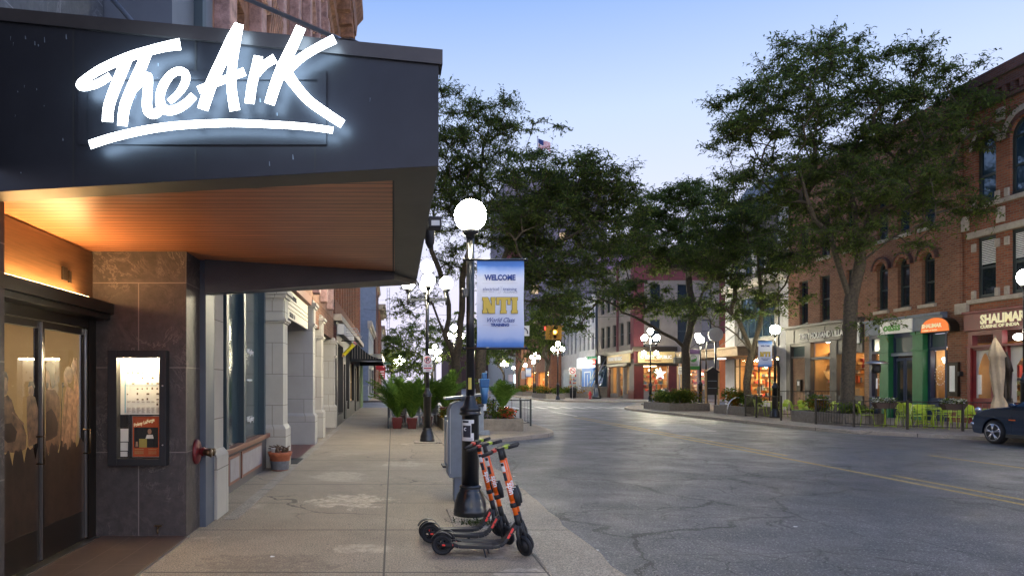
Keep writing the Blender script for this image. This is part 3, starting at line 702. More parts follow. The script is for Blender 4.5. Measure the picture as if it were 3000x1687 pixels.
mat('mural_light', (.24,.14,.08), .45, noise=.6, nscale=12)
for i, (y0, y1) in enumerate(((5.57,6.49),(6.51,7.45))):
    d = MB(); d.box(-3.33,-3.28,y0,y0+.05,.03,2.27); d.box(-3.33,-3.28,y1-.05,y1,.03,2.27); d.box(-3.328,-3.282,y0+.05,y1-.05,2.2,2.27); d.box(-3.328,-3.282,y0+.05,y1-.05,.03,.34)
    do = d.build('door', 'dark_bronze', ven, bevel=.004)
    q = MB(); q.quad((-3.3,y0+.05,.34),(-3.3,y1-.05,.34),(-3.3,y1-.05,2.2),(-3.3,y0+.05,2.2)); q.build('glass', 'door_glass', do)
    q = MB(); q.tube([(-3.27,y1-.09 if i else y1-.1,.95),(-3.2,y1-.1,.95),(-3.2,y1-.1,1.2),(-3.27,y1-.1,1.2)], .011, 8); q.build('handle', 'brass', do)
    q = MB(); q.box(-3.279,-3.262,y1-.045 if i else y1-.02,y1-.02 if i else y1-.004,.05,2.26); q.build('edge_trim', 'steel', do)
    q = MB()
    def fp(pts, mi, lay=0):
        o_ = []
        for zx, zy in pts:
            px_, py_ = zx/1.789, 850+zy/1.789; Y_ = 3.283*F/(VX-px_); o_.append((-3.2838+.0006*lay, min(max(Y_, y0+.052), y1-.052), ZY(py_, Y_)))
        q.add(o_, [tuple(range(len(o_)))], mi)
    if i == 0:
        fp([(18,560),(40,548),(62,575),(80,640),(120,700),(140,760),(135,830),(100,850),(18,850)], 0); fp([(20,445),(32,440),(42,470),(42,520),(34,548),(20,552)], 2, 1); fp([(18,425),(34,428),(44,460),(42,490),(36,460),(20,450)], 1, 2)
        fp([(25,700),(60,695),(90,740),(80,790),(40,800),(22,780)], 1, 1); fp([(60,640),(66,636),(128,700),(122,706)], 2, 2); fp([(140,560),(160,545),(185,560),(200,620),(205,700),(195,800),(150,820),(140,700)], 0, 1); fp([(148,500),(165,490),(178,510),(176,545),(160,555),(148,540)], 2, 1); fp([(145,505),(152,478),(172,478),(184,505),(178,520),(168,498),(150,505)], 1, 2)
    else:
        fp([(240,520),(262,518),(290,520),(310,560),(318,610),(312,680),(318,760),(310,830),(300,850),(240,850)], 0); fp([(240,640),(270,620),(290,650),(305,700),(300,760),(270,780),(240,790)], 1, 1)
        fp([(243,420),(258,428),(264,455),(262,490),(266,515),(250,520),(243,495),(240,470)], 2, 1); fp([(238,395),(245,375),(265,370),(285,385),(290,420),(285,450),(292,490),(285,510),(272,515),(266,490),(262,450),(255,425),(243,420)], 1, 2); fp([(240,480),(254,487),(253,512),(242,515)], 1, 3)
        fp([(352,500),(378,515),(392,540),(402,600),(405,680),(400,760),(390,830),(315,835),(322,760),(325,680),(335,600),(340,540)], 2, 1); fp([(350,545),(358,545),(345,700),(335,820),(326,820),(340,690)], 0, 2); fp([(375,600),(383,600),(380,720),(370,820),(362,820),(372,700)], 0, 2)
        fp([(335,430),(345,425),(356,455),(352,480),(356,505),(345,506),(338,490),(334,465)], 2, 2); fp([(335,430),(345,405),(360,398),(378,410),(384,440),(378,470),(368,490),(355,480),(350,455),(345,428)], 0, 3)
        fp([(385,520),(390,470),(383,430),(372,395),(378,380),(383,365),(388,352),(392,372),(400,355),(402,385),(404,410),(400,450),(412,520),(414,600),(400,610),(392,560)], 2, 2); fp([(328,490),(333,490),(324,600),(320,835),(315,835),(319,600)], 1, 4); fp([(322,488),(328,480),(334,484),(334,505),(327,512),(322,506)], 1, 5)
    yy = [y0+.05+(y1-y0-.1)*t/64 for t in range(65)]
    top = [.98+.13*abs(math.sin(t*.21+i*2))**.5+.02*math.sin(t*.8) for t in range(65)]
    q.add([(-3.2845+.004*0, a, .34) for a in yy]+[(-3.2828, a, t) for a, t in zip(yy, top)], [(t, t+1, 66+t, 65+t) for t in range(64)], 1)
    q.build('printed_film', ['mural', 'mural_dark', 'mural_light'], do)
b = MB(); b.quad((-6.6,4.2,0),(-6.6,9.8,0),(-6.6,9.8,2.8),(-6.6,4.2,2.8)); b.quad((-6.6,9.8,0),(-3.5,9.8,0),(-3.5,9.8,2.8),(-6.6,9.8,2.8)); b.quad((-6.6,4.2,0),(-3.4,4.2,0),(-3.4,9.8,0),(-6.6,9.8,0)); b.quad((-6.6,4.2,2.8),(-3.4,4.2,2.8),(-3.4,9.8,2.8),(-6.6,9.8,2.8)); b.quad((-6.6,4.2,0),(-3.5,4.2,0),(-3.5,4.2,2.8),(-6.6,4.2,2.8))
io = b.build('interior', 'beige_wall', ven)
q = MB(); q.box(-5.4,-4.6,7.6,8.4,2.7,2.76); q.build('ceiling_lamp', mat('lamp_soft', (1,.8,.6), emit=(1,.74,.42), estr=5), io)if False else None
mat('lamp_soft', (1,.8,.6), emit=(1,.74,.42), estr=5); q.build('ceiling_lamp', 'lobby_lamp', io)
q = MB(); q.box(-6.58,-6.54,8.9,9.5,1.5,2.1); q.build('picture_frame', 'black', io)
q = MB(); q.box(-6.575,-6.53,8.96,9.44,1.56,2.04); q.build('picture', 'goods6', io)
# poster case
pc = thing('poster_case', 'black framed lit showcase with a schedule sheet on the slate pillar', 'display case', (-2.76,7.65,.8))
x0, x1, z0, z1 = -3.09, -2.455, .795, 2.045
b = MB(); b.box(x0,x0+.10,7.53,7.648,z0,z1); b.box(x1-.075,x1,7.53,7.648,z0,z1); b.box(x0+.10,x1-.075,7.532,7.648,z0,z0+.075); b.box(x0+.10,x1-.075,7.532,7.648,z1-.085,z1); b.build('frame', 'black', pc, bevel=.004)
b = MB(); b.box(x0+.1,x1-.075,7.635,7.646,z0+.075,z1-.085); b.build('back_panel', mat('felt', (.09,.075,.06), .95) and 'black', pc)
b = MB(); b.box(x0+.11,x1-.085,7.56,7.615,z1-.10,z1-.087); b.build('light_strip', 'case_light', pc)
b = MB(); b.quad((x0+.1,7.545,z0+.075),(x1-.075,7.545,z0+.075),(x1-.075,7.545,z1-.085),(x0+.1,7.545,z1-.085)); b.build('glass', 'shop_glass', pc)
for zz in (1.02, 1.66): b = MB(); b.lathe([(.008,-.012),(.008,0)], (x1-.035,7.528,zz), 10, axis='y'); b.build('lock', 'steel', pc)
sx0, sx1, sz0, sz1 = x0+.105, x1-.085, 1.345, 1.955
b = MB(); b.box(sx0,sx1,7.628,7.634,sz0,sz1); sh = b.build('schedule_sheet', 'paper', pc)
b = MB(); r = random.Random(5)
for row in range(7):
    for c_ in range(7):
        if r.random() < .62: ww, hh = r.uniform(.012,.03), r.uniform(.012,.025); xx = sx0+.07+c_*.054; zz = sz0+.10+row*.058; b.box(xx,xx+ww,7.6262,7.6272,zz,zz+hh)
for row in range(9):
    for c_ in range(7):
        b.box(sx0+.07+c_*.054,sx0+.07+c_*.054+r.uniform(.02,.045),7.6265,7.6272,sz0+.02+row*.009+(.05 if row > 6 else 0),sz0+.023+row*.009+(.05 if row > 6 else 0))
b.build('printing', mat('print_brown', (.16,.11,.07), .8) and 'print_brown', sh)
b = MB(); b.box(sx0+.045,sx0+.058,7.6265,7.6275,sz0+.02,sz0+.42); b.box(sx0+.05,sx1-.04,7.6265,7.6275,sz0+.315,sz0+.322); mat('pale_blue', (.18,.42,.55), .8); b.build('blue_rule', 'pale_blue', sh)
px0, px1, pz0, pz1 = -2.85, -2.56, .885, 1.325
mat('poster_red', (.52,.09,.02), .6); mat('poster_gold', (.42,.34,.08), .6); mat('skin', (.45,.25,.16), .7)
b = MB(); b.box(px0,px1,7.627,7.633,pz0,pz1); po = b.build('poster', 'poster_red', pc)
b = MB(); b.box(px0+.015,px1-.012,7.6255,7.6265,pz0+.10,pz0+.32); b.build('photo_panel', 'black', po)
b = MB(); b.box(px0+.07,px0+.155,7.6245,7.625,pz0+.10,pz0+.195); b.build('gold_panel', 'poster_gold', po)
b = MB(); cx, cz = px0+.185, pz0+.275
b.add([(cx+.022*math.cos(i*.5236),7.6243,cz+.03*math.sin(i*.5236)) for i in range(12)], [tuple(range(12))], 0)
b.add([(cx-.045,7.6243,pz0+.197),(cx+.045,7.6243,pz0+.197),(cx+.035,7.6243,cz-.035),(cx-.03,7.6243,cz-.035)], [(0,1,2,3)], 1)
b.add([(px0+.03,7.6243,pz0+.11),(px0+.06,7.6243,pz0+.11),(px0+.055,7.6243,pz0+.165),(px0+.035,7.6243,pz0+.165)], [(0,1,2,3)], 0); b.build('portrait', ['skin', 'paper'], po)
text('Pokey LaFarge', .052, (px0+.012,7.6235,pz0+.325), (1,0,.28), (-.28,0,1), 'cream_letter', po, ext=.0005, bold=.001, sx=.78, shear=.3)
b = MB()
for zz in (pz0+.03, pz0+.05, pz0+.075): b.box(px0+.02,px0+.12,7.6255,7.6262,zz,zz+.007); b.box(px0+.17,px0+.26,7.6255,7.6262,zz,zz+.006)
b.build('small_print', 'gold_sign', po)
b = MB()
for a, c_ in ((pz0-.006,pz0),(pz1,pz1+.006)): b.box(px0-.007,px1+.007,7.622,7.63,a,c_)
b.box(px0-.007,px0,7.622,7.63,pz0,pz1); b.box(px1,px1+.007,7.622,7.63,pz0,pz1); b.build('clip_frame', 'steel', po)
b = MB(); b.box(x0+.105,x0+.19,7.627,7.633,1.05,1.19); b.box(x0+.105,x0+.185,7.627,7.633,.95,1.04); b.box(x0+.105,x0+.18,7.627,7.633,.885,.94); b.build('notice', 'paper', pc)
# ------------------------------------------------------------------ marquee
mq = thing('marquee', 'dark navy metal marquee canopy with glowing wooden soffit over the entrance', 'marquee', (-2.3,7.65,3.115))
K = 4.613
def MF(px, py, off=0.0):
    a = (px-VX)/F; Y = (K-off*1.018)/(1+.19*a); return Vector((a*Y, Y, H+(HY-py)/F*Y))
def Yn(X, off=0): return K-off*1.018-.19*X
def Zt(X): return 3.90-.188*X
XL, XR_ = -3.6, .30
zb = 3.115
# near face panel, coping and seams
b = MB(); b.prism([(XL,Yn(XL),zb),(XR_,Yn(XR_),zb),(XR_,Yn(XR_)+.1,zb),(XL,Yn(XL)+.1,zb)], [(XL,Yn(XL),Zt(XL)),(XR_,Yn(XR_),Zt(XR_)),(XR_,Yn(XR_)+.1,Zt(XR_)),(XL,Yn(XL)+.1,Zt(XL))]); b.build('face_panel', 'marquee_metal', mq)
b = MB(); o = .025; b.prism([(XL,Yn(XL,o),Zt(XL)-.075),(XR_+o,Yn(XR_,o),Zt(XR_)-.075),(XR_+o,Yn(XR_)+.14,Zt(XR_)-.075),(XL,Yn(XL)+.14,Zt(XL)-.075)], [(XL,Yn(XL,o),Zt(XL)+.02),(XR_+o,Yn(XR_,o),Zt(XR_)+.02),(XR_+o,Yn(XR_)+.14,Zt(XR_)+.02),(XL,Yn(XL)+.14,Zt(XL)+.02)]); b.build('coping', 'marquee_edge', mq)
b = MB()
def seam(a, c_, wd=2.8, off=.0035, hor=False):
    d = Vector((0,0,wd)) ; p = [MF(a[0]-wd*(not hor),a[1]-wd*hor,off), MF(a[0]+wd*(not hor),a[1]+wd*hor,off), MF(c_[0]+wd*(not hor),c_[1]+wd*hor,off), MF(c_[0]-wd*(not hor),c_[1]-wd*hor,off)]; b.quad(*p)
seam((215,78),(215,548)); seam((573,112),(573,210)); seam((573,430),(573,522)); seam((923,432),(923,500)); seam((268,412),(225,420), 1.2, hor=True)
b.build('panel_seam', 'black', mq)
def frame(ix0, iy0, ix1, iy1, wd, off):
    f = MB()
    for (a0, b0, a1, b1) in ((ix0,iy0,ix1,iy0+wd),(ix0,iy1-wd,ix1,iy1),(ix0,iy0+wd,ix0+wd,iy1-wd),(ix1-wd,iy0+wd,ix1,iy1-wd)):
        pts = [MF(a0,b0), MF(a1,b0), MF(a1,b1), MF(a0,b1)]; pf = [MF(a0,b0,off), MF(a1,b0,off), MF(a1,b1,off), MF(a0,b1,off)]; f.prism(pts, pf)
    return f
b = MB(); rs = random.Random(8)
for i in range(26):
    px_, py_ = rs.choice([(rs.uniform(20,200), rs.uniform(100,520)), (rs.uniform(220,1260), rs.uniform(180,480))]); ln = rs.uniform(2, 16)
    b.quad(MF(px_-.9,py_,.004), MF(px_+.9,py_,.004), MF(px_+.7+rs.uniform(-3,3),py_+ln,.004), MF(px_-.7,py_+ln,.004))
b.build('paint_drip', 'gray_metal', mq)
f = frame(228, 208, 956, 424, 26, .012); f.build('sign_backer', 'marquee_metal', mq)
# body behind the face: top deck, end face, far fascia, soffit border, wood soffit
FL, FR = (-2.32,8.10), (.33,9.72)
b = MB(); b.prism([(XR_-.1,Yn(XR_)+.1,zb+.03),(XR_,Yn(XR_)+.1,zb+.03),(.34,9.7,zb+.03),(.24,9.7,zb+.03)], [(XR_-.1,Yn(XR_)+.1,Zt(XR_)),(XR_,Yn(XR_)+.1,Zt(XR_)),(.34,9.7,3.9),(.24,9.7,3.9)]); b.build('end_panel', 'marquee_metal', mq)
b = MB(); b.add([(XL,Yn(XL)+.1,4.2),(.24,Yn(.24)+.1,3.75),(.3,9.7,3.75),(-2.25,8.2,4.2),(-3.3,7.9,4.2)], [(0,1,2,3,4)]); b.build('top_deck', 'black', mq)
b = MB(); b.prism([(-2.20,8.14,2.73),(.02,9.02,3.03),(.33,9.72,3.06),(-2.20,8.5,2.76)], [(-2.20,8.14,3.9),(.02,9.02,3.7),(.33,9.72,3.7),(-2.20,8.5,3.9)]); b.build('far_fascia', 'marquee_edge', mq)
def zq(mb, pts, z, mi=0): mb.add([(x, y, z) for x, y in pts], [tuple(range(len(pts)))], mi)
def pl(px, py, z=zb): Y = F*(z-H)/(HY-py); return ((px-VX)/F*Y, Y)
cn, cr_, cf = pl(13,590), pl(1155,528), pl(1156,799)
b = MB(); zq(b, [(XL,Yn(XL)),(XR_,Yn(XR_)),cr_,cn,(XL,cn[1]+.1)], zb-.002); zq(b, [(XR_,Yn(XR_)),(.33,9.72),cf,cr_], zb-.002); b.build('soffit_border', 'soffit_border', mq)
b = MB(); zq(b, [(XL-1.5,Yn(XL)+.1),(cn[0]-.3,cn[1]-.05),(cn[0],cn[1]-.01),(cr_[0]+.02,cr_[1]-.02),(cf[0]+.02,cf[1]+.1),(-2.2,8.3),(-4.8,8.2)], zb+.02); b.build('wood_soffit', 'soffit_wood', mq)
b = MB(); b.box(cr_[0]-.012,cr_[0]+.004,cr_[1],cf[1],zb,zb+.018); b.build('soffit_trim', 'black', mq)
b = MB(); b.tube([Q(700,-12,7.0), Q(985,112,5.9), Q(1015,128,5.75)], .022, 10); b.build('tie_rod', 'steel', mq)
b = MB(); b.tube([Q(1000,122,5.8), Q(1030,128,5.7), Q(1070,140,5.6), Q(1110,144,5.5)], [.028,.04,.02,.014], 10); b.build('tie_rod_clevis', 'dark_bronze', mq)
b = MB(); b.tube([Q(318,-15,6.2), Q(405,85,5.75)], .022, 10); b.build('tie_rod', 'blue_gray_metal', mq)
# floodlight bracket boxes on the outer end
fl = thing('floodlight', 'small dark floodlight bracketed on the outer end of the marquee', 'floodlight', Q(1270,655,6.8))
b = MB(); p = Q(1272,655,6.8); b.box(p.x-.06,p.x+.07,p.y-.05,p.y+.1,p.z-.05,p.z+.06); b.build('housing', 'black', fl, bevel=.01)
b = MB(); b.box(p.x-.03,p.x+.05,p.y-.054,p.y-.0505,p.z-.03,p.z+.02); b.build('label_plate', 'paper', fl)
b = MB(); b.tube([(p.x-.03,p.y,p.z),(.34,p.y,p.z+.05)], .015, 6); b.build('bracket', 'black', fl)
b = MB(); b.lathe([(.02,-.16),(.05,-.10),(.055,.06),(.03,.14)], (.40,7.5,3.30), 12); sp = b.build('horn_speaker', 'black'); tag(sp, 'dark rounded horn speaker hanging beside the marquee outer edge', 'speaker')
# ------------------------------------------------------------------ script sign
sg = thing('lit_sign', 'large glowing white brush script sign reading The Ark on the marquee', 'sign', MF(600,300))
def ribbon(name, pts, ext0=.10, ext1=.17):
    S_, ox, oy = 2.995, 200, 50
    P2 = [np.array((x, y), float) for x, y, w_ in pts]; W = [w_*.92 for *_, w_ in pts]
    # smooth with Catmull-Rom
    out_, ow = [], []
    n = len(P2)
    for i in range(n-1):
        p0, p1, p2, p3 = P2[max(i-1,0)], P2[i], P2[i+1], P2[min(i+2,n-1)]
        for t in np.linspace(0, 1, 7)[:-1]:
            out_.append(.5*((2*p1)+(-p0+p2)*t+(2*p0-5*p1+4*p2-p3)*t*t+(-p0+3*p1-3*p2+p3)*t**3)); ow.append(W[i]+(W[i+1]-W[i])*t)
    out_.append(P2[-1]); ow.append(W[-1]); n = len(out_); L_, R2 = [], []
    for i, p in enumerate(out_):
        d = out_[min(i+1,n-1)]-out_[max(i-1,0)]; d = d/np.linalg.norm(d); q = np.array((-d[1], d[0]))*ow[i]/2; L_.append(p+q); R2.append(p-q)
    f3 = lambda p, off: MF(ox+p[0]/S_, oy+p[1]/S_, off)
    m = MB(); loop = [] 
    vs = [f3(p, ext1) for p in L_]+[f3(p, ext1) for p in R2]+[f3(p, ext0) for p in L_]+[f3(p, ext0) for p in R2]
    m.v = [tuple(v) for v in vs]
    def ad(f, mi): m.f.append(f); m.m.append(mi); m.sm.append(False)
    for i in range(n-1):
        ad((i,i+1,n+i+1,n+i), 0); ad((2*n+i,2*n+i+1,3*n+i+1,3*n+i), 2); ad((i,i+1,2*n+i+1,2*n+i), 1); ad((n+i,n+i+1,3*n+i+1,3*n+i), 1)
    ad((0,n,3*n,2*n), 1); ad((n-1,2*n-1,4*n-1,3*n-1), 1)
    return m
mat('ark_bloom_back', (1,1,1), emit=(.55,.78,1), estr=8); mat('letter_side', (.10,.12,.15), .4, emit=(.6,.8,1), estr=.25)  # letter backs glow as an added stand-in for bloom on the panel
def letter(name, strokes):
    m = MB()
    for i, s in enumerate(strokes):
        r_ = ribbon(name, s, .10+.002*i, .17+.002*i); m.add(r_.v, r_.f); m.m[-len(r_.f):] = r_.m
    return m.build(name, ['lit_ark', 'letter_side', 'ark_bloom_back'], sg)
letter('letter_t', [[(982,240,112),(850,262,95),(700,300,92),(550,345,92),(400,405,90),(270,468,88),(165,535,80),(105,578,66),(100,608,60),(140,618,72),(230,596,78),(300,563,78),(370,518,68)],
    [(520,350,112),(470,480,108),(400,650,104),(355,790,104),(345,920,106)]])
letter('letter_h', [[(688,325,95),(640,440,104),(560,620,106),(495,790,104),(474,955,96)],
    [(560,660,50),(640,570,80),(700,520,78),(698,640,90),(690,760,92),(705,830,95),(760,850,95),(830,800,80)]])
letter('letter_e', [[(885,745,60),(960,680,66),(1020,590,80),(1030,510,78),(975,475,76),(900,510,80),(835,600,88),(805,700,84),(820,790,95),(880,822,88),(960,805,88),(1040,755,86),(1102,690,78)]])
letter('letter_a', [[(1500,65,84),(1440,190,112),(1340,400,108),(1250,600,112),(1180,812,106)],
    [(1502,65,78),(1465,250,92),(1440,420,88),(1432,600,90),(1445,720,96),(1462,822,98)],
    [(1142,642,74),(1300,578,76),(1430,528,74),(1547,480,84)]])
letter('letter_r', [[(1668,345,86),(1650,440,92),(1612,600,92),(1590,760,92)], [(1655,510,60),(1720,425,80),(1815,365,92)]])
letter('letter_k', [[(2042,90,96),(1980,230,102),(1885,430,112),(1820,590,104),(1765,765,98)],
    [(2338,195,92),(2180,275,84),(2050,355,84),(1930,455,100)], [(1900,470,112),(1985,590,96),(2100,725,90),(2240,830,90),(2408,940,84)]])
letter('underline', [[(188,1122,86),(400,1055,84),(700,988,80),(1000,950,76),(1400,932,72),(1800,945,68),(2100,965,64),(2322,995,62)]])
b = MB()
for (px, py) in ((280,300),(330,350),(480,300),(560,330),(720,260),(760,200),(880,260),(940,340),(1000,310),(350,400),(640,370),(900,370)):
    pass
for (x, y) in ((345,800),(474,850),(700,860),(900,820),(1200,720),(1440,760),(1610,650),(1800,650),(2240,820),(400,1060),(1100,940),(1900,950)):
    a, c_ = MF(200+x/2.995, 50+y/2.995, 0), MF(200+x/2.995, 50+y/2.995, .105); b.tube([a, c_], .01, 6)
b.build('standoff', 'black', sg)
# ------------------------------------------------------------------ wall fittings by the pillar
fd = thing('fire_hose_connection', 'dark red fire department inlet with round plate on the slate corner', 'standpipe', (-2.27,8.0,.9))
b = MB(); b.lathe([(.145,0),(.145,.02),(.125,.035),(.06,.045)], (-2.27,8.02,.90), 24, axis='x'); b.build('wall_plate', 'fdc_red', fd)
b = MB(); b.tube([(-2.25,8.02,.90),(-2.16,8.02,.90)], .04, 12); b.tube([(-2.17,7.95,.91),(-2.16,8.02,.90),(-2.17,8.10,.9)], .035, 12); b.lathe([(.052,0),(.052,.03)], (-2.2,8.02,.9), 12, axis='x'); b.build('pipe', 'fdc_red', fd)
for dy in (-.02, .11): b = MB(); b.tube([(-2.16,7.99+dy,.90),(-2.11,7.975+dy,.895),(-2.07,7.965+dy,.89)], [.036,.040,.042], 14); b.lathe([(.048,0),(.048,.018)], (-2.085,7.965+dy,.89), 12, axis='x'); b.build('outlet', 'brass', fd)
hb = thing('hose_bib', 'small brass hose tap low on the slate pillar', 'tap', (-2.56,7.65,.12))
b = MB(); b.tube([(-2.56,7.65,.12),(-2.56,7.6,.12),(-2.56,7.57,.09),(-2.56,7.57,.05)], .012, 8); b.box(-2.60,-2.52,7.58,7.6,.13,.145); b.build('spout', 'brass', hb)
# ------------------------------------------------------------------ gallery building (limestone piers, terracotta above)
gb = thing('stone_gallery_building', 'ornate terracotta building with pale limestone piers beyond the marquee', 'building', (-2.2,8.6,0))
def pier(y0, y1, xb, xo, z1, cap=True, m='limestone'):
    b = MB(); b.box(xb,xo,y0+.04,y1-.04,.85,z1)
    b.prism([(xb,y0,0),(xo+.06,y0,0),(xo+.06,y1,0),(xb,y1,0)], [(xb,y0,.78),(xo+.06,y0,.78),(xo+.06,y1,.78),(xb,y1,.78)])
    b.prism([(xb,y0,.78),(xo+.06,y0,.78),(xo+.06,y1,.78),(xb,y1,.78)], [(xb,y0+.04,.86),(xo,y0+.04,.86),(xo,y1-.04,.86),(xb,y1-.04,.86)])
    p = b.build('pier', m, gb, bevel=.01)
    if cap:
        c_ = MB(); z = z1-.75
        for dz, e, h in ((0,.03,.04),(.04,.06,.05),(.45,.02,.05),(.5,.06,.07),(.57,.1,.08)): c_.box(xb,xo+e,y0+.04-e,y1-.04+e,z+dz,z+dz+h)
        c_.box(xb,xo+.02,y0+.1,y1-.1,z+.09,z+.45); c_.build('capital', m, p)
pier(8.58,9.16,-2.62,-2.22,3.9, False); pier(13.75,14.4,-2.75,-2.17,3.62); pier(18.9,19.5,-3.0,-2.17,3.95, True,'limestone_gray'); pier(21.2,21.8,-2.6,-2.17,3.75); pier(25.75,26.4,-2.75,-2.17,3.35)
# gallery window bay
b = MB(); b.box(-2.62,-2.5,9.16,13.75,0,.62); b.build('bulkhead', mat('gray_brown', (.13,.115,.105), .6) and 'gray_brown', gb)
mat('putty', (.34,.31,.30), .7, noise=.1); mat('copper_trim', (.24,.10,.06), .5)
for y0, y1 in ((9.3,10.4),(10.55,11.3),(11.45,13.2)):
    b = MB(); b.box(-2.51,-2.485,y0,y1,.12,.56); p = b.build('bulkhead_panel', 'copper_trim', gb); b = MB(); b.box(-2.486,-2.478,y0+.06,y1-.06,.17,.51); b.build('panel_face', 'putty', p)
b = MB(); b.box(-2.66,-2.42,9.16,13.75,.62,.70); b.build('sill', 'copper_trim', gb, bevel=.01)
b = MB(); b.box(-2.6,-2.5,9.16,9.35,.7,3.9); b.build('window_mullion', 'window_frame_teal', gb)
for y in (10.3,11.5,13.3):
    b = MB(); b.box(-2.62,-2.46,y,y+.16,.7,3.9); b.box(-2.6,-2.5,y+.2,y+.27,.7,3.9); b.build('window_mullion', 'window_frame_teal', gb)
    b = MB(); b.box(-2.6,-2.52,y+.16,y+.2,.7,3.9); b.build('mullion_trim', 'copper_trim', gb)
b = MB(); b.quad((-2.56,9.2,.7),(-2.56,13.75,.7),(-2.56,13.75,3.9),(-2.56,9.2,3.9)); gp = b.build('shop_window', 'teal_glass', gb)
for z, s, t in ((2.2,.13,'WSGgallery'),(1.72,.07,'www.wsgart.com'),(1.0,.14,'WSGgallery')): text(t, s, (-2.55,12.2,z), (0,1,0), (0,0,1), 'white_letter', gp, ext=.001, sx=.85)
# entry bay with directory sign
b = MB(); b.quad((-3.3,14.4,0),(-3.3,18.9,0),(-3.3,18.9,3.95),(-3.3,14.4,3.95)); b.build('recess_wall', 'window_frame_dark', gb)
b = MB(); b.box(-3.3,-2.2,14.4,18.9,3.78,4.0); b.build('recess_ceiling', 'copper_trim', gb)
mat('board', (.60,.56,.44), .6)
for z0, z1 in ((3.12,3.32),(3.34,3.42),(3.44,3.52),(3.54,3.76)):
    b = MB(); b.box(-2.34,-2.30,14.5,18.85,z0,z1); sb_ = b.build('directory_board', 'board', gb, bevel=.003)
    if z1-z0 > .15: text('ELLS BUILDING' if z0 > 3.3 else 'STUDIO 1-9', .15, (-2.297,15.5,z0+.04), (0,1,0), (0,0,1), 'ink', sb_, ext=.003, bold=.004, sx=1.1)
b = MB(); b.quad((-2.9,19.5,0),(-2.9,25.8,0),(-2.9,25.8,3.9),(-2.9,19.5,3.9)); b.build('recess_wall', 'dark_brick', gb)
b = MB(); b.box(-2.75,-2.25,19.5,26.4,3.3,4.1); b.build('lintel', 'orange_brick', gb)
# floor in front of entry: stone strip, red tile, rubber mat
# upper facade
Pm = mapper('x', -2.26, 1)
b = MB(); holes = []
ys = [9.4+i*2.15 for i in range(8)]
for y in ys: holes += [(y,y+1.2,4.9,7.3,False),(y,y+1.2,8.6,11.9,True)]
wall(b, Pm, 8.58,26.5,3.98,15, holes, .3); b.quad((-2.26,26.5,0),(-9,26.5,0),(-9,26.5,15),(-2.26,26.5,15)); b.quad((-2.26,8.58,3.9),(-9,8.58,3.9),(-9,8.58,15),(-2.26,8.58,15)); b.build('facade', 'terracotta', gb)
for y in ys:
    window(gb, Pm, y,y+1.2,4.9,7.3, False,'window_frame_teal'); window(gb, Pm, y,y+1.2,8.6,11.9, True,'window_frame_teal')
    b = MB(); b.box(-2.27,-2.05,y-.62,y-.22,4.2,13.6); b.box(-2.3,-1.98,y-.70,y-.14,7.7,8.2); b.box(-2.3,-1.98,y-.70,y-.14,12.6,13.0); b.build('pilaster', 'terracotta_pale', gb, bevel=.02)
    b = MB(); pt = arch_pts(y-.1,y+1.3,12.1,10); 
    for p, q in zip(pt, pt[1:]):
        cu = y+.6; s = 1.16; vt = 11.3; bb = [(-2.27,p[0],p[1]),(-2.27,q[0],q[1]),(-2.27,cu+(q[0]-cu)*s,vt+(q[1]-vt)*s),(-2.27,cu+(p[0]-cu)*s,vt+(p[1]-vt)*s)]; b.prism(bb, [(x+.16, u, v) for x, u, v in bb])
    b.build('arch_moulding', 'terracotta_pale', gb)
    b = MB()
    for k in range(7): b.prism([(-2.26,y+.1+k*.15,7.45),(-2.08,y+.1+k*.15,7.45),(-2.08,y+.2+k*.15,7.45),(-2.26,y+.2+k*.15,7.45)], [(-2.26,y+.1+k*.15,8.2),(-1.98,y+.1+k*.15,8.2),(-1.98,y+.2+k*.15,8.2),(-2.26,y+.2+k*.15,8.2)])
    b.build('carved_panel', 'terracotta', gb)
b = MB(); prof = [(0,13.9),(.15,13.9),(.2,14.1),(.32,14.15),(.34,14.6),(.55,14.75),(.6,15.0),(.85,15.05),(.9,15.45),(1.12,15.7),(1.12,16.0),(0,16.0)]
b.prism([(-2.26+a,8.3,z) for a, z in prof], [(-2.26+a,26.9,z) for a, z in prof]); co = b.build('cornice', 'terracotta', gb)
each('cornice_bracket', 'terracotta', co, [(-2.0,-1.45,8.7+i*.95,8.98+i*.95,14.5,15.02) for i in range(20)])
gw = MB(); gw.box(-2.95,-1.98,14.4,15.4,.004,.02); t = gw.build('door_mat', mat('matdark', (.02,.02,.022), .95) and 'matdark'); tag(t, 'dark rubber mat lying by the first limestone entry', 'doormat')
g = MB(); g.box(-3.3,-2.1,15.4,19,-.05,.006); S('entry_tile', g, 'brown_tile'); g = MB(); g.box(-2.1,-1.93,8.6,26.4,-.05,.007); S('stone_border', g, 'curb_concrete')
g = MB(); g.box(-1.93,-1.3,14.0,14.9,.001,.002)
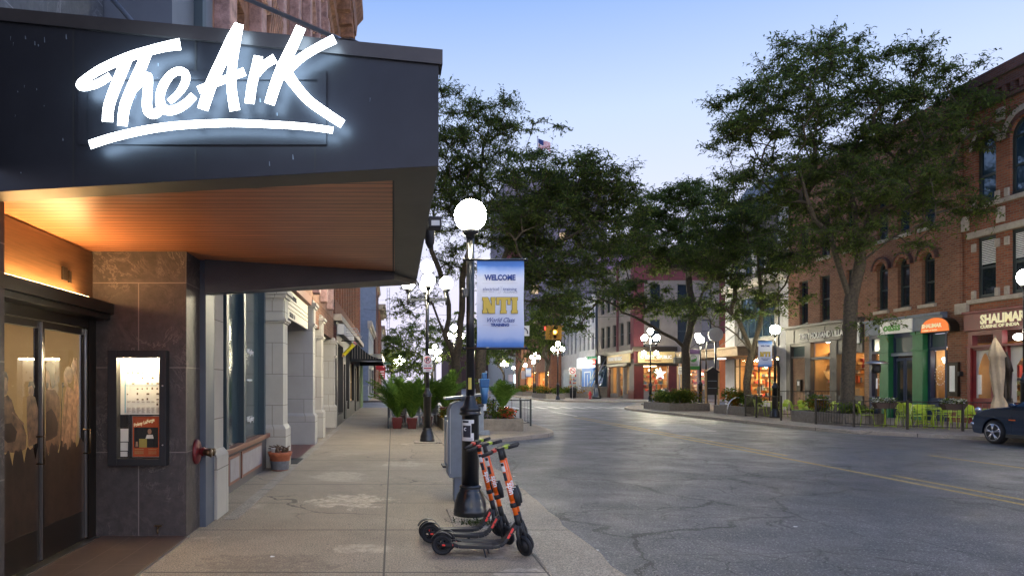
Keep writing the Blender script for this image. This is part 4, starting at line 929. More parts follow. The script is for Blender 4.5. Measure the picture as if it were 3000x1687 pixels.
# ------------------------------------------------------------------ brick shop building
sb = thing('brick_shop_building', 'dark brick shop building with black shopfront and tall upper windows', 'building', (-2.2,26.5,0))
Pm = mapper('x', -2.2, 1)
b = MB(); hs = [(26.9+i*1.55,27.9+i*1.55,4.9,8.6,False) for i in range(13)]; hs += [(a,b_,9.9,11.4,False) for a, b_, *_ in hs]
wall(b, Pm, 26.42,47,4.2,12.3, hs, .3); b.quad((-2.2,47,0),(-12,47,0),(-12,47,12.3),(-2.2,47,12.3)); b.box(-2.4,-1.95,26.42,47,11.9,12.3); b.build('facade', 'red_brick', sb)
for h in hs: window(sb, Pm, *h)
b = MB(); b.box(-2.4,-1.95,26.5,46.9,4.05,4.3); b.box(-2.3,-2.08,26.5,46.9,8.9,9.1); b.build('string_course', 'stone_trim', sb, bevel=.02)
b = MB(); wall(b, mapper('x', -2.14, 1), 26.42,47,0,4.05, [(27.2,30.0,.4,3.2),(30.4,31.4,.05,2.5),(31.8,34.2,.4,3.2),(35.2,38.6,.7,2.7),(39.2,40.2,.05,2.5),(41,44,.5,2.7)], .3); b.build('shopfront', 'black', sb)
for (a, c_, z0, z1, s) in ((27.2,30.0,.4,3.2,3),(31.8,34.2,.4,3.2,4)):
    room(sb, -5,-2.45,a-.2,c_+.2,.2,3.3,'tan_wall','lamp_soft',16,s,'x+'); b = MB(); b.quad((-2.42,a,z0),(-2.42,c_,z0),(-2.42,c_,z1),(-2.42,a,z1)); b.build('shop_window', 'shop_glass', sb)
for (a, c_, z0, z1) in ((35.2,38.6,.7,2.7),(41,44,.5,2.7),(30.4,31.4,.05,2.5),(39.2,40.2,.05,2.5)): window(sb, mapper('x',-2.14,1), a,c_,z0,z1, fm='tan_wall' if a > 35 else 'black', cols=3 if a > 40 else 1)
b = MB(); b.box(-2.15,-1.9,26.9,34.3,3.55,3.95); b.build('white_fascia', 'white_paint', sb)
b = MB(); b.box(-2.1,-2.02,45.2,46.8,.05,2.9)
for i in range(5): b.box(-2.03,-1.99,45.25+i*.33,45.3+i*.33,.1,2.85)
b.build('green_shutter', mat('pale_green', (.22,.30,.18), .6) and 'pale_green', sb)
# awning
mat('awning_black', (.012,.014,.014), .8); mat('awning_green', (.02,.08,.05), .7)
def awning(label, y0, y1, x0, x1, zt, zb_, m, group=None):
    t = thing('awning', label, 'awning', (x0,(y0+y1)/2,zb_)); b = MB(); pr = []
    for i in range(9): u = i/8; pr.append((x0+(x1-x0)*u, zb_+.12+(zt-zb_-.12)*(1-u)**1.9))
    for (a, za), (c_, zc) in zip(pr, pr[1:]): b.quad((a,y0,za),(c_,y0,zc),(c_,y1,zc),(a,y1,za))
    for y in (y0, y1): b.add([(a, y, z) for a, z in pr]+[(x1,y,zb_),(x0,y,zb_)], [tuple(range(11))])
    b.quad((x1,y0,zb_),(x1,y1,zb_),(x1,y1,zb_+.12),(x1,y0,zb_+.12)); b.build('canvas', m, t)
    k = 12
    for i in range(k):
        a = x0+(x1-x0)*(i+.5)/k; u = (i+.5)/k; z = zb_+.12+(zt-zb_-.12)*(1-u)**1.9; each('stripe', 'stone_trim', t, [(a-.008,a+.008,y0-.004,y0-.001,zb_+.12,z)])
    r = MB(); r.tube([(x1,y0,zb_-.01),(x1,y1,zb_-.01)], .02, 6); r.tube([(x0,y0,zb_-.01),(x1,y0,zb_-.01)], .02, 6); r.build('rail', 'steel', t); return t
awning('concave black striped shop awning over the left sidewalk', 35, 44.5, -2.1, -.52, 4.0, 2.75, 'awning_black')
awning('small dark green awning just behind the black one', 45, 47.0, -2.15, -.15, 3.5, 2.85, 'awning_green')
# bracket sign + pencil
bs = thing('bracket_sign', 'white slatted bracket sign projecting over the left shop window', 'sign', (-2.1,28.5,3.7))
b = MB()
for i in range(4): b.box(-2.1+i*.05,-1.45+i*.07,28.2,28.26,3.55+(3-i)*.11,3.57+(3-i)*.11); b.box(-2.1,-2.05,28.2,29.6,3.55+i*.11,3.575+i*.11); b.box(-1.5+i*.05,-1.46+i*.05,28.2,29.4,3.55+(3-i)*.11,3.575+(3-i)*.11)
b.build('slat', 'white_paint', bs)
pn = thing('pencil_sign', 'yellow giant pencil shop sign with pink eraser hung from a bracket', 'sign', (-2.0,29,3.2))
a, c_ = Q(1001,1046,29), Q(1042,1003,29); d = (c_-a).normalized(); Lp = (c_-a).length
b = MB(); b.tube([a+d*Lp*.16, a+d*Lp*.86], .085, 6, smooth=False); b.build('barrel', mat('pencil_yellow', (.75,.62,.02), .5) and 'pencil_yellow', pn)
b = MB(); b.tube([a+d*Lp*.035, a+d*Lp*.16], [.02,.083], 6, smooth=False); b.build('wood_tip', 'tan_wall', pn); b = MB(); b.tube([a, a+d*Lp*.036], [.003,.02], 6); b.build('lead', 'ink', pn)
b = MB(); b.tube([a+d*Lp*.86, a+d*Lp*.9], .088, 10); b.build('ferrule', 'steel', pn); b = MB(); b.tube([a+d*Lp*.9, c_], .085, 10); b.build('eraser', mat('eraser_pink', (.65,.25,.24), .7) and 'eraser_pink', pn)
text('HARRY PARKER', .085, a+d*Lp*.2+Vector((0,-.078,0))+d.cross(Vector((0,1,0)))*.03, d, Vector((0,-1,0)).cross(d)*-1 if (Vector((0,-1,0)).cross(d)).z*-1 > 0 else Vector((0,-1,0)).cross(d), 'ink', pn, ext=.002, sx=.75)
b = MB(); b.tube([(-2.15,29,3.42),(-1.42,29,3.42)], .02, 6); b.tube([(-1.5,29,3.42),tuple(c_)], .006, 4); b.tube([(-2.1,29,3.42),(-2.1,29,3.7)], .012, 4); b.build('bracket', 'black_iron', pn)
bb = MB(); bb.box(-2.42,-2.13,31.9,32.6,0,.78); bb.box(-2.44,-2.11,31.88,32.62,.78,.82); t = bb.build('planter_box', 'black', bevel=.01); tag(t, 'narrow black planter box against the dark shopfront', 'planter')
# ------------------------------------------------------------------ far left block
def simple_building(name, label, x0, x1, y0, y1, z1, m, plane='x', wins=(), shop=None, trim='stone_trim', corn=.3, nrm=1, fm='window_frame_dark', gm='dark_glass', arch=False):
    t = thing(name, label, 'building', ((x0 if plane == 'x' and nrm < 0 else x1), y0, 0)); b = MB()
    xf = x1 if nrm > 0 else x0; xb = x0 if nrm > 0 else x1
    P = mapper('x', xf, nrm); hs = [(*h, arch) for h in wins]
    wall(b, P, y0, y1, 0, z1, hs+([(*s, False) for s in shop] if shop else []), .3)
    b.quad((xf,y0,0),(xb,y0,0),(xb,y0,z1),(xf,y0,z1)); b.quad((xf,y1,0),(xb,y1,0),(xb,y1,z1),(xf,y1,z1)); b.quad((xf,y0,z1-.02),(xb,y0,z1-.02),(xb,y1,z1-.02),(xf,y1,z1-.02)); b.quad((xb,y0,0),(xb,y1,0),(xb,y1,z1),(xb,y0,z1))
    b.build('wall', m, t)
    for h in hs: window(t, P, h[0],h[1],h[2],h[3], arch, fm, gm)
    c_ = MB(); c_.box(xf-.1*nrm, xf+corn*nrm, y0-.1, y1+.05, z1-.35, z1+.1); c_.box(xf-.1*nrm, xf+corn*.5*nrm, y0-.05, y1+.04, z1-.6, z1-.352); c_.build('cornice', trim, t); return t
def grid(y0, y1, n, w_, z0, z1): s = (y1-y0)/n; return [(y0+s*(i+.5)-w_/2, y0+s*(i+.5)+w_/2, z0, z1) for i in range(n)]
t = simple_building('corner_shop_building', 'low dark slate shop building at the far left corner', -16,-2.2,63.6,80,7.2,'slate_blue_paint', wins=grid(64,80,5,1.2,4.2,6), shop=[(65,70,.5,3),(72,78,.5,3)])
for a in (65,72): room(t, -6,-2.45,a-.2,a+6,.3,3.2,'tan_wall','lit_warm',10,int(a),'x+',.15)
b = MB()
for i in range(4): b.box(-2.3,-.95,64,78,3.55+i*.2,3.68+i*.2)
b.box(-2.3,-1.0,64,78,3.6,4.3); b.build('metal_marquee', 'steel', t)
b = MB(); b.box(-3.0,-2.2,63,63.59,0,1.35); b.box(-3.1,-2.1,62.9,63.58,1.35,1.45); tag(b.build('utility_cabinet', 'gray_metal', bevel=.03), 'dark gray utility cabinet at the far left street corner', 'cabinet')
t = simple_building('slate_side_building', 'taller brick building showing a blank slate blue side wall on the left', -18,-2.0,80.2,98,14.2,'dark_brick', wins=grid(80,98,6,1.2,5,7.4)+grid(80,98,6,1.2,9,11.4))
b = MB(); b.box(-12,-1.95,80.05,80.18,7.5,12.7); b.build('side_panel', 'slate_blue_paint', t)
b = MB(); b.box(-5,-3.2,82,84,14.3,16); b.tube([(-3,81,14.3),(-3,81,17.4)],.03,4); b.tube([(-5,81,14.3),(-5,81,17.4)],.03,4); b.tube([(-5,81,17.4),(-3,81,17.4)],.03,4); b.tube([(-5,81,16),(-3,81,16)],.03,4); b.build('roof_unit', 'dark_brick', t)
simple_building('cornice_building', 'brick building with stone cornice far down the left sidewalk', -18,-1.9,98.2,116,12.6,'red_brick', wins=grid(98,116,6,1.3,5,7.4)+grid(98,116,6,1.3,8.6,11), corn=.9)
simple_building('far_left_building', 'distant pale building closing the left sidewalk', -18,-1.8,116.2,170,11,'limestone_gray', wins=grid(116,170,14,1.4,5,7.4), corn=.5)
t = thing('red_blade_sign', 'red vertical blade sign far along the left shops', 'sign', (-1.4,88,4)); b = MB(); b.box(-1.7,-1.0,88,88.15,2.2,4.2); b.build('panel', 'sign_red', t); b = MB()
for i in range(6): b.box(-1.6,-1.1,87.97,87.995,2.35+i*.3,2.5+i*.3)
b.build('lettering', 'white_letter', t)
t = thing('red_awning', 'small red awning far along the left shops', 'awning', (-2,84,3.4)); b = MB(); b.prism([(-2.1,83,3.2),(-.8,83,3.2),(-.8,87,3.2),(-2.1,87,3.2)], [(-2.1,83,4.3),(-2.0,83,4.3),(-2.0,87,4.3),(-2.1,87,4.3)]); b.build('canvas', 'sign_red', t)
t = thing('radio_mast', 'thin lattice radio mast rising beyond the left buildings', 'mast', (-1.0,150,0)); b = MB()
for dx in (0,.5): b.tube([(-1.2+dx,150,0),(-1.2+dx,150,22)], .05, 4)
for i in range(26): b.tube([(-1.2,150,i*.85),(-.7,150,i*.85)], .035, 4)
b.build('lattice', 'gray_metal', t)
# street clutter near gallery
tp = thing('flower_pot', 'terracotta pot wrapped in silver tape holding rubbish by the limestone pier', 'flower pot', (-2.2,13.45,0))
P0 = Vector((-2.18,13.45,0))
b = MB(); b.lathe([(.155,.0),(.165,.02),(.20,.27),(.215,.28),(.235,.34),(.235,.36),(.21,.36),(.2,.3),(.001,.3)], P0, 24); b.build('pot', 'terracotta_pot', tp)
b = MB(); b.lathe([(.167,.02),(.192,.19)], P0, 24, cap=False); b.build('tape', 'duct_tape', tp)
b = MB(); r = random.Random(2)
for i in range(16):
    a = r.uniform(0,6.28); x, y = P0.x+.12*math.cos(a), P0.y+.12*math.sin(a); b.tube([(x,y,.3),(x+r.uniform(-.06,.06),y+r.uniform(-.06,.06),.42),(x+r.uniform(-.12,.12),y+r.uniform(-.1,.1),r.uniform(.38,.5))], [.03,.022,.008], 5)
b.build('dead_leaves', 'dead_leaf', tp)
b = MB(); b.lathe([(.032,0),(.042,.1),(.046,.1),(.046,.105)], P0+Vector((-.11,-.11,.33)), 14); tag(b.build('paper_cup', 'paper'), 'white paper cup discarded in the terracotta pot', 'cup')
# ------------------------------------------------------------------ right block (facade plane X = 24, facing -X)
XR = 24.0
Pr = mapper('x', XR, -1)
def yR(px): return YX(px, XR)
def rtext(s, size, y, z, m, par, w=.03, **k): return text(s, size, (XR-w, y, z), (0,-1,0), (0,0,1), m, par, **k)
def hood(par, y0, y1, z1, m='dark_brick', s=1.3, n=12, out=.07):
    r = (y1-y0)/2; cu, cv = (y0+y1)/2, z1-r; b = MB(); pt = arch_pts(y0, y1, z1, n)
    for p, q in zip(pt, pt[1:]):
        bb = [Pr(p[0],p[1],-.02), Pr(q[0],q[1],-.02), Pr(cu+(q[0]-cu)*s, cv+(q[1]-cv)*s,-.02), Pr(cu+(p[0]-cu)*s, cv+(p[1]-cv)*s,-.02)]; b.prism(bb, [(x-out-.02,u,v) for x,u,v in bb])
    b.build('arch_hood', m, par)
# R1 restaurant building
r1 = thing('restaurant_building', 'red brick building with stone bands over a dark red restaurant front', 'building', (24,20,0))
y1 = 29.3
cols = [(26.3,27.0),(27.68,28.6)]; cols = [(27.68,28.60),(25.65,27.05),(23.9,24.8),(22.2,23.4)]
hs = []
for a, c_ in cols: hs += [(a,c_,5.12,7.6,False),(a,c_,8.95,11.65+(c_-a-.92)*.5,True)]
b = MB(); wall(b, Pr, 18,y1,4.6,14.0, hs, .28); b.quad((24,y1,0),(36,y1,0),(36,y1,14),(24,y1,14)); b.quad((24,18,13.9),(36,18,13.9),(36,y1,13.9),(24,y1,13.9)); b.quad((24,18,0),(36,18,0),(36,18,14),(24,18,14)); b.build('wall', 'red_brick', r1)
b = MB(); b.box(24.002,24.3,28.95,29.3,0,4.598); b.build('brick_pier', 'red_brick', r1)
for i, h in enumerate(hs):
    window(r1, Pr, *h, gm='sky_glass' if h[4] else 'dark_glass', fw=.12, dep=.16)
    if h[4]: hood(r1, h[0], h[1], h[3], 'dark_brick', 1.35, out=.05); hood(r1, h[0]-.13, h[1]+.13, h[3]+.17, 'stone_trim', 1.25, out=.08)
    else:
        b = MB()
        for k in range(14): b.box(24.11,24.12,h[0]+.14,h[1]-.14,h[3]-.2-k*.07,h[3]-.16-k*.07)
        b.build('blind', 'paper', r1)
b = MB()
for z0, z1 in ((7.62,7.88),(4.92,5.10),(8.74,8.92)): b.box(23.9,24.02,18,29.0,z0,z1)
for a, c_ in cols:
    for z in (5.12, 8.95, 7.05): b.box(23.93,24.02,c_+.002,c_+.20,z,z+.33); b.box(23.93,24.02,a-.2,a-.002,z,z+.33)
for y in (29.0,27.3,25.2): b.box(23.9,24.02,y-.05,y+.28,8.0,8.6); b.box(23.9,24.02,y-.05,y+.28,12.0,12.5)
b.box(23.85,24.02,28.95,29.55,4.55,5.0)
b.build('stone_trim', 'stone_trim', r1, bevel=.015)
b = MB(); b.box(23.55,24.05,18,29.4,13.6,14.0); b.box(23.7,24.05,18,29.35,13.2,13.6); b.box(23.8,24.05,18,29.3,12.75,12.9)
for k in range(30): b.box(23.72,23.98,18.2+k*.38,18.36+k*.38,12.9,13.2)
b.build('cornice', 'dark_brick', r1)
# red shopfront
mat('ornament', (.55,.53,.5), .6)
b = MB(); wall(b, mapper('x',23.95,-1), 18,28.95,0,4.6, [(27.85,28.7,1.05,3.0),(25.2,27.1,.9,3.1),(27.75,28.75,3.22,3.62),(25.2,27.35,3.2,3.75),(22,24.6,.9,3.1)], .22); b.box(23.78,23.95,18,28.98,3.80,4.5); b.box(23.7,23.95,18,29.0,4.5,4.6); b.box(23.83,23.95,18,28.96,3.1,3.2)
for y in (27.35,28.82,24.9): b.box(23.86,23.95,y-.08,y+.08,0,3.1)
sf = b.build('shopfront', 'red_storefront', r1, bevel=.01)
text('SHALIMAR', .50, (23.775,28.15,4.05), (0,-1,0), (0,0,1), 'cream_letter', sf, ext=.01, bold=.022, sx=.86)
text('CUISINE OF INDIA', .17, (23.775,28.15,3.87), (0,-1,0), (0,0,1), 'cream_letter', sf, ext=.006, bold=.006, sx=1.25)
room(r1, 24.3,27.5,24.8,28.9,.4,3.3,'tan_wall','lamp_soft',24,11,'x-',.4)
for a, c_, z0, z1 in ((27.85,28.7,1.05,3.0),(25.2,27.1,.9,3.1)):
    b = MB(); b.quad((24.1,a,z0),(24.1,c_,z0),(24.1,c_,z1),(24.1,a,z1)); gl = b.build('shop_window', 'shop_glass', r1)
    b = MB(); w_ = c_-a; cu = (a+c_)/2; n = 10
    prof = []
    for i in range(n+1):
        u = -1+2*i/n; prof.append((cu+u*w_*.36, z1-.12-.62*abs(u)**1.5 if abs(u) < 1 else z1-.74))
    for (p0, q0), (p1, q1) in zip(prof, prof[1:]): b.quad((24.08,p0,q0),(24.08,p1,q1),(24.08,p1,z1),(24.08,p0,z1))
    b.quad((24.08,a,z0),(24.08,cu-w_*.36,z0),(24.08,cu-w_*.36,z1),(24.08,a,z1)); b.quad((24.08,c_,z0),(24.08,cu+w_*.36,z0),(24.08,cu+w_*.36,z1),(24.08,c_,z1))
    b.build('lace_arch', 'lace', gl) if 'lace' in MT else None
for y in (26.95,26.3,25.7): b = MB(); b.sphere((24.25,y,3.45),.18,12,8,sz=.8); b.build('pendant_lamp', 'lit_white', r1)
b = MB(); b.sphere((24.25,26.6,3.62),.13,12,8); b.build('pendant_lamp', 'lit_white', r1)
b = MB(); b.box(24.05,24.09,28.45,28.6,1.2,2.0); b.build('window_notice', 'paper', r1)
# R2 brick building with green shopfront
r2 = thing('deli_building', 'brick building with arched windows above a green and navy shopfront', 'building', (24,32,0))
cols = [(30.8,31.55),(32.3,33.05),(33.72,34.47)]
hs = [(a,c_,5.2,7.55,True) for a, c_ in cols]+[(a,c_,8.65,10.9,False) for a, c_ in cols]
b = MB(); wall(b, Pr, 29.3,35.2,3.95,13.9, hs, .28); wall(b, Pr, 29.3,30.1,0,3.95, [], .2); b.box(23.88,24.02,29.3,29.75,4.7,13.2); b.box(23.8,24.05,29.3,35.2,13.2,13.9); b.box(23.9,24.02,29.75,35.2,12.6,12.8); b.build('wall', 'orange_brick', r2)
for h in hs:
    window(r2, Pr, *h, fw=.09, gm='sky_glass' if h[2] > 8 else 'dark_glass')
    if h[4]: hood(r2, h[0], h[1], h[3], 'red_brick', 1.45, out=.12); hood(r2, h[0]-.165, h[1]+.165, h[3]+.18, 'dark_brick', 1.15, out=.16)
b = MB()
each('window_sill', 'stone_trim', r2, [(23.87,24.02,h[0]-.12,h[1]+.12,h[2]-.16,h[2]-.01) for h in hs])
b = MB(); wall(b, mapper('x',23.97,-1), 30.1,35.0,0,4.0, [(30.2,31.0,1.0,3.1),(31.95,33.25,.05,2.9),(34.0,34.8,1.0,3.1),(30.2,31.0,3.25,3.85),(31.95,33.25,3.1,3.8),(34.0,34.8,3.25,3.85)], .2); b.build('shopfront', 'navy_paint', r2)
b = MB(); b.box(23.75,23.97,30.05,35.0,4.0,4.62); b.box(23.65,23.97,30.05,35.05,4.62,4.74); b.box(23.85,23.97,31.2,33.95,2.92,3.08); b.build('fascia', 'slate_blue_paint', r2, bevel=.01)
for a in (31.15,33.3):
    b = MB(); b.box(23.72,23.97,a,a+.62,0,3.9); b.box(23.68,23.97,a-.04,a+.66,3.1,3.2); b.box(23.66,23.97,a-.05,a+.67,3.85,3.98); b.build('column', 'green_paint', r2, bevel=.02)
b = MB(); b.box(23.70,23.75,31.75,33.85,4.0,4.62); sn = b.build('sign_board', 'paper', r2)
mat('oasis_green', (.10,.32,.06), .5)
text('oasis', .52, (23.695,33.6,4.14), (0,-1,0), (0,0,1), 'oasis_green', sn, ext=.01, bold=.018, sx=1.1)
for a, c_ in ((30.2,31.0),(34.0,34.8)):
    b = MB(); b.quad((24.1,a,1.0),(24.1,c_,1.0),(24.1,c_,3.1),(24.1,a,3.1)); gl = b.build('shop_window', 'shop_glass', r2)
    b = MB(); cy = (a+c_)/2
    for i in range(18): t = i*2*math.pi/18; b.lathe([(.028,0),(.028,.004)], (24.08, cy+.30*math.cos(t), 2.0+.42*math.sin(t)), 8, axis='x')
    for i in range(9): t = i*2*math.pi/9; b.lathe([(.026,0),(.026,.004)], (24.08, cy+.12*math.cos(t), 2.0+.18*math.sin(t)), 8, axis='x')
    b.build('window_dots', 'paper', gl)
    room(r2, 24.3,26.5,a-.1,c_+.1,.6,3.2,'tan_wall','lamp_soft',8,int(a*3),'x-',.6)
b = MB(); b.sphere((24.35,30.55,2.72),.2,12,8,sz=.5); b.lathe([(.12,-.2),(.16,-.1)], (24.35,30.55,2.72), 12); b.build('pendant_lamp', 'lit_white', r2)
for a in (32.0,32.62):
    b = MB(); b.box(24.02,24.08,a,a+.58,.05,2.85); dd = b.build('door', 'navy_paint', r2, bevel=.02); b = MB(); b.box(24.012,24.018,a+.1,a+.48,.5,2.7); b.build('glass', 'dark_glass', dd)
for z0, a in ((3.1,31.95),(3.25,30.2),(3.25,34.0)):
    b = MB(); b.quad((24.05,a,z0),(24.05,a+(1.3 if z0 < 3.2 else .8),z0),(24.05,a+(1.3 if z0 < 3.2 else .8),3.82),(24.05,a,3.82)); b.build('transom', 'teal_glass', r2)
mat('blue_neon', (.1,.2,1), emit=(.02,.08,1), estr=3)
b = MB(); b.box(24.0,24.01,32.72,32.85,2.45,2.62); b.box(24.0,24.01,32.72,32.82,1.95,2.1); b.build('neon_reflection', 'blue_neon', r2) if False else None
t = thing('arched_sign', 'glowing orange arched restaurant sign beside the brick pier', 'sign', (23.6,30.6,3.9))
def archsign(x0, x1, s, z0, m, mb=None):
    b = MB(); c0 = 30.22; pts = [(c0-1.0*s,z0),(c0+1.0*s,z0)]+[(c0+1.0*s*math.cos(i*math.pi/14)*.97, z0+.22*s+.55*s*math.sin(i*math.pi/14)) for i in range(15)]
    b.prism([(x0,a,z) for a, z in pts], [(x1,a,z) for a, z in pts]); return b
archsign(23.55,23.95,.84,3.86,None).build('casing', 'dark_bronze', t); pl_ = archsign(23.53,23.549,.78,3.89,None).build('face', 'lit_orange_sign', t)
text('SHALIMAR', .235, (23.525,30.93,4.08), (0,-1,0), (0,0,1), 'cream_letter', pl_, ext=.004, bold=.012)
text('CUISINE OF INDIA', .10, (23.525,30.92,3.93), (0,-1,0), (0,0,1), 'cream_letter', pl_, ext=.003, bold=.002, sx=1.05)
t = thing('menu_case', 'tall black menu case on the brick pier by the restaurant', 'display case', (23.95,29.7,1.2)); b = MB(); b.box(23.88,23.995,29.42,29.98,1.1,2.55); b.build('case', 'dark_bronze', t, bevel=.01); b = MB(); b.box(23.872,23.878,29.55,29.83,1.3,2.4); b.build('menu', 'paper', t)
b = MB(); b.box(23.82,23.99,29.25,29.36,1.95,2.15); tag(b.build('wall_lamp', 'black', bevel=.02), 'small black wall lantern between brick pier and red shopfront', 'wall lamp')
# R3 villages shop
r3 = thing('craft_shop_building', 'orange brick building over a taupe shopfront with lit hammock window', 'building', (24,38,0))
cols = [(36.0,36.8),(38.2,39.1),(40.2,41.05)]
hs = [(a,c_,5.05,7.6,False) for a, c_ in cols]+[(a,c_,8.65,11,False) for a, c_ in cols]
b = MB(); wall(b, Pr, 35.2,42.2,4.85,13.9, hs, .28);  b.box(23.8,24.05,35.2,42.2,13.2,13.9); b.quad((24,35.2,13.8),(36,35.2,13.8),(36,42.2,13.8),(24,42.2,13.8)); b.quad((24,29.3,13.8),(36,29.3,13.8),(36,35.2,13.8),(24,35.2,13.8)); b.build('wall', 'orange_brick', r3)
each('brick_pier', 'tan_brick', r3, [(24.02,24.3,40.3,41.75,0,3.1), (24.0,24.3,35.0,35.4,0,4.849)])
for h in hs: window(r3, Pr, *h, fw=.09)
b = MB()
each('window_sill', 'stone_trim', r3, [(23.87,24.02,h[0]-.12,h[1]+.12,h[2]-.16,h[2]-.01) for h in hs])
b = MB(); b.box(23.85,24.1,35.4,42.2,3.95,4.85); b.box(23.6,24.1,35.35,42.25,4.85,5.0)
for a in (35.4,36.9,38.4,39.9,41.3): b.box(23.82,23.85,a,a+.08,3.95,4.85)
b.box(23.82,23.85,35.48,42.2,3.95,4.04); b.box(23.82,23.85,35.48,42.2,4.76,4.85)
b.box(23.86,24.1,41.75,42.2,0,3.95); b.box(23.86,24.1,39.75,40.3,0,3.95); b.box(23.86,24.1,37.4,38.0,0,3.95); b.box(23.9,24.1,38.0,39.75,2.95,3.12); b.box(23.9,24.1,38.0,39.75,0,1.0); b.box(23.9,24.1,35.4,37.4,0,1.0); b.box(23.9,24.1,35.4,37.4,3.2,3.95); b.box(23.9,24.1,40.3,41.75,3.1,3.2); b.box(23.9,24.1,40.3,41.75,3.8,3.95)
fa = b.build('shopfront', 'taupe_paint', r3, bevel=.01)
text('TEN THOUSAND VILLAGES', .46, (23.815,40.75,4.18), (0,-1,0), (0,0,1), 'white_letter', fa, ext=.012, bold=.004, sx=.82)
b = MB(); b.quad((24.06,40.3,3.2),(24.06,41.75,3.2),(24.06,41.75,3.8),(24.06,40.3,3.8)); b.build('transom', 'teal_glass', r3)
room(r3, 24.15,27.5,38.0,39.75,.95,3.9,'tan_wall','lit_warm',3,21,'x-',.42); room(r3, 24.15,27.5,35.4,37.4,.95,3.2,'tan_wall','lit_warm',26,22,'x-',.26)
for a, c_, z1 in ((38.0,39.75,3.95),(35.4,37.4,3.2)): b = MB(); b.quad((24.1,a,1),(24.1,c_,1),(24.1,c_,z1),(24.1,a,z1)); b.build('shop_window', 'shop_glass', r3)
b = MB(); b.box(25.2,25.3,38.35,39.6,1.1,3.1); b.build('display_panel', 'dark_brick', r3)
hm = thing('hammock_chair', 'cream hanging hammock chair displayed in the lit shop window', 'hammock', (24.6,38.9,1.4))
b = MB(); b.tube([(24.6,38.3,2.35),(24.6,39.5,2.35)], .03, 6); b.tube([(24.6,38.9,3.0),(24.6,38.32,2.35)], .02, 5); b.tube([(24.6,38.9,3.0),(24.6,39.48,2.35)], .02, 5); b.build('spreader_bar', 'tan_wall', hm)
b = MB(); n = 9
for i in range(n):
    for k in range(n):
        def hp(u, v): s = math.sin(math.pi*u); return (24.4+.5*v, 38.35+1.1*u, 2.35-.95*s*(.55+.45*v))
        u0, u1_, v0, v1_ = i/n, (i+1)/n, k/n, (k+1)/n; b.quad(hp(u0,v0), hp(u1_,v0), hp(u1_,v1_), hp(u0,v1_))
b.build('sling', 'canvas', hm)
mat('lace', (.5,.48,.45), .7)
t = thing('shop_plaque', 'white square shop plaque with dark red emblem by the tree', 'sign', (23.8,36,4.2)); b = MB(); b.box(23.79,23.84,35.5,36.35,3.7,4.75); b.build('board', 'paper', t); b = MB(); b.box(23.78,23.789,35.65,36.2,4.05,4.6); b.build('emblem', 'cranberry_paint', t); text('VILLAGES', .14, (23.785,36.25,3.82), (0,-1,0), (0,0,1), 'ink', t, ext=.002)
t = thing('mail_box', 'small gray wall mailbox on the tan brick of the craft shop', 'mailbox', (23.95,40.9,1.3)); b = MB(); b.box(23.88,24.01,40.75,41.15,1.15,1.85); b.build('box', 'dark_bronze', t, bevel=.01); b = MB(); b.box(23.87,23.879,40.85,41.05,1.5,1.75); b.build('window', 'paper', t)
# R4 white corner building with canopy
r4 = thing('white_corner_building', 'white corner building with dark roof and amber lit cafe windows', 'building', (24,46,0))
hs = [(43.4+i*1.55,44.5+i*1.55,8.9,11.2) for i in range(4)]+[(43.6,48.2,4.6,7.4)]
b = MB(); wall(b, Pr, 42.2,50.2,0,12.6, hs+[(43.2,48.8,.5,3.3)], .35); b.quad((24,50.2,0),(38,50.2,0),(38,50.2,12.6),(24,50.2,12.6)); b.quad((24,42.2,12.5),(24,42.2,15),(36,42.2,15),(36,42.2,12.5)); b.build('wall', 'white_paint', r4)
b = MB(); b.prism([(23.7,42.2,12.6),(38,42.2,12.6),(38,50.4,12.6),(23.7,50.4,12.6)], [(25.0,42.2,15.3),(38,42.2,15.3),(38,49.2,15.3),(25.0,49.2,15.3)]); b.build('roof', 'slate_far', r4)
b = MB(); b.box(23.75,24.05,42.2,50.3,8.0,8.4); b.box(23.85,24.05,42.2,50.3,8.4,8.55); b.build('cornice', 'cream', r4)
for h in hs[:4]: window(r4, Pr, *h, gm='sky_glass', cols=2)
window(r4, Pr, *hs[4], gm='sky_glass', cols=5)
each('bay_panel', 'taupe_paint', r4, [(23.93,24.02,43.2,48.7,7.4,7.98), (23.93,24.02,43.2,48.7,3.95,4.6), (23.93,24.02,43.2,43.6,4.6,7.4), (23.93,24.02,48.2,48.7,4.6,7.4), (23.94,24.02,43.3,49.6,8.56,8.88), (23.94,24.02,43.3,49.6,11.22,12.4)])
room(r4, 24.1,28,43.0,49.0,.4,3.3,'tan_wall','lit_warm',34,31,'x-',.45)
b = MB(); b.quad((24.08,43.2,.5),(24.08,48.8,.5),(24.08,48.8,3.3),(24.08,43.2,3.3)); b.build('shop_window', 'shop_glass', r4)
b = MB()
for y in (43.2,44.3,45.6,46.9,48.1,48.74): b.box(23.98,24.06,y,y+.07,.5,3.3)
b.box(23.98,24.06,43.2,48.8,2.75,2.8); b.build('window_mullion', 'black', r4)
b = MB(); b.box(21.6,24,43.6,53.0,3.35,3.85); b.box(21.5,24.0,43.5,53.1,3.85,3.95); cn_ = b.build('canopy', mat('canopy_brown', (.20,.14,.085), .7, noise=.2) and 'canopy_brown', r4, bevel=.02)
b = MB()
for y in (44.5,47,49.5,52): b.tube([(21.9,y,3.95),(24,y,5.6)], .02, 4)
b.build('canopy_rod', 'black', r4)
b = MB(); b.box(22.5,22.9,47.8,48.2,3.28,3.34); b.build('canopy_lamp', 'lit_white', r4)
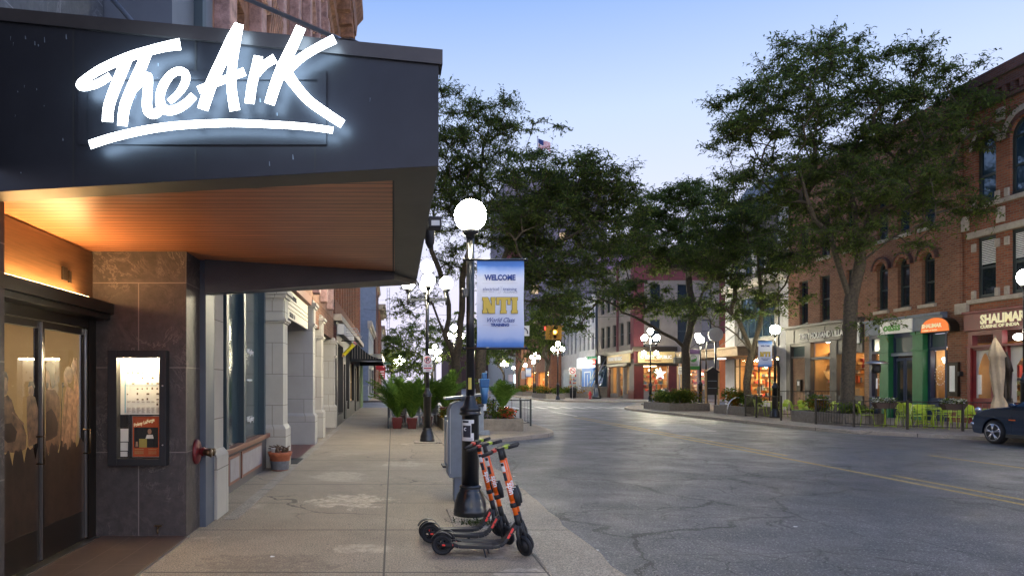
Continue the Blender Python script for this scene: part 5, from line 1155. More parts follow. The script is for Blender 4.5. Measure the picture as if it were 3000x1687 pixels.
b = MB(); b.tube([(23.85,43.0,0),(23.85,43.0,2.6),(23.9,43.3,3.0),(23.95,43.8,3.2)], .09, 8); b.build('downspout', 'dark_bronze', r4)
# ------------------------------------------------------------------ far right block
r5 = thing('cherry_shop_building', 'mauve and cranberry three storey corner shop across the intersection', 'building', (24.1,69,0))
Pc = mapper('y', 69, -1); Ps = mapper('x', 24.0, -1)
def xc(px): return (px-VX)/F*69
hc = [(xc(a),xc(b_),z0,z1) for a, b_ in ((1905,1935),(1985,2015),(2055,2085)) for z0, z1 in ((5.6,7.9),(9,11.4))]
b = MB(); wall(b, Pc, 24,33.3,0,14.8, hc+[(xc(1884),xc(1957),.8,3.4),(xc(2024),xc(2046),.8,3.0),(xc(2055),xc(2103),.8,3.0)], .3)
hsd = [(70.0,71.3,5.5,7.9),(72.3,73.6,5.5,7.9),(74.6,75.9,5.5,7.9),(76.9,78.1,5.5,7.9),(78.9,80.1,5.5,7.9)]; hsd += [(a,c_,9.4,11.9) for a, c_, *_ in hsd]
wall(b, Ps, 69,82,0,14.0, hsd+[(70.6,72.2,.5,3.3),(72.6,74.2,.1,3.3),(74.6,76.6,.5,3.3)], .3); b.quad((24,69,14),(33.3,69,14),(33.3,82,14),(24,82,14)); b.quad((33.3,69,0),(33.3,82,0),(33.3,82,14.8),(33.3,69,14.8)); b.build('wall', 'mauve_paint', r5)
b = MB(); b.box(23.9,24.9,68.9,69,3.6,14.8); b.box(32.4,33.35,68.9,69,3.6,14.8); b.box(24.9,32.4,68.92,69,11.8,14.85); b.box(23.88,23.99,73.9,74.4,4,14); b.box(23.88,23.99,69.0,69.9,4,14); b.build('painted_band', 'cranberry_paint', r5)
b = MB(); b.box(23.86,24.02,69,82.2,14.0,16.2); b.build('parapet', 'purple_paint', r5)
b = MB(); b.box(23.88,24.83,68.84,68.9,0,3.3); b.box(xc(1957),xc(1981),68.84,68.99,0,3.3); b.box(23.84,23.9,68.84,70.5,0,.9); b.box(23.84,23.9,76.6,77.2,0,3.4); b.build('brown_tile_pier', 'brown_tile', r5)
b = MB(); b.box(xc(1981),xc(2022),68.8,68.99,0,4.6); b.build('tan_panel', 'tan_wall', r5); b = MB(); b.box(xc(2107),xc(2128),68.8,68.99,0,6.5); b.build('orange_panel', 'orange_wall', r5)
b = MB(); b.box(23.7,xc(1981),68.7,68.99,4.75,5.2); b.box(23.7,24.0,69,81,4.6,4.9); b.box(23.85,xc(1984),68.75,68.8,3.3,3.5); b.box(23.6,24.0,70.2,77,3.35,3.6); b.build('shop_cornice', 'dark_bronze', r5)
b = MB(); b.box(xc(1866),xc(1973),68.6,68.8,3.6,4.7); sg1 = b.build('gold_sign', 'gold_sign', r5, bevel=.03)
text('CHERRY REPUBLIC', .46, (xc(1872),68.58,4.02), (1,0,0), (0,0,1), 'white_letter', sg1, ext=.01, bold=.014, sx=.80)
text('PLANET OF MICHIGAN', .16, (xc(1884),68.58,3.76), (1,0,0), (0,0,1), 'cranberry_paint', sg1, ext=.01, bold=.006)
b = MB(); b.box(23.7,23.8,69.6,76.9,3.7,4.6); sg2 = b.build('gold_sign', 'gold_sign', r5, bevel=.03); text('CHERRY REPUBLIC', .5, (23.69,76.5,4.0), (0,-1,0), (0,0,1), 'white_letter', sg2, ext=.01, bold=.014, sx=1.1)
for h in hc: window(r5, Pc, *h)
for h in hsd: window(r5, Ps, *h)
room(r5, 24.3,28.2,69.12,73,.5,3.4,'tan_wall','lit_warm',60,41,'y-',.25); room(r5, xc(2018),33,69.12,73,.5,3.2,'tan_wall','lit_warm',50,42,'y-',.3); room(r5, 24.15,27,73.2,77,.3,3.3,'tan_wall','lit_warm',40,43,'x-',.25)
for a, c_, z1 in ((xc(1884),xc(1957),3.4),(xc(2024),xc(2046),3),(xc(2055),xc(2103),3)): b = MB(); b.quad((a,69.06,.8),(c_,69.06,.8),(c_,69.06,z1),(a,69.06,z1)); b.build('shop_window', 'shop_glass', r5)
star = thing('paper_star', 'white five pointed paper star hanging in the corner shop window', 'star', (xc(1938),69.4,2.6)); b = MB(); pts = [(xc(1938)+(.62 if i % 2 == 0 else .26)*math.sin(i*math.pi/5), 69.3, 2.55+(.62 if i % 2 == 0 else .26)*math.cos(i*math.pi/5)) for i in range(10)]; b.prism(pts, [(x, y+.12, z) for x, y, z in pts]); b.build('star_face', 'lit_white_sign', star)
for i, (px, z) in enumerate(((1897,4.95),(1927,4.95),(1957,4.95))): pass
# sky stair / glass entrance between buildings
st = thing('glass_skylight', 'sloping blue glass skylight with diagonal struts beside the corner shop', 'skylight', (23.5,79.5,0))
b = MB(); b.prism([(22.4,78,1.2),(24,78,1.2),(24,82,1.2),(22.4,82,1.2)], [(23.4,78,1.3),(24,78,3.6),(24,79,3.6),(23.4,82,1.3)]); b.build('glazing', 'sky_glass', st)
b = MB()
for i in range(5): b.box(22.3-.02*i,24,77.9,82,i*.24,i*.24+.2)
b.build('step', 'concrete', st); b = MB(); b.tube([(22.4,78,1.2),(23.9,78,4.4)], .06, 6); b.tube([(22.4,80,1.2),(23.9,80,4.4)], .06, 6); b.tube([(22.9,81,1.2),(23.9,79,4.4)], .06, 6); b.build('strut', 'steel', st)
t = thing('neon_sign', 'glowing red neon shop sign next to the corner shop', 'sign', (23.5,80,4)); b = MB(); b.box(23.3,23.9,78.0,81.4,3.7,4.7); b.build('casing', 'black', t)
b = MB()
for i in range(5): b.box(23.27,23.29,79.9+i*.28,80.08+i*.28,3.85,4.15); b.box(23.27,23.29,79.9+i*.28,80.06+i*.28,4.25,4.55)
b.build('neon_letters', 'lit_neon', t); b = MB(); b.box(23.27,23.29,78.2,79.7,3.85,4.6); b.build('white_panel', 'lit_white_sign', t)
# R6 pale buildings with blue door
r6 = simple_building('blue_door_building', 'pale gray building with bright blue door and white lit fascia', 24.0,38,82.3,90,12.0,'white_paint', wins=[(a,a+.8,z0,z0+2.1) for a in (83,84.9,86.8,88.7) for z0 in (5.6,8.8)], shop=[(85,89,.2,3.2)], nrm=-1, trim='white_paint', arch=True)
b = MB(); b.box(23.85,24.0,82.4,90,3.5,4.7); b.build('fascia', 'lit_white_sign', r6)
b = MB(); b.box(23.8,24.05,82.5,87.6,0,3.4); bd = b.build('blue_door', mat('door_blue', (.02,.18,.58), .35) and 'door_blue', r6)
b = MB(); 
for a, c_ in ((83.6,83.8),(86.2,86.4)): b.box(23.77,23.8,a,c_,.5,3.0)
b.box(23.77,23.8,83.6,86.4,.5,.65); b.box(23.77,23.8,83.6,86.4,2.85,3.0); b.box(23.77,23.8,84.9,85.1,.9,2.6); b.build('panel_moulding', 'white_letter', bd)
r7 = simple_building('white_modern_building', 'pale building with cool lit glass shopfront beside the blue door', 24.0,38,90.2,99,11.0,'white_paint', wins=[(a,a+.9,5.4,8.6) for a in (91,93,95,97)], shop=[(91,97.8,.3,3.4)], nrm=-1, trim='white_paint')
room(r7, 24.2,28,91,98,.3,3.5,'white_paint','lit_cool',14,51,'x-',.8)
r8 = simple_building('brick_row_building', 'far brick building with warm lit shop windows behind the trees', 22.6,38,99.2,128,11.5,'red_brick', wins=grid(99,128,9,1.4,5.2,7.6)+grid(99,128,9,1.4,8.4,10.4), shop=[(101,108,.4,3.2),(110,118,.4,3.2)], nrm=-1)
for a in (101,110): room(r8, 22.8,26,a,a+8,.3,3.3,'tan_wall','lit_warm',20,a,'x-',.5)
r9 = thing('beige_hall_building', 'beige building with tall arched window closing the far street', 'building', (24,150,0))
Pf = mapper('y', 150, -1); b = MB(); wall(b, Pf, 24.0,34,0,13,[(27,29.5,3.5,8.5,True),(25,26,4,7,False),(31,32,4,7,False)],.4); b.quad((24,150,0),(24,175,0),(24,175,13),(24,150,13)); b.build('wall', 'cream', r9); window(r9, Pf, 27,29.5,3.5,8.5,True); window(r9, Pf, 25,26,4,7); window(r9, Pf, 31,32,4,7)
t = thing('street_end_building', 'dark far building with glowing white letters beyond the trees', 'building', (22,175,0)); b = MB(); b.box(14,60,175,200,0,11); b.build('wall', 'dark_brick', t); text('CUD', 2.2, (27.2,174.8,1.8), (1,0,0), (0,0,1), 'lit_white', t, ext=.05, bold=.05)
b = MB(); b.box(24.0,38,130,149.8,0,9); t = thing('low_row_building', 'low far building with lit blue window sign', 'building', (24,140,0)); b.build('wall', 'cream', t); b = MB(); b.box(23.9,23.98,132,138,1.5,3.2); b.build('lit_window', 'lit_cool', t)
# tower
tw = thing('office_tower', 'tall grey mauve concrete tower rising behind the street trees', 'building', (40,165,0))
Pt = mapper('y', 160, -1); hs = [(28.5+i*3.3,30.2+i*3.3,6+k*4.0,8+k*4.0) for i in range(6) for k in range(10)]
b = MB(); wall(b, Pt, 26,49.3,0,48,hs,.3); b.quad((26,160,0),(26,185,0),(26,185,48),(26,160,48)); b.quad((49.3,160,0),(49.3,185,0),(49.3,185,48),(49.3,160,48)); b.quad((26,160,47.8),(49.3,160,47.8),(49.3,185,47.8),(26,185,47.8)); b.box(33,41,162,170,48,50.5)
for i in range(3): b.box(44+i*1.3,44.6+i*1.3,162,162.6,48,51.5-i*.4)
b.build('wall', mat('tower_concrete', (.19,.165,.19), .85, noise=.15, nscale=.3) and 'tower_concrete', tw)
for j, (a, c_, z0, z1) in enumerate(hs):
    b = MB(); b.quad((a,160.25,z0),(c_,160.25,z0),(c_,160.25,z1),(a,160.25,z1)); b.build('window', 'lit_room_window' if j in (37, 52, 14) else 'dark_glass', tw)
b = MB(); b.box(25.95,29.5,159.6,159.95,26,33); b.box(25.95,27,159.6,159.95,34,36); b.build('red_sign_panel', 'cranberry_paint', tw)
fp = thing('flagpole', 'distant white flagpole standing on the tower roof', 'flagpole', (33.4,161,48)); b = MB(); p = Q(1575,402,161); b.tube([(p.x,161,47.9),(p.x,161,p.z)], .12, 6); b.sphere((p.x,161,p.z+.1),.2,8,6); b.build('pole', 'white_paint', fp)
fg = thing('flag', 'american flag flying on the distant flagpole', 'flag', (p.x,161,p.z-1.5))
mat('flag_red', (.55,.05,.08), .8); mat('flag_blue', (.02,.04,.16), .8); b = MB()
nx, nz = 14, 13; Wf, Hf = 3.4, 2.0
def fpnt(i, k): u = i/nx; return (p.x+.15+Wf*u*.85, 161+.35*math.sin(u*7), p.z-.35-Hf*k/nz-1.15*u**1.2+.12*math.sin(u*8+k*.2))
for i in range(nx):
    for k in range(nz): b.quad(fpnt(i,k), fpnt(i+1,k), fpnt(i+1,k+1), fpnt(i,k+1), 2 if (i < 6 and k < 7) else (0 if k % 2 == 0 else 1))
b.build('cloth', ['flag_red', 'paper', 'flag_blue'], fg)
# ------------------------------------------------------------------ street lamps
def lamp_base(t):
    b = MB(); b.lathe([(.213,0),(.213,.09),(.205,.10),(.20,.17),(.165,.28),(.14,.32),(.14,.345),(.125,.35),(.14,.365),(.14,.385),(.118,.40)], (0,0,0), 24); b.build('base', 'black_iron', t)
    b = MB(); b.lathe([(.112,.39),(.108,1.28),(.138,1.285),(.14,1.31),(.118,1.325),(.135,1.34),(.132,1.37),(.095,1.40),(.062,1.50),(.058,1.53)], (0,0,0), 16); b.build('lower_shaft', 'black_iron', t)
def globe(t, x, y, z, r=.215, ring=True):
    b = MB(); b.sphere((x,y,z), r, 20, 12); g_ = b.build('globe', 'globe', t)
    if ring: b = MB(); b.lathe([(r*.99,-.006),(r*1.03,-.005),(r*1.03,.005),(r*.99,.006)], (x,y,z+r*.12), 24, cap=False); b.build('seam_ring', 'gray_metal', g_)
    b = MB(); b.lathe([(.05,-.09),(.06,-.05),(.10,-.02),(.105,.03)], (x,y,z-r-.005), 16); b.build('globe_holder', 'black_iron', t)
def make_single(z=3.82):
    t = thing('street_lamp', 'x', 'street lamp'); lamp_base(t)
    b = MB(); b.tube([(0,0,1.5),(0,0,z-.28)], [.055,.050], 16); b.build('post', 'black_iron', t); globe(t, 0, 0, z, .203); return t
def make_five():
    t = thing('street_lamp', 'x', 'street lamp'); lamp_base(t)
    b = MB(); b.tube([(0,0,1.5),(0,0,4.70)], [.055,.045], 12); b.build('post', 'black_iron', t); globe(t, 0, 0, 4.97, .188)
    for dx, dy in ((.54,0),(-.54,0),(0,.54),(0,-.54)):
        b = MB(); b.box(min(0,dx)-.03*(dx==0), max(0,dx)+.03*(dx==0), min(0,dy)-.03*(dy==0), max(0,dy)+.03*(dy==0), 3.99+(.004 if dx else 0), 4.06); b.tube([(dx,dy,3.88),(dx,dy,4.26)], .035, 8); b.build('arm', 'black_iron', t); globe(t, dx, dy, 4.50, .188, False)
    return t
def make_two():
    t = thing('street_lamp', 'x', 'street lamp'); lamp_base(t)
    b = MB(); b.tube([(0,0,1.5),(0,0,3.9)], [.055,.045], 12); b.build('post', 'black_iron', t)
    for dx in (.55,-.55): b = MB(); b.box(min(0,dx), max(0,dx), -.03, .03, 3.84, 3.9); b.tube([(dx,0,3.74),(dx,0,4.02)], .035, 8); b.build('arm', 'black_iron', t); globe(t, dx, 0, 4.26, .188, False)
    return t
GL = 'street lamps along both sidewalks'
L1 = make_single(); L1['label'] = 'tall black single globe lamp nearest the scooters with a blue banner'; L1['group'] = GL
L1.location = (.988, 8.86, 0)
L5 = make_five(); L5['label'] = 'black five globe lamp with no parking sign on the left sidewalk'; L5['group'] = GL; L5.location = (.98, 19.7, 0)
singles = [((18.3,33.3,0),'single globe lamp with welcome banner in the right patio',1.10),((19.72,21.7,0),'single globe lamp at the right edge behind the dark car',(1.0,1.0,1.3)),((19.9,45.0,0),'single globe lamp carrying the green trail banner',1.16),
 ((16.2,80,0),'far single globe lamp just right of the lit traffic signal',1.05),((18.3,96,0),'far single globe lamp with small banner behind the wooden pole',1.05),((19.6,113,0),'farthest single globe lamp before the beige hall',1.05)]
for loc, lb, s in singles: dup(L1, loc, 0, lb, GL, s)
fives = [((3.7,42,0),'five globe lamp glowing behind the split street tree trunk',1.0),((3.85,63.9,0),'five globe lamp beyond the intersection on the left',1.0),((.9,90,0),'five globe lamp far down the left sidewalk, first of the far cluster',1.0),((.75,104,0),'five globe lamp far down the left sidewalk, middle of the cluster',1.0),((.6,122,0),'five globe lamp farthest away on the left sidewalk',1.0),
 ((19.0,51.3,0),'five globe lamp on the right corner in front of the cherry shop',1.10),((15.9,67,0),'five globe lamp beside the fire hydrant across the intersection',1.08),((17.4,85,0),'distant five globe lamp in front of the brick row building',1.05),((19.4,121,0),'distant five globe lamp near the glowing white letters',1.05),((5.2,84,0),'distant five globe lamp on the left behind the palms',1.0)]
for loc, lb, s in fives: dup(L5, loc, .5, lb, GL, s)
dup(L1, (.98,-3.5,0), 0, 'single globe lamp on the near sidewalk behind the viewer', GL); dup(L5, (19.8,8,0), 0, 'five globe lamp on the right sidewalk outside the frame', GL)
L2 = make_two(); L2['label'] = 'two globe lamp behind the black bin on the far corner'; L2['group'] = GL; L2.location = (24.6, 66.5, 0); L2.scale = (1.05,1.05,1.05)
dup(L2, (21.0,46.6,0), 0, 'two globe lamp behind the round street clock', GL, (1.0,1.0,1.12))
# banners (hang from lamps)
def gradient_cloth():
    m, b, k, vec, x, y, z = newmat('banner_cloth', .6, .3); t = k.node('ShaderNodeTexCoord'); sp = k.node('ShaderNodeSeparateXYZ'); k.l.new(t.outputs['Generated'], sp.inputs[0])
    n = k.math('MULTIPLY', k.math('SUBTRACT', k.noise(vec, 3.0, 4), .5), .10)
    c = k.ramp(k.math('ADD', sp.outputs[2], n), [(0, (.10,.24,.62)), (.05, (.16,.33,.72)), (.12, (.50,.62,.86)), (.26, (.70,.76,.90)), (.55, (.84,.86,.90)), (.80, (.76,.80,.90)), (.88, (.40,.54,.84)), (.94, (.13,.30,.70)), (1, (.10,.26,.66))])
    k.l.new(c, b.inputs['Base Color'])
    for n_ in ('Transmission Weight',): pass
gradient_cloth()
mat('navy_letter', (.02,.06,.28), .6); mat('gold_letter', (.72,.52,.08), .6); mat('faint_letter', (.45,.48,.55), .6)
def banner(name, label, P, w_, h_, lod=True, flip=1, cloth='banner_cloth', writing=True):
    """P = upper inner corner (next to the post); cloth hangs to +X*flip, faces -Y"""
    t = thing(name, label, 'banner', P, 'banners on the lamp posts'); x0 = min(P[0], P[0]+flip*w_); y = P[1]; z1 = P[2]; z0 = z1-h_
    b = MB(); nx, nz = 10, 18
    def bp(i, k): u, v = i/nx, k/nz; return (x0+w_*u+.004*math.sin(v*9), y+.010*math.sin(v*8+1)*math.sin(u*3)+.02*abs(2*v-1)**8, z0+h_*v)
    for i in range(nx):
        for k in range(nz): b.add([bp(i,k), bp(i+1,k), bp(i+1,k+1), bp(i,k+1)], [(0,1,2,3)], 0, True)
    c = b.build('cloth', cloth, t)
    yy = y-.014; X_ = (1,0,0); Z_ = (0,0,1); cx = x0+w_*.49
    if writing:
        u = h_/100.; U = lambda py: z1-h_*(py-50)/(1390-50)
        def tx(s, sz, py, m, bold=0, sx=1, sh=0, x=None, al='CENTER', wd=None):
            text(s, sz*u, (cx if x is None else x, yy, U(py)), X_, Z_, m, c, ext=.001, bold=bold*u, sx=sx, shear=sh, align=al)
        tx('WELCOME', 8.6, 357, 'navy_letter', .42, .84)
        if lod:
            tx('electrical', 5.2, 517, 'navy_letter', 0, .98, 0, x0+w_*.12, 'LEFT'); tx('training', 5.2, 517, 'navy_letter', 0, .98, 0, x0+w_*.555, 'LEFT')
            tx('IBEW - NECA', 2.2, 545, 'faint_letter', 0, 1, 0, x0+w_*.12, 'LEFT'); tx('ALLIANCE', 3.4, 557, 'faint_letter', 0, 1.05, 0, x0+w_*.56, 'LEFT')
            q = MB()
            for s_ in (0, .02): q.tube([(x0+w_*(.44+s_*0)+.004*i+s_, yy, U(565)+(U(445)-U(565))*(.5+.5*math.sin(-math.pi/2+math.pi*i/10))) for i in range(11)], .0018, 4)
            q.build('emblem', 'faint_letter', c)
            q = MB(); q.box(x0+w_*.12,x0+w_*.86,yy-.001,yy,U(406),U(409)); q.box(x0+w_*.12,x0+w_*.26,yy-.001,yy,U(1046),U(1049)); q.box(x0+w_*.73,x0+w_*.86,yy-.001,yy,U(1046),U(1049)); q.build('rule', 'faint_letter', c)
        # big slab-serif NTI drawn as polygons, grey outline behind
        def slab_letters(grow, m, yo):
            q = MB(); g_ = grow; cnt = [0]
            def pg(pts):
                cnt[0] += 1; q.add([(x0+(px_-85)/720*w_, yo-.0004*cnt[0], U(py_)) for px_, py_ in pts], [tuple(range(len(pts)))])
            def rc(a, b_, c_, d): pg([(a-g_,b_-g_),(c_+g_,b_-g_),(c_+g_,d+g_),(a-g_,d+g_)])
            rc(168,820,243,866); rc(168,622,230,668); rc(180,622,232,866); rc(298,622,365,668); rc(308,622,357,866); rc(300,826,357,866); pg([(180-g_,622-g_),(248+g_,622-g_),(357+g_,866+g_),(262-g_,866+g_)]); rc(243,668,247,670)
            rc(382,622,594,662); rc(382,662,424,734); rc(552,662,594,734); rc(452,662,524,866); rc(440,828,536,866)
            rc(608,622,704,664); rc(608,824,704,866); rc(622,664,692,824); q.build('big_letters', m, c)
        slab_letters(5, 'ink', yy); slab_letters(0, 'gold_letter', yy-.008)
        tx('World Class', 7.4, 1000, 'navy_letter', .03, .86, .45); tx('TRAINING', 4.4, 1062, 'navy_letter', .2, 1.02)
    b = MB()
    for z in (z1+.008, z0-.008): b.tube([(P[0]-flip*.15,y+.01,z),(P[0]+flip*(w_+.02),y+.01,z)], .014, 8); b.sphere((P[0]+flip*(w_+.03),y+.01,z), .022, 8, 6); b.sphere((P[0]-flip*.16,y+.01,z), .022, 8, 6)
    b.build('bracket_rod', 'black_iron', t); return t
P = Q(1397,762,8.80); banner('lamp_banner', 'large blue and white welcome banner on the nearest lamp post', P, 138/F*8.80, 256/F*8.80)
P = Q(2262,998,33.25); banner('lamp_banner', 'welcome banner hanging left of the patio lamp post', P, .66, 1.24, False, -1)
mat('banner_trail', (.62,.62,.70), .7); mat('trail_green', (.05,.25,.06), .7); mat('trail_purple', (.10,.05,.16), .7)
P = Q(2049,1024,45); t = banner('lamp_banner', 'purple and green trail banner with round emblem on the right', P, .80, 1.28, False, -1, 'banner_trail', False)
x0, z1 = P[0]-.80, P[2]; b = MB(); b.box(x0,x0+.8,44.96,44.975,z1-.28,z1); b.build('top_band', 'trail_purple', t); b = MB(); b.box(x0,x0+.8,44.96,44.975,z1-1.28,z1-1.06); b.build('bottom_band', 'trail_green', t)
b = MB(); b.torus((x0+.4,44.96,z1-.58), .21, .014, 'y'); b.add([(x0+.4+.2*math.cos(a), 44.965, z1-.58+.2*math.sin(a)) for a in (-2.6,-2.2,-1.6,-1.0,-.4,.2)], [tuple(range(6))]); b.build('round_emblem', 'trail_green', t); text('RIVERWALK', .11, (x0+.4,44.955,z1-1.0), (1,0,0), (0,0,1), 'ink', t, ext=.002, align='CENTER')
for i, (px, py, Y) in enumerate(((1549,1078,96),(1535,1086,105),(1496,1096,113))):
    P = Q(px+7,py,Y-.1); banner('lamp_banner', ['small far banner on the lamp behind the wooden pole','small far green and white banner by the balcony','small far banner on the farthest single lamp'][i], P, .75, 1.2, False, -1, 'banner_trail' if i else 'banner_cloth', False)
# things on the near lamp post
st = thing('torn_poster', 'torn black and white gig flyer taped round the lamp base', 'flyer', (.95,8.75,1.05)); cx, cy = .988, 8.86
def cyl(a, z, r=.116): return (cx+r*math.sin(a), cy-r*math.cos(a), z)
def cylpatch(a0, a1, z0, z1, r, n=8): 
    b = MB()
    for i in range(n): u, v = a0+(a1-a0)*i/n, a0+(a1-a0)*(i+1)/n; b.quad(cyl(u,z0,r), cyl(v,z0,r), cyl(v,z1,r), cyl(u,z1,r))
    return b
zc = lambda py: H+(HY-py)/F*8.75
b = cylpatch(-1.15,.28,zc(1291),zc(1268),.1165); b2 = cylpatch(-1.2,.0,zc(1268),zc(1240),.1165); b3 = cylpatch(-1.2,.3,zc(1240),zc(1229),.1165)
for q in (b2,b3): b.add(q.v, q.f)
b.build('sheet', 'paper', st)
b = cylpatch(-1.0,-.08,zc(1281),zc(1246),.1172); b4 = cylpatch(-1.05,-.3,zc(1238),zc(1232),.1172); b.add(b4.v, b4.f)
for i in range(2): b5 = cylpatch(-1.0,.15,zc(1285+i*3.5),zc(1284+i*3.5),.1172); b.add(b5.v, b5.f)
b.build('print', 'ink', st); b = MB(); p = cyl(-.65, zc(1257), .1178); b.torus((p[0],p[1],p[2]), .016, .006, 'y', 16, 6); b.build('ring_print', 'paper', st)
b = MB(); 
for i in range(6): u, v = -.62+i*.13, -.49+i*.13; b.quad(*[ (cx+.0556*math.sin(q), cy-.0556*math.cos(q), z) for q, z in ((u,zc(1140)),(v,zc(1140)),(v,zc(1106)),(u,zc(1106)))])
t = b.build('sticker', mat('sticker_yellow', (.62,.52,.10), .6) and 'sticker_yellow'); tag(t, 'small yellow printed sticker on the lamp post', 'sticker')
b = MB(); p = Q(1361,856,8.86); b.box(p.x-.03,p.x+.05,8.82,8.9,p.z-.06,p.z+.05); t = b.build('junction_box', 'black_iron', bevel=.01); tag(t, 'small black sensor box strapped to the near lamp post', 'box')
# slab and weeds at lamp foot
b = MB(); b.prism([(.70,8.02,-.02),(1.35,8.02,-.02),(1.35,9.3,-.02),(.70,9.3,-.02)], [(.72,8.05,.006),(1.33,8.05,.006),(1.33,9.25,.02),(.72,9.25,.02)]); S('lamp_footing', b, 'curb_concrete')
b = MB(); b.box(.6,1.36,19.3,20.1,-.02,.03); S('lamp_footing', b, 'curb_concrete'); b = MB(); b.box(18.5,19.5,50.8,51.8,-.02,.1); S('lamp_footing', b, 'curb_concrete'); b = MB(); b.box(19.5,20.3,44.6,45.4,-.02,.05); S('lamp_footing', b, 'curb_concrete')
rg = np.random.default_rng(4); wd = thing('weeds', 'tuft of low weeds growing at the foot of the near lamp', 'weeds', (1.02,8.3,0)); wd['kind'] = 'stuff'
n = 500; C = np.stack([rg.normal(1.03,.13,n), rg.normal(8.30,.06,n), rg.uniform(.006,.05,n)], 1); frond_mesh('blades', 'grass_blade', wd, C, .05, .010, -.4, 3, 1.6)
# ------------------------------------------------------------------ signs near
t = thing('parking_sign', 'white no parking sign on the five globe lamp post', 'sign', (.97,19.62,2.3)); p = Q(1254,1041,19.58); q = Q(1254,1089,19.58)
b = MB(); b.box(p.x-.14,p.x+.12,19.575,19.585,q.z,p.z); b.build('plate', 'paper', t, bevel=.01)
b = MB(); b.torus((p.x-.01,19.57,p.z-.13), .085, .009, 'y', 24, 6); b.tube([(p.x-.07,19.57,p.z-.07),(p.x+.05,19.57,p.z-.19)], .008, 6); b.box(p.x-.12,p.x+.10,19.568,19.574,p.z-.375,p.z-.34); b.tube([(p.x-.06,19.57,p.z-.42),(p.x+.05,19.57,p.z-.42)],.008,4); b.box(p.x-.13,p.x+.11,19.57,19.574,p.z-.258,p.z-.252); b.build('red_marking', 'sign_red', t)
text('P', .17, (p.x-.06,19.574,p.z-.19), (1,0,0), (0,0,1), 'ink', t, ext=.002, bold=.006); text('3AM - 6AM', .052, (p.x-.12,19.574,p.z-.31), (1,0,0), (0,0,1), 'ink', t, ext=.002, bold=.001, sx=.85)
# pay station
ks = thing('pay_station', 'gray metal parking pay station with slanted lid behind the near lamp', 'pay station', (.98,9.9,0))
Y0 = 9.75; xa, xb = (1313-VX)/F*Y0, (1398-VX)/F*Y0
b = MB(); b.box(xa+.09,xb-.02,Y0+.05,Y0+.30,0,.40); b.build('pedestal', 'gray_metal', ks, bevel=.01)
b = MB(); zt = H+(HY-1175)/F*Y0; pts = [(xa,.40),(xa+.02,.36),(xb,.36),(xb,zt),(xa+.13,zt),(xa+.05,zt-.04),(xa+.01,zt-.12),(xa,zt-.25)]; b.prism([(x,Y0,z) for x, z in pts], [(x,Y0+.36,z) for x, z in pts]); b.build('cabinet', 'gray_metal', ks, bevel=.012)
b = MB(); b.prism([(xa-.04,Y0-.06,zt+.02),(xb+.12,Y0-.06,zt+.08),(xb+.12,Y0+.42,zt+.08),(xa-.04,Y0+.42,zt+.02)], [(xa-.04,Y0-.06,zt+.05),(xb+.12,Y0-.06,zt+.11),(xb+.12,Y0+.42,zt+.11),(xa-.04,Y0+.42,zt+.05)]); b.box(xa+.2,xa+.3,Y0+.1,Y0+.25,zt,zt+.05); b.build('lid', 'blue_gray_metal', ks)
b = MB(); b.box(xa-.012,xa-.001,Y0+.06,Y0+.30,.55,zt-.28); b.box(xa+.03,xa+.035,Y0-.004,Y0-.001,.42,zt-.1); b.build('side_panel', 'steel', ks)
t = thing('news_box', 'blue metal newspaper box mostly hidden behind the pay station', 'newspaper box', (1.1,14,0)); b = MB(); b.box(1.06,1.42,13.9,14.3,.0,1.02); b.build('box', 'blue_paint', t, bevel=.02); b = MB(); b.box(1.0,1.45,13.85,14.35,0,.03); b.build('foot', 'black', t)
# blue parking meter
pm = thing('parking_meter', 'blue parking meter on a black arm beside the near lamp', 'parking meter', (1.24,9.2,0)); Ym = 9.2
def mp(px, py): v = Q(px, py, Ym); return v
a = mp(1419,1150)
b = MB(); b.lathe([(.035,mp(0,1182).z),(.045,mp(0,1160).z),(.062,mp(0,1135).z)], (a.x,Ym,0), 12); b.build('lower_body', 'blue_paint', pm)
b = MB(); b.prism([(a.x-.06,Ym-.05,mp(0,1135).z),(a.x+.055,Ym-.05,mp(0,1135).z),(a.x+.055,Ym+.05,mp(0,1135).z),(a.x-.06,Ym+.05,mp(0,1135).z)], [(a.x-.068,Ym-.06,mp(0,1109).z),(a.x+.065,Ym-.06,mp(0,1109).z),(a.x+.065,Ym+.06,mp(0,1109).z),(a.x-.068,Ym+.06,mp(0,1109).z)]); b.box(a.x-.035,a.x+.03,Ym-.04,Ym+.04,mp(0,1109).z,mp(0,1092).z); b.build('head', 'blue_paint', pm, bevel=.012)
b = MB(); b.box(a.x-.075,a.x-.05,Ym-.03,Ym+.03,mp(0,1120).z,mp(0,1110).z); b.sphere((a.x+.02,Ym-.02,mp(0,1090).z), .018, 8, 6); b.build('coin_slot', 'steel', pm)
b = MB(); b.tube([(1.0,9.0,mp(0,1187).z),(a.x,Ym,mp(0,1187).z),(a.x,Ym,mp(0,1180).z)], .022, 8); b.build('bracket_arm', 'black_iron', pm)
b = MB(); b.box(a.x-.018,a.x+.022,Ym-.036,Ym-.03,mp(0,1202).z,mp(0,1183).z); b.build('tag_plate', 'paper', pm)
b = MB(); q = G(1409,1274); b.box(q.x-.09,q.x+.09,q.y,q.y+.18,0,.95); b.box(q.x,q.x+.28,q.y-.04,q.y+.3,0,.14); t = b.build('utility_pedestal', 'gray_metal', bevel=.01); tag(t, 'dark gray utility pedestal beside the left corner planter', 'pedestal')
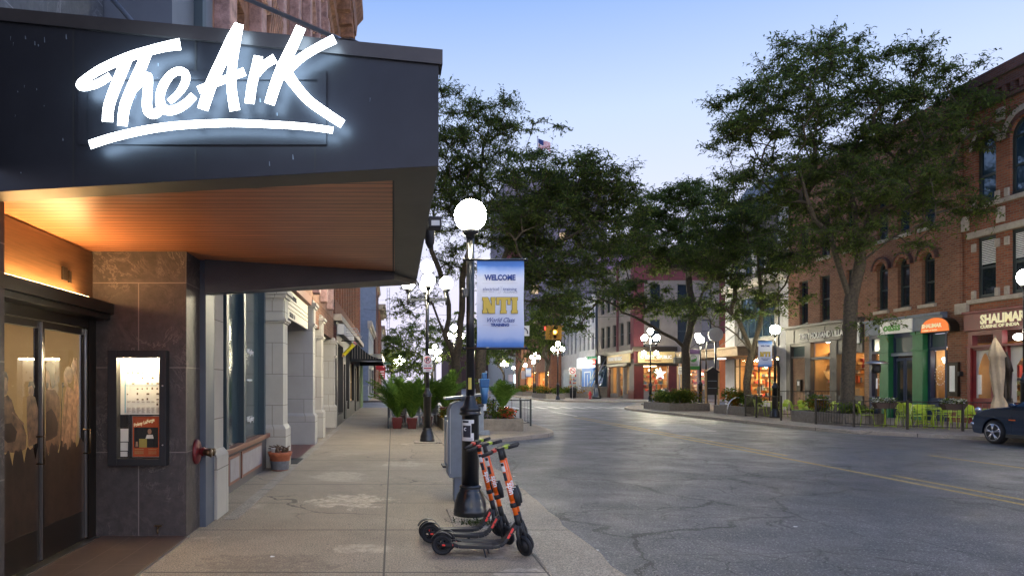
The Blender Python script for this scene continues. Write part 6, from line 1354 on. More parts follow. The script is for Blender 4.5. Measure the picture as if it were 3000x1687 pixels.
# ------------------------------------------------------------------ left cafe corner
pl_ = thing('street_planter', 'exposed aggregate planter at the left corner filled with gold flowers', 'planter', (3,25,0))
def planter(name, label, x0, x1, y0, y1, h, t=None, g='concrete street planters'):
    t = thing(name, label, 'planter', ((x0+x1)/2,(y0+y1)/2,0), g) if t is None else t
    b = MB(); w_ = .16; b.box(x0,x1,y0,y0+w_,-.02,h); b.box(x0,x1,y1-w_,y1,-.02,h); b.box(x0,x0+w_,y0+w_,y1-w_,-.02,h); b.box(x1-w_,x1,y0+w_,y1-w_,-.02,h); b.build('wall', 'concrete', t, bevel=.02)
    b = MB(); b.box(x0+w_,x1-w_,y0+w_,y1-w_,0,h-.07); b.build('soil', 'soil', t); return t
planter(None, None, 1.75, 4.55, 24.2, 30, .42, pl_)
for i, (x, y, rx, h, n, m2, lb) in enumerate(((2.3,25,.5,.45,900,'shrub_gold','low gold and green bedding beside the pay station'),(3.2,25.1,.6,.75,1400,'shrub_gold','tall mound of gold coleus in the left corner planter'),(4.0,25.2,.45,.4,700,'flower_red','dark red leaved bedding at the planter right end'),(2.2,27.5,.5,.9,900,'shrub_gold','yellow leaved bush behind the pay station lid'))):
    shrub('bedding_plants', lb, 'plants', (x,y,.36), rx, .5, h, n, 60+i, 'shrub_leaf', m2, 'plants in the left corner planter', .12, .06)
def rail_fence(label, pts, h=1.0, m='fence_bronze', pitch=.13, group='low black patio fences', r=.009):
    t = thing('patio_fence', label, 'fence', (pts[0][0],pts[0][1],0), group)
    for a, c_ in zip(pts, pts[1:]):
        a, c_ = Vector((*a,0)), Vector((*c_,0)); L_ = (c_-a).length; d = (c_-a)/L_
        b = MB(); n_ = int(L_/pitch)
        for i in range(1, n_): p = a+d*(i*L_/n_); b.tube([(p.x,p.y,.12),(p.x,p.y,h-.02)], r, 4)
        b.tube([(a.x,a.y,.12),(c_.x,c_.y,.12)], r*1.5, 4); b.tube([(a.x,a.y,h),(c_.x,c_.y,h)], r*2, 4); b.build('fence_panel', m, t)
    for p in pts: b = MB(); b.box(p[0]-.03,p[0]+.03,p[1]-.03,p[1]+.03,0,h+.05); b.build('post', m, t)
    return t
rail_fence('black rail fence at the kerb end of the left planter', [(5.35,29.2),(5.35,27.0),(3.9,27.0)], 1.0, 'black_iron', .3)
rail_fence('black fence panel closing the left cafe beside the sidewalk', [(-.16,25.6),(-.16,33.5)], 1.0, 'black_iron', .16)
def palm(label, x, y, z, h, n, seed, pot=True):
    t = thing('potted_palm', label, 'potted palm', (x,y,z), 'potted palms around the left cafe'); rg = np.random.default_rng(seed)
    if pot: b = MB(); b.prism([(x-.15,y-.15,z),(x+.15,y-.15,z),(x+.15,y+.15,z),(x-.15,y+.15,z)], [(x-.2,y-.2,z+.42),(x+.2,y-.2,z+.42),(x+.2,y+.2,z+.42),(x-.2,y+.2,z+.42)]); b.build('pot', 'red_pot', t, bevel=.02)
    st_ = MB(); v = []; f = []
    lf = MB()
    for i in range(n):
        a = rg.uniform(0,6.28); L_ = h*rg.uniform(.6,1.0); out_ = rg.uniform(.25,.95); pts = []
        for k in range(7): u = k/6; pts.append(Vector((x+math.cos(a)*L_*out_*u**1.3, y+math.sin(a)*L_*out_*u**1.3, z+.4+L_*(u*1.05-.45*out_*u**2.6))))
        st_.tube(pts, [.012-.0015*k for k in range(7)], 4)
        for k in range(1, 7):
            for q in range(7):
                c0 = pts[k-1].lerp(pts[k], q/7); d = (pts[k]-pts[k-1]).normalized(); sd = d.cross(Vector((0,0,1))).normalized(); ll = .34*math.sin(math.pi*min(1,(k-.4+q/7)/6.4))+.06
                for sg_ in (-1, 1):
                    tip = c0+sd*sg_*ll*.8+d*ll*.7+Vector((0,0,-.1*ll+rg.uniform(-.04,.04))); wv = d*.016; mid = c0.lerp(tip,.5)+Vector((0,0,.03)); lf.add([c0-wv,c0+wv,mid+wv,mid-wv,tip], [(0,1,2,3),(3,2,4)])
    st_.build('stem', 'palm_leaf', t); lf.build('fronds', 'palm_leaf', t)
palm('potted palm in dark red pot at the left cafe corner', .16, 25.5, 0, 1.9, 26, 1); palm('potted palm in dark red pot left of the five globe lamp', .70, 25.4, 0, 1.8, 25, 2)
palm('potted palm directly behind the five globe lamp base', 1.3, 26.2, 0, 1.8, 22, 3); palm('potted palm raised on the planter right of the lamp base', 1.95, 26.0, .36, 1.8, 22, 4); palm('small palm in red pot near the planter fence', 4.15, 26.2, .36, 1.2, 12, 5)
palm('potted palm further back among the cafe tables', .4, 29.5, 0, 1.9, 20, 6)
def mk_table(name, label, m, r=.36, sq=False, grp=None, h=.74):
    t = thing(name, label, 'table', (0,0,0), grp)
    b = MB(); (b.box(-r,r,-r,r,h-.03,h) if sq else b.lathe([(r,h-.03),(r,h)], (0,0,0), 20)); b.build('table_top', m, t)
    b = MB(); b.tube([(0,0,.04),(0,0,h-.03)], .03, 8); b.build('pedestal', m, t)
    for k in range(4): a = k*math.pi/2+.78; b = MB(); b.tube([(0,0,.09),(math.cos(a)*.32,math.sin(a)*.32,.02)], .022, 6); b.build('foot', m, t)
    return t
def mk_chair(name, label, m, grp, style=0):
    t = thing(name, label, 'chair', (0,0,0), grp)
    b = MB(); b.box(-.22,.22,-.21,.22,.43,.455); b.build('seat', m, t, bevel=.02)
    b = MB(); n = 6
    for i in range(n):
        a0, a1 = -1+2*i/n, -1+2*(i+1)/n; f = lambda a: (.23*a, .20+.05*(1-a*a)); q = [f(a0), f(a1)]
        b.prism([(q[0][0],q[0][1],.50),(q[1][0],q[1][1],.50),(q[1][0],q[1][1]+.02,.50),(q[0][0],q[0][1]+.02,.50)], [(q[0][0]*1.02,q[0][1]+.08,.86-.05*a0*a0),(q[1][0]*1.02,q[1][1]+.08,.86-.05*a1*a1),(q[1][0]*1.02,q[1][1]+.10,.86-.05*a1*a1),(q[0][0]*1.02,q[0][1]+.10,.86-.05*a0*a0)])
    b.tube([(-.2,.2,.45),(-.2,.24,.55)], .015, 5); b.tube([(.2,.2,.45),(.2,.24,.55)], .015, 5); b.build('backrest', m, t)
    for sx in (-1,1):
        for sy in (-1,1): b = MB(); b.tube([(sx*.19,sy*.18,.44),(sx*.23,sy*.24,0)], .014, 6); b.build('leg', m, t)
        b = MB(); b.tube([(sx*.22,.22,.62),(sx*.24,.0,.66),(sx*.24,-.18,.64),(sx*.22,-.2,.45)], .013, 5); b.build('armrest', m, t)
    return t
ct = mk_table('cafe_table', 'dark metal cafe table nearest the left cafe fence', 'steel', .35, True, 'left cafe tables'); ct.location = (.5,27.4,0)
cc = mk_chair('cafe_chair', 'silver cafe chair behind the first red palm pot', 'steel', 'left cafe chairs'); cc.location = (.2,26.6,0)
for i, (x, y) in enumerate(((1.35,28),(.5,30.8),(1.5,31.5),(2.6,31.6))): dup(ct, (x,y,0), 0, ['dark metal cafe table behind the lamp base','dark metal cafe table in the second row of the left cafe','dark metal cafe table in the back row by the trees','rearmost dark metal cafe table right of the tree trunks'][i], 'left cafe tables')
for i, (x, y, r_, lb) in enumerate(((.9,26.7,.3,'silver cafe chair between the two front palm pots'),(1.0,28.1,1.6,'silver cafe chair left of the second cafe table'),(1.5,27.1,3.0,'silver cafe chair right behind the lamp base'),(.3,28.3,3.1,'silver cafe chair at the far side of the first table'),(1.7,28.8,2.9,'silver cafe chair at the far side of the second table'),(1.0,30.9,1.5,'silver cafe chair beside the second row table'))): dup(cc, (x,y,0), r_, lb, 'left cafe chairs')
# ------------------------------------------------------------------ right patio
planter('street_planter', 'low concrete planter with yellow shrubs by the trail banner lamp', 16.3,18.7,41.0,45.2,.45); planter('street_planter', 'low concrete planter between the bike rack and first patio fence', 17.8,19.4,35.0,38.6,.45); planter('street_planter', 'low concrete planter holding the largest street tree', 17.4,19.0,26.8,30.4,.48)
for i, (x, y, z, rx, ry, h, n, m, m2, lb) in enumerate(((17.5,42.0,.38,1.1,.9,.85,2600,'shrub_leaf','shrub_gold','yellow green shrubs in the planter by the trail banner lamp'),(17.5,44.2,.38,1.0,.9,.8,1400,'shrub_leaf','shrub_gold','low shrubs at the near end of the trail lamp planter'),(18.5,37.4,.4,.6,.9,.95,1800,'shrub_leaf','shrub_gold','leafy green bush left of the first patio fence'),(18.5,35.6,.4,.6,.5,.6,800,'shrub_leaf',None,'low green bush behind the first patio fence'),
    (18.1,29.6,.42,.6,.6,.65,900,'shrub_leaf','shrub_gold','yellow flowering plants beside the largest tree trunk'),(18.0,27.3,.42,.6,.4,.4,600,'shrub_leaf',None,'low green plants at the foot of the largest tree'))):
    shrub('shrub', lb, 'shrub', (x,y,z), rx, ry, h, n, 80+i, m, m2, 'shrubs in the right planters', .15, .08)
rail_fence('first bronze patio fence left of the patio lamp', [(17.7,34.9),(17.35,33.2),(17.25,30.9)], 1.05); rail_fence('long bronze patio fence along the right kerb', [(17.15,28.2),(17.5,26.4),(18.5,25.0),(19.75,24.1),(21.2,23.4)], 1.0)
rail_fence('tall thin bronze fence behind the patio chairs', [(19.0,34.6),(20.5,34.2),(22.2,33.8)], 1.25)
GC, GT = 'lime green patio chairs', 'lime green patio tables'
lt = mk_table('patio_table', 'lime green round patio table nearest the kerb fence', 'lime_metal', .38, False, GT); lt.location = (18.75,26.5,0)
tabs = [((19.9,25.6),'lime green patio table behind the middle fence panel'),((21.5,25.0),'lime green patio table near the closed umbrella'),((21.2,27.8),'lime green patio table in front of the green columns'),((18.9,31.4),'lime green patio table right of the patio lamp'),((18.6,34.2),'lime green patio table left of the patio lamp'),((22.6,29.6),'lime green patio table close to the deli door'),((20.6,32.2),'lime green patio table in front of the tan brick')]
for (x, y), lb in tabs: dup(lt, (x,y,0), rnd.random(), lb, GT)
lc = mk_chair('patio_chair', 'lime green patio chair at the left end of the kerb fence', 'lime_metal', GC); lc.location = (18.3,26.9,0); lc.rotation_euler = (0,0,1.2)
ch = [(19.15,26.1,-2.1,'lime green chair tucked right of the nearest table'),(19.4,25.9,1.3,'lime green chair seen side on behind the first fence post'),(20.3,25.2,-1.8,'lime green chair facing left behind the second fence post'),(20.1,26.2,.2,'lime green chair at the back of the middle table'),(21.0,25.3,1.4,'lime green chair left of the umbrella table'),(21.9,24.6,-1.7,'rightmost lime green chair beside the red shopfront'),(21.6,25.7,.3,'lime green chair behind the umbrella table'),(20.7,27.9,1.6,'lime green chair left of the green column table'),(21.7,27.5,-1.5,'lime green chair right of the green column table'),(21.3,28.5,.1,'broad lime green chair before the green column'),(18.4,31.6,1.2,'lime green chair just right of the lamp post'),(19.5,31.3,-1.9,'lime green chair before the tan brick pier'),(19.2,32.3,.1,'lime green chair behind the lamp side table'),
      (18.1,34.2,1.4,'leftmost lime green chair inside the first fence'),(18.9,33.9,-1.6,'lime green chair close left of the lamp post'),(19.8,33.2,.9,'lime green chair backed to the craft shop'),(21.0,31.8,-2.0,'lime green chair under the mailbox'),(22.2,30.1,.6,'lime green chair beside the deli door'),(23.0,29.2,-1.4,'lime green chair under the menu case')]
for x, y, r_, lb in ch: dup(lc, (x,y,0), r_, lb, GC)
for i, (x, y, z, lb) in enumerate(((18.1,25.6,.95,'hanging rail planter with pale flowers near the first fence post'),(19.5,24.2,.95,'hanging rail planter of white flowers on the right fence panel'))):
    t = thing('rail_planter', lb, 'planter', (x,y,z-.2), 'flower boxes on the patio fence'); b = MB(); b.prism([(x-.3,y-.1,z-.22),(x+.3,y-.1,z-.22),(x+.3,y+.1,z-.22),(x-.3,y+.1,z-.22)], [(x-.42,y-.14,z),(x+.42,y-.14,z),(x+.42,y+.14,z),(x-.42,y+.14,z)]); b.build('basket', 'soil', t)
    rg = np.random.default_rng(i+9); n = 500; C = np.stack([rg.uniform(x-.4,x+.4,n), rg.normal(y,.08,n), rg.uniform(z,z+.16,n)],1); frond_mesh('leaves', 'shrub_leaf', t, C[:260], .09,.05,.3,2); frond_mesh('flowers', 'flower_white', t, C[260:], .07,.05,.1,3)['kind'] = 'stuff'
ph = thing('patio_heater', 'mushroom shaped silver patio heater right of the largest tree', 'patio heater', (18.75,27.3,0)); x, y = 18.9, 27.2
b = MB(); b.lathe([(.42,2.42),(.30,2.50),(.08,2.54),(.02,2.55)], (x,y,0), 20); b.build('reflector', 'steel', ph); b = MB(); b.lathe([(.10,2.05),(.15,2.1),(.16,2.36),(.10,2.4)], (x,y,0), 14); b.build('burner', 'black', ph); b = MB(); b.tube([(x,y,.5),(x,y,2.06)], .035, 8); b.build('pole', 'black', ph); b = MB(); b.lathe([(.22,0),(.22,.06),(.18,.08),(.17,.75),(.1,.8)], (x,y,0), 16); b.build('base', 'black', ph)
b = MB(); b.box(x-.03,x+.03,y-.045,y-.037,1.45,1.85); b.build('label_plate', 'paper', ph)
def umb(label, px, Y, z0, z1, m, lean, s=1):
    p = Q(px, 1119, Y); t = thing('closed_umbrella', label, 'umbrella', (p.x,Y,0), 'closed patio umbrellas'); b = MB(); n = 14; seg = 30
    prof = [(.02,z1),(.14,z1-.3),(.24,z1-.62),(.19,z1-.66),(.20,z1-1.1),(.17,z1-1.6),(.13,z1-1.9),(.22,z0+.25),(.24,z0)]
    vs = []
    for r_, z in prof:
        for k in range(seg): a = 2*math.pi*k/seg; rr = r_*s*(1+.20*math.cos(a*5+z*1.5)+.12*math.sin(a*3+z*4)); vs.append((p.x+rr*math.cos(a)+lean*(z-z1), Y+rr*math.sin(a), z))
    N_ = len(prof); b.add(vs, [(i*seg+k,i*seg+(k+1)%seg,(i+1)*seg+(k+1)%seg,(i+1)*seg+k) for i in range(N_-1) for k in range(seg)], 0, True); b.build('canopy', m, t)
    b = MB(); b.tube([(p.x+lean*(0-z1),Y,0),(p.x,Y,z1+.05)], .025, 6); b.build('pole', 'dark_bronze', t); b = MB(); b.lathe([(.25,0),(.25,.06),(.05,.1)], (p.x+lean*(-z1),Y,0), 14); b.build('base', 'black', t)
umb('closed beige patio umbrella with a hanging tie beside the car', 2915, 22.6, .75, 3.15, 'canvas', -.06, .85); umb('closed dark brown umbrella just behind the beige one', 2950, 24.0, .9, 2.7, 'dark_bronze', 0, .6)
t = thing('bike_rack', 'steel hoop bike rack by the right planter', 'bike rack', (18.2,38,0)); b = MB(); p = G(2103,1196); b.tube([(17.6+.55*(1-math.cos(math.pi*i/12))-.1, 36.4, .9*math.sin(math.pi*i/12)**.7 if 0 < i < 12 else 0) for i in range(13)], .03, 8); b.build('hoop', 'steel', t)
# map kiosk
t = thing('map_kiosk', 'gabled wooden map kiosk between the trail lamp and canopy', 'kiosk', (19.6,41,0)); b = MB()
for x in (19.78,20.58): b.box(x-.05,x+.05,43.9,44.0,0,2.5)
b.build('post', 'tan_wall', t); b = MB(); b.box(19.83,20.53,43.92,43.98,.9,2.3); b.build('board', 'black', t); b = MB(); b.prism([(19.7,43.85,2.3),(20.66,43.85,2.3),(20.18,43.85,2.66)], [(19.7,44.05,2.3),(20.66,44.05,2.3),(20.18,44.05,2.66)]); b.build('gable', 'black', t)
b = MB(); b.box(19.9,20.46,43.905,43.915,1.75,1.8); b.box(19.9,20.46,43.905,43.915,1.3,1.34); b.build('shelf_strip', 'gray_metal', t)
# street clock
p = Q(2096,980,44); t = thing('street_clock', 'round white faced street clock on a slim post', 'clock', (p.x,44,0)); b = MB(); b.lathe([(.40,-.12),(.44,-.12),(.44,.12),(.40,.12)], p, 28, axis='y'); b.build('case', 'white_paint', t)
b = MB(); b.lathe([(.39,-.1),(.39,.1)], p, 28, axis='y'); fc = b.build('clock_face', mat('clock_face', (.35,.38,.33), .4, emit=(.8,.85,.68), estr=.40) and 'clock_face', t)
b = MB(); 
for i in range(12): a = i*math.pi/6; b.box(p.x+.32*math.sin(a)-.012, p.x+.32*math.sin(a)+.012, 43.893, 43.898, p.z+.32*math.cos(a)-.03, p.z+.32*math.cos(a)+.03)
b.tube([(p.x,43.89,p.z),(p.x-.17,43.89,p.z-.08)], .012, 4); b.tube([(p.x,43.89,p.z),(p.x+.25,43.89,p.z+.12)], .009, 4); b.build('hands', 'ink', fc)
b = MB(); b.tube([(p.x,44,0),(p.x,44,p.z-.44)], .06, 10); b.build('post', 'black_iron', t)
# intersection furniture
def signal(): 
    p = Q(1621,974,52); t = thing('traffic_signal', 'yellow four way traffic signal showing amber, hung over the intersection', 'traffic light', (p.x,52,p.z))
    for dx, dy, w_, nm in ((0,-.3,.18,'f'),(-.42,0,.18,'l'),(.42,0,.18,'r'),(0,.3,.18,'b')):
        b = MB(); b.box(p.x+dx-w_,p.x+dx+w_,52+dy-.15,52+dy+.15,p.z-.52,p.z+.52); h = b.build('signal_head', 'traffic_yellow', t, bevel=.03)
        for k in range(3):
            z = p.z+.34-k*.34
            if nm == 'f': b = MB(); b.lathe([(.13,-.01),(.13,.01)], (p.x,52-.46,z), 14, axis='y'); b.build('lens', 'signal_yellow' if k == 1 else 'black', h); b = MB(); b.lathe([(.145,-.18),(.15,0)], (p.x,52-.46,z), 14, axis='y', cap=False); b.build('visor', 'traffic_yellow', h)
            elif nm == 'l': b = MB(); b.lathe([(.13,-.01),(.13,.01)], (p.x-.62,52,z), 12, axis='x'); b.build('lens', 'signal_red' if k == 0 else 'black', h); b = MB(); b.box(p.x-.78,p.x-.6,51.87,52.13,z+.12,z+.15); b.build('visor', 'traffic_yellow', h)
            elif nm == 'r': b = MB(); b.box(p.x+.6,p.x+.78,51.87,52.13,z+.1,z+.14); b.build('visor', 'traffic_yellow', h)
    b = MB(); b.tube([(p.x,52,p.z+.52),(p.x,52,p.z+1.1)], .03, 6); b.build('hanger', 'black', t)
    w_ = thing('signal_span_wire', 'thin black span wire carrying the traffic signal', 'cable', (p.x,52,p.z+1.1)); b = MB(); b.tube([(-2.2+(23.3)*i/20, 46.5+24.5*i/20 if False else 52, p.z+1.1+1.1*((i-12)/12)**2*.6) for i in range(21)], .012, 4); b.build('wire', 'black', w_)
    p2 = Q(1541,969,52); t2 = thing('turn_arrow_sign', 'white hanging sign with a curved left turn arrow', 'sign', (p2.x,52,p2.z)); b = MB(); b.box(p2.x-.38,p2.x+.25,51.98,52.02,p2.z-.38,p2.z+.38); b.build('plate', 'paper', t2); b = MB(); b.tube([(p2.x+.1,51.96,p2.z-.22),(p2.x+.1,51.96,p2.z),(p2.x-.02,51.96,p2.z+.16),(p2.x-.15,51.96,p2.z+.2)], .035, 6); b.tube([(p2.x-.13,51.96,p2.z+.2),(p2.x-.26,51.96,p2.z+.2)], [.10,.003], 6); b.build('arrow', 'ink', t2); b = MB(); b.tube([(p2.x,52,p2.z+.38),(p2.x,52,p2.z+1.3)], .015, 4); b.build('hanger', 'black', t2)
signal()
def simple_pole(name, label, cat, x, y, z, r, m): t = thing(name, label, cat, (x,y,0)); b = MB(); b.tube([(x,y,0),(x,y,z)], [r,r*.7], 10); b.build('pole', m, t); return t
t = simple_pole('signal_mast', 'thick black signal mast with ornate base by the blue door', 'pole', 21.1,72,10,.17,'black_iron'); b = MB(); b.lathe([(.5,0),(.5,.25),(.38,.35),(.34,.9),(.22,1.1),(.2,1.5)], (21.1,72,0), 16); b.build('base', 'black_iron', t)
t2 = thing('street_name_sign', 'green E Liberty street name sign on the black mast', 'sign', (20.4,71.6,4.2)); b = MB(); b.box(19.95,21.0,71.6,71.64,4.02,4.34); b.build('plate', 'sign_green', t2); text('E Liberty', .26, (20.0,71.59,4.09), (1,0,0), (0,0,1), 'white_letter', t2, ext=.003)
simple_pole('utility_pole', 'weathered wooden utility pole beyond the intersection', 'pole', 17.2,78,9.0,.16,'concrete')
t = thing('fire_hydrant', 'red fire hydrant on the far corner', 'hydrant', (20.0,70.5,0)); b = MB(); b.lathe([(.16,0),(.16,.06),(.11,.08),(.11,.55),(.15,.57),(.15,.62),(.12,.65),(.09,.74),(.03,.80)], (20.0,70.5,0), 14); b.build('barrel', 'hydrant_red', t); b = MB(); b.lathe([(.06,-.2),(.06,.2)], (20,70.5,.45), 10, axis='x'); b.lathe([(.07,-.22),(.07,0)], (20,70.5,.45), 10, axis='y'); b.build('nozzle', 'hydrant_red', t)
def bin_(label, x, y): t = thing('litter_bin', label, 'litter bin', (x,y,0), 'black street bins'); b = MB(); b.lathe([(.30,0),(.33,.05),(.35,.85),(.35,.88)], (x,y,0), 20); b.build('body', 'black_iron', t); b = MB(); b.lathe([(.36,.9),(.36,1.05),(.30,1.15),(.15,1.2),(.02,1.21)], (x,y,0), 20); b.build('lid', 'black_iron', t)
bin_('black litter bin right of the five globe corner lamp', 20.3,52.0); bin_('black litter bin in front of the white modern shopfront', 19.2,74)
t = thing('sign_post', 'white sign post with black pedestrian signal and small notice', 'sign', (19.2,46.6,0)); p = Q(1991,1100,46.5); b = MB(); b.tube([(p.x,46.5,0),(p.x,46.5,3.6)], .04, 8); b.build('post', 'white_paint', t); b = MB(); z = ZY(1055,46.5); b.box(p.x-.36,p.x-.02,46.3,46.7,z-.22,z+.22); b.box(p.x+.02,p.x+.32,46.3,46.7,z-.22,z+.22); b.build('pedestrian_signal', 'black', t, bevel=.04); b = MB(); z = ZY(1085,46.4); b.box(p.x-.13,p.x+.14,46.38,46.42,z-.24,z+.24); b.build('notice_plate', 'paper', t)
b = MB(); 
for k in range(4): b.box(p.x-.09,p.x+.10,46.37,46.379,z-.16+k*.1,z-.12+k*.1)
b.build('lettering', 'ink', t)
t = thing('no_turn_sign', 'white sign with red no turn circle before the white shopfront', 'sign', (17.7,68.5,0)); p = Q(1677,1086,68.5); b = MB(); b.box(p.x-.33,p.x+.33,68.45,68.49,p.z-.33,p.z+.33); b.build('plate', 'paper', t); b = MB(); b.torus((p.x,68.43,p.z), .25, .035, 'y', 24, 6); b.tube([(p.x-.17,68.43,p.z+.17),(p.x+.17,68.43,p.z-.17)], .03, 6); b.build('red_circle', 'sign_red', t); b = MB(); b.tube([(p.x+.1,68.44,p.z-.12),(p.x+.1,68.44,p.z+.02),(p.x-.14,68.44,p.z+.02)], .035, 5); b.build('arrow', 'ink', t); b = MB(); b.tube([(p.x,68.52,0),(p.x,68.52,p.z+.3)], .03, 6); b.build('post', 'steel', t)
for i, (x0, x1, y0, y1) in enumerate(((15.6,17.6,71,78),(17.9,21.2,75.5,79),(16,18,86,95))): planter('street_planter', ['aggregate planter left of the wooden utility pole','aggregate planter by the far five globe lamp','distant aggregate planter along the far sidewalk'][i], x0,x1,y0,y1,.5); shrub('shrub', ['low dark shrubs in the planter by the wooden pole','low shrubs in the planter by the hydrant','distant low shrubs along the far sidewalk'][i], 'shrub', ((x0+x1)/2,(y0+y1)/2,.42), (x1-x0)/2, (y1-y0)/2, .8, 700, 120+i, 'shrub_leaf', 'shrub_gold', 'shrubs in far planters', .3, .15)
# ------------------------------------------------------------------ trees
GTR = 'honey locust street trees'
Y = 28.0
def q3(px, py, Y): v = Q(px, py, Y); return (v.x, v.y, v.z)
def lobes(L_, ry=2.2, seed=1):
    r = random.Random(seed); o = []
    for l in L_:
        px, py, Y_, rx, rz = l[:5]; o.append(ell(px, py, Y_, rx, ry*(rx/1.8)**.5, rz))
    return o
tree('street_tree', 'largest spreading honey locust in front of the brick buildings', (18.2,27.9,.4), [q3(2488,1000,27.9), q3(2492,880,27.9), q3(2520,770,27.9)],
 [[q3(2492,880,28),q3(2430,690,27.6),q3(2364,593,27.2),q3(2335,455,27)],[q3(2520,770,28),q3(2550,632,28.3),q3(2600,520,28.5),q3(2650,420,28.6)],[q3(2520,770,28),q3(2500,620,28.5),q3(2470,450,29)],[q3(2520,770,28),q3(2620,690,27.4),q3(2720,650,27)]],
 lobes([(2330,225,27.5,1.7,1.2),(2430,165,28.5,1.3,.75),(2600,215,28,1.7,1.15),(2720,230,28.5,1.5,1.0),(2150,285,27,1.3,.55),(2290,350,27.5,2.0,1.3),(2490,370,29,2.3,1.6),(2690,370,28,2.2,1.5),(2800,300,28.5,1.0,.8),(2830,380,27.5,1.0,1.0),(2170,410,27.5,1.25,.7),(2290,500,28,1.7,.9),(2450,570,28,2.4,1.4),(2640,540,28,2.2,1.1),(2760,620,27,1.3,.45),(2490,700,27.5,1.5,.7),(2370,700,28,1.5,.9),(2200,560,28,1.1,.8),(2590,920,25.5,1.3,.35),(2700,690,26.5,.8,.4)], 2.2), 430, 11, GTR, 66, trunk_r=.25)
tree('street_tree', 'medium locust with low fork by the white corner building', (18.4,36,.0), [q3(2188,1120,36), q3(2196,1060,36), q3(2204,1036,36)],
 [[q3(2204,1036,36),q3(2155,974,36),q3(2124,959,36),q3(2080,950,36)],[q3(2204,1036,36),q3(2165,940,36.4),q3(2120,890,36.5),q3(2075,870,36.6)],[q3(2204,1036,36),q3(2230,912,36),q3(2226,800,36),q3(2215,700,36)],[q3(2230,912,36),q3(2264,880,35.6),q3(2300,830,35.2)]],
 lobes([(2120,650,36,2.0,1.3),(2230,640,36.5,1.9,1.4),(2080,740,36,1.6,1.2),(2180,780,36,2.2,1.3),(2290,760,35.5,1.4,1.2),(2060,890,36,1.3,.8),(2200,900,35.5,1.6,.7),(2310,870,35,1.0,.6),(2150,560,36.5,1.3,.8)], 2.0), 230, 12, GTR, 60, trunk_r=.18)
tree('street_tree', 'locust with one long limb reaching left over the corner lamps', (18.7,44.3,.3), [q3(2010,1090,44.3), q3(2008,1020,44.3), q3(2020,975,44.3)],
 [[q3(2008,1020,44.3),q3(1936,973,44.3),q3(1880,939,44.4),q3(1823,912,44.4),q3(1788,890,44.5),q3(1743,862,44.5),q3(1690,842,44.5)],[q3(2020,975,44.3),q3(2028,890,44.3),q3(2012,776,44.4),q3(1990,690,44.5)],[q3(2020,975,44.3),q3(2060,860,44),q3(2090,780,44)]],
 lobes([(1960,600,44.5,2.2,1.3),(1860,620,44.5,1.8,1.1),(2060,600,45,2.2,1.4),(1960,720,44.5,3.0,1.5),(1820,740,44.3,2.3,1.3),(1700,840,44.5,1.9,.9),(1850,860,44,2.2,.8),(2080,740,44.5,2.2,1.5),(1960,900,43.5,2.2,.6),(1630,900,44.5,1.4,.8),(2090,880,44,1.3,.8),(1740,960,44.5,1.2,.3),(1900,700,45,2.0,1.2),(2000,760,45,2.2,1.2)], 2.6), 360, 13, GTR, 60, L=.24, W=.07, trunk_r=.26)
tree('street_tree', 'tall twin stemmed locust above the nearest lamp globe', (3.15,34.2,.0), [q3(1338,1100,34.2), q3(1335,1060,34.2)],
 [[q3(1335,1060,34.2),q3(1312,985,34.4),q3(1318,890,34.5),q3(1270,740,34.5),q3(1240,560,34.5),q3(1260,400,34.5)],[q3(1335,1060,34.2),q3(1350,950,34.2),q3(1356,820,34.2),q3(1400,660,34.2),q3(1410,480,34.4)],[q3(1270,740,34.5),q3(1200,620,34),q3(1160,500,34)],[q3(1312,985,34.4),q3(1265,890,34.6),q3(1225,830,34.8)],[q3(1400,660,34.2),q3(1480,540,34),q3(1540,430,34)]],
 lobes([(1210,330,34,1.5,1.0),(1290,300,34.5,1.3,.8),(1400,370,34.3,1.8,1.0),(1490,350,34.2,1.2,.9),(1580,385,34,.8,.5),(1180,440,34,1.3,1.2),(1300,460,34.5,2.2,1.4),(1440,500,34.3,2.2,1.3),(1180,590,34,1.2,1.1),(1310,620,34.5,2.0,1.3),(1430,640,34,1.8,1.1),(1190,740,34,.9,.6),(1250,860,34.6,1.0,.6),(1360,760,35,1.6,.9),(1180,900,35,.7,.4)], 2.2), 330, 14, GTR, 58, trunk_r=.24)
tree('street_tree', 'broad locust whose dark crown leans over the road behind the banner', (3.85,30.2,.0), [q3(1408,1060,30.2), q3(1415,960,30.2), q3(1430,880,30.2)],
 [[q3(1430,880,30.2),q3(1520,780,30.2),q3(1600,730,30.2),q3(1700,680,30.2),q3(1780,620,30.2)],[q3(1430,880,30.2),q3(1480,740,30.5),q3(1560,620,30.5),q3(1640,540,30.5)],[q3(1520,780,30.2),q3(1640,800,30),q3(1740,800,30)],[q3(1600,730,30.2),q3(1700,760,30.2),q3(1800,720,30.2)]],
 lobes([(1560,530,30.4,1.6,1.0),(1660,510,30.4,1.6,.9),(1740,580,30.4,1.7,1.1),(1800,540,30.2,1.0,.5),(1620,640,30.4,2.1,1.3),(1760,690,30.2,1.6,1.0),(1840,650,30.2,1.1,.7),(1500,660,30.4,1.6,1.1),(1600,780,30.2,1.9,1.0),(1720,780,30,1.4,.8),(1480,820,30.2,1.2,.8),(1600,890,30,1.5,.5),(1880,720,30,.7,.5),(1660,930,30,1.0,.3)], 2.2), 350, 15, GTR, 60, trunk_r=.23)
tree('street_tree', 'green lit tree beyond the intersection above the left cafe palms', (3.4,72,0), [(3.4,72,2.5)], [], lobes([(1190,1000,72,2.4,1.7),(1240,960,72,2.4,1.4),(1290,1000,71,2.2,1.8),(1220,1060,70,2.4,1.4),(1180,1055,73,1.6,1.2)], 2.4), 110, 16, GTR, 26, L=.36, W=.10, detail=False, trunk_r=.18)
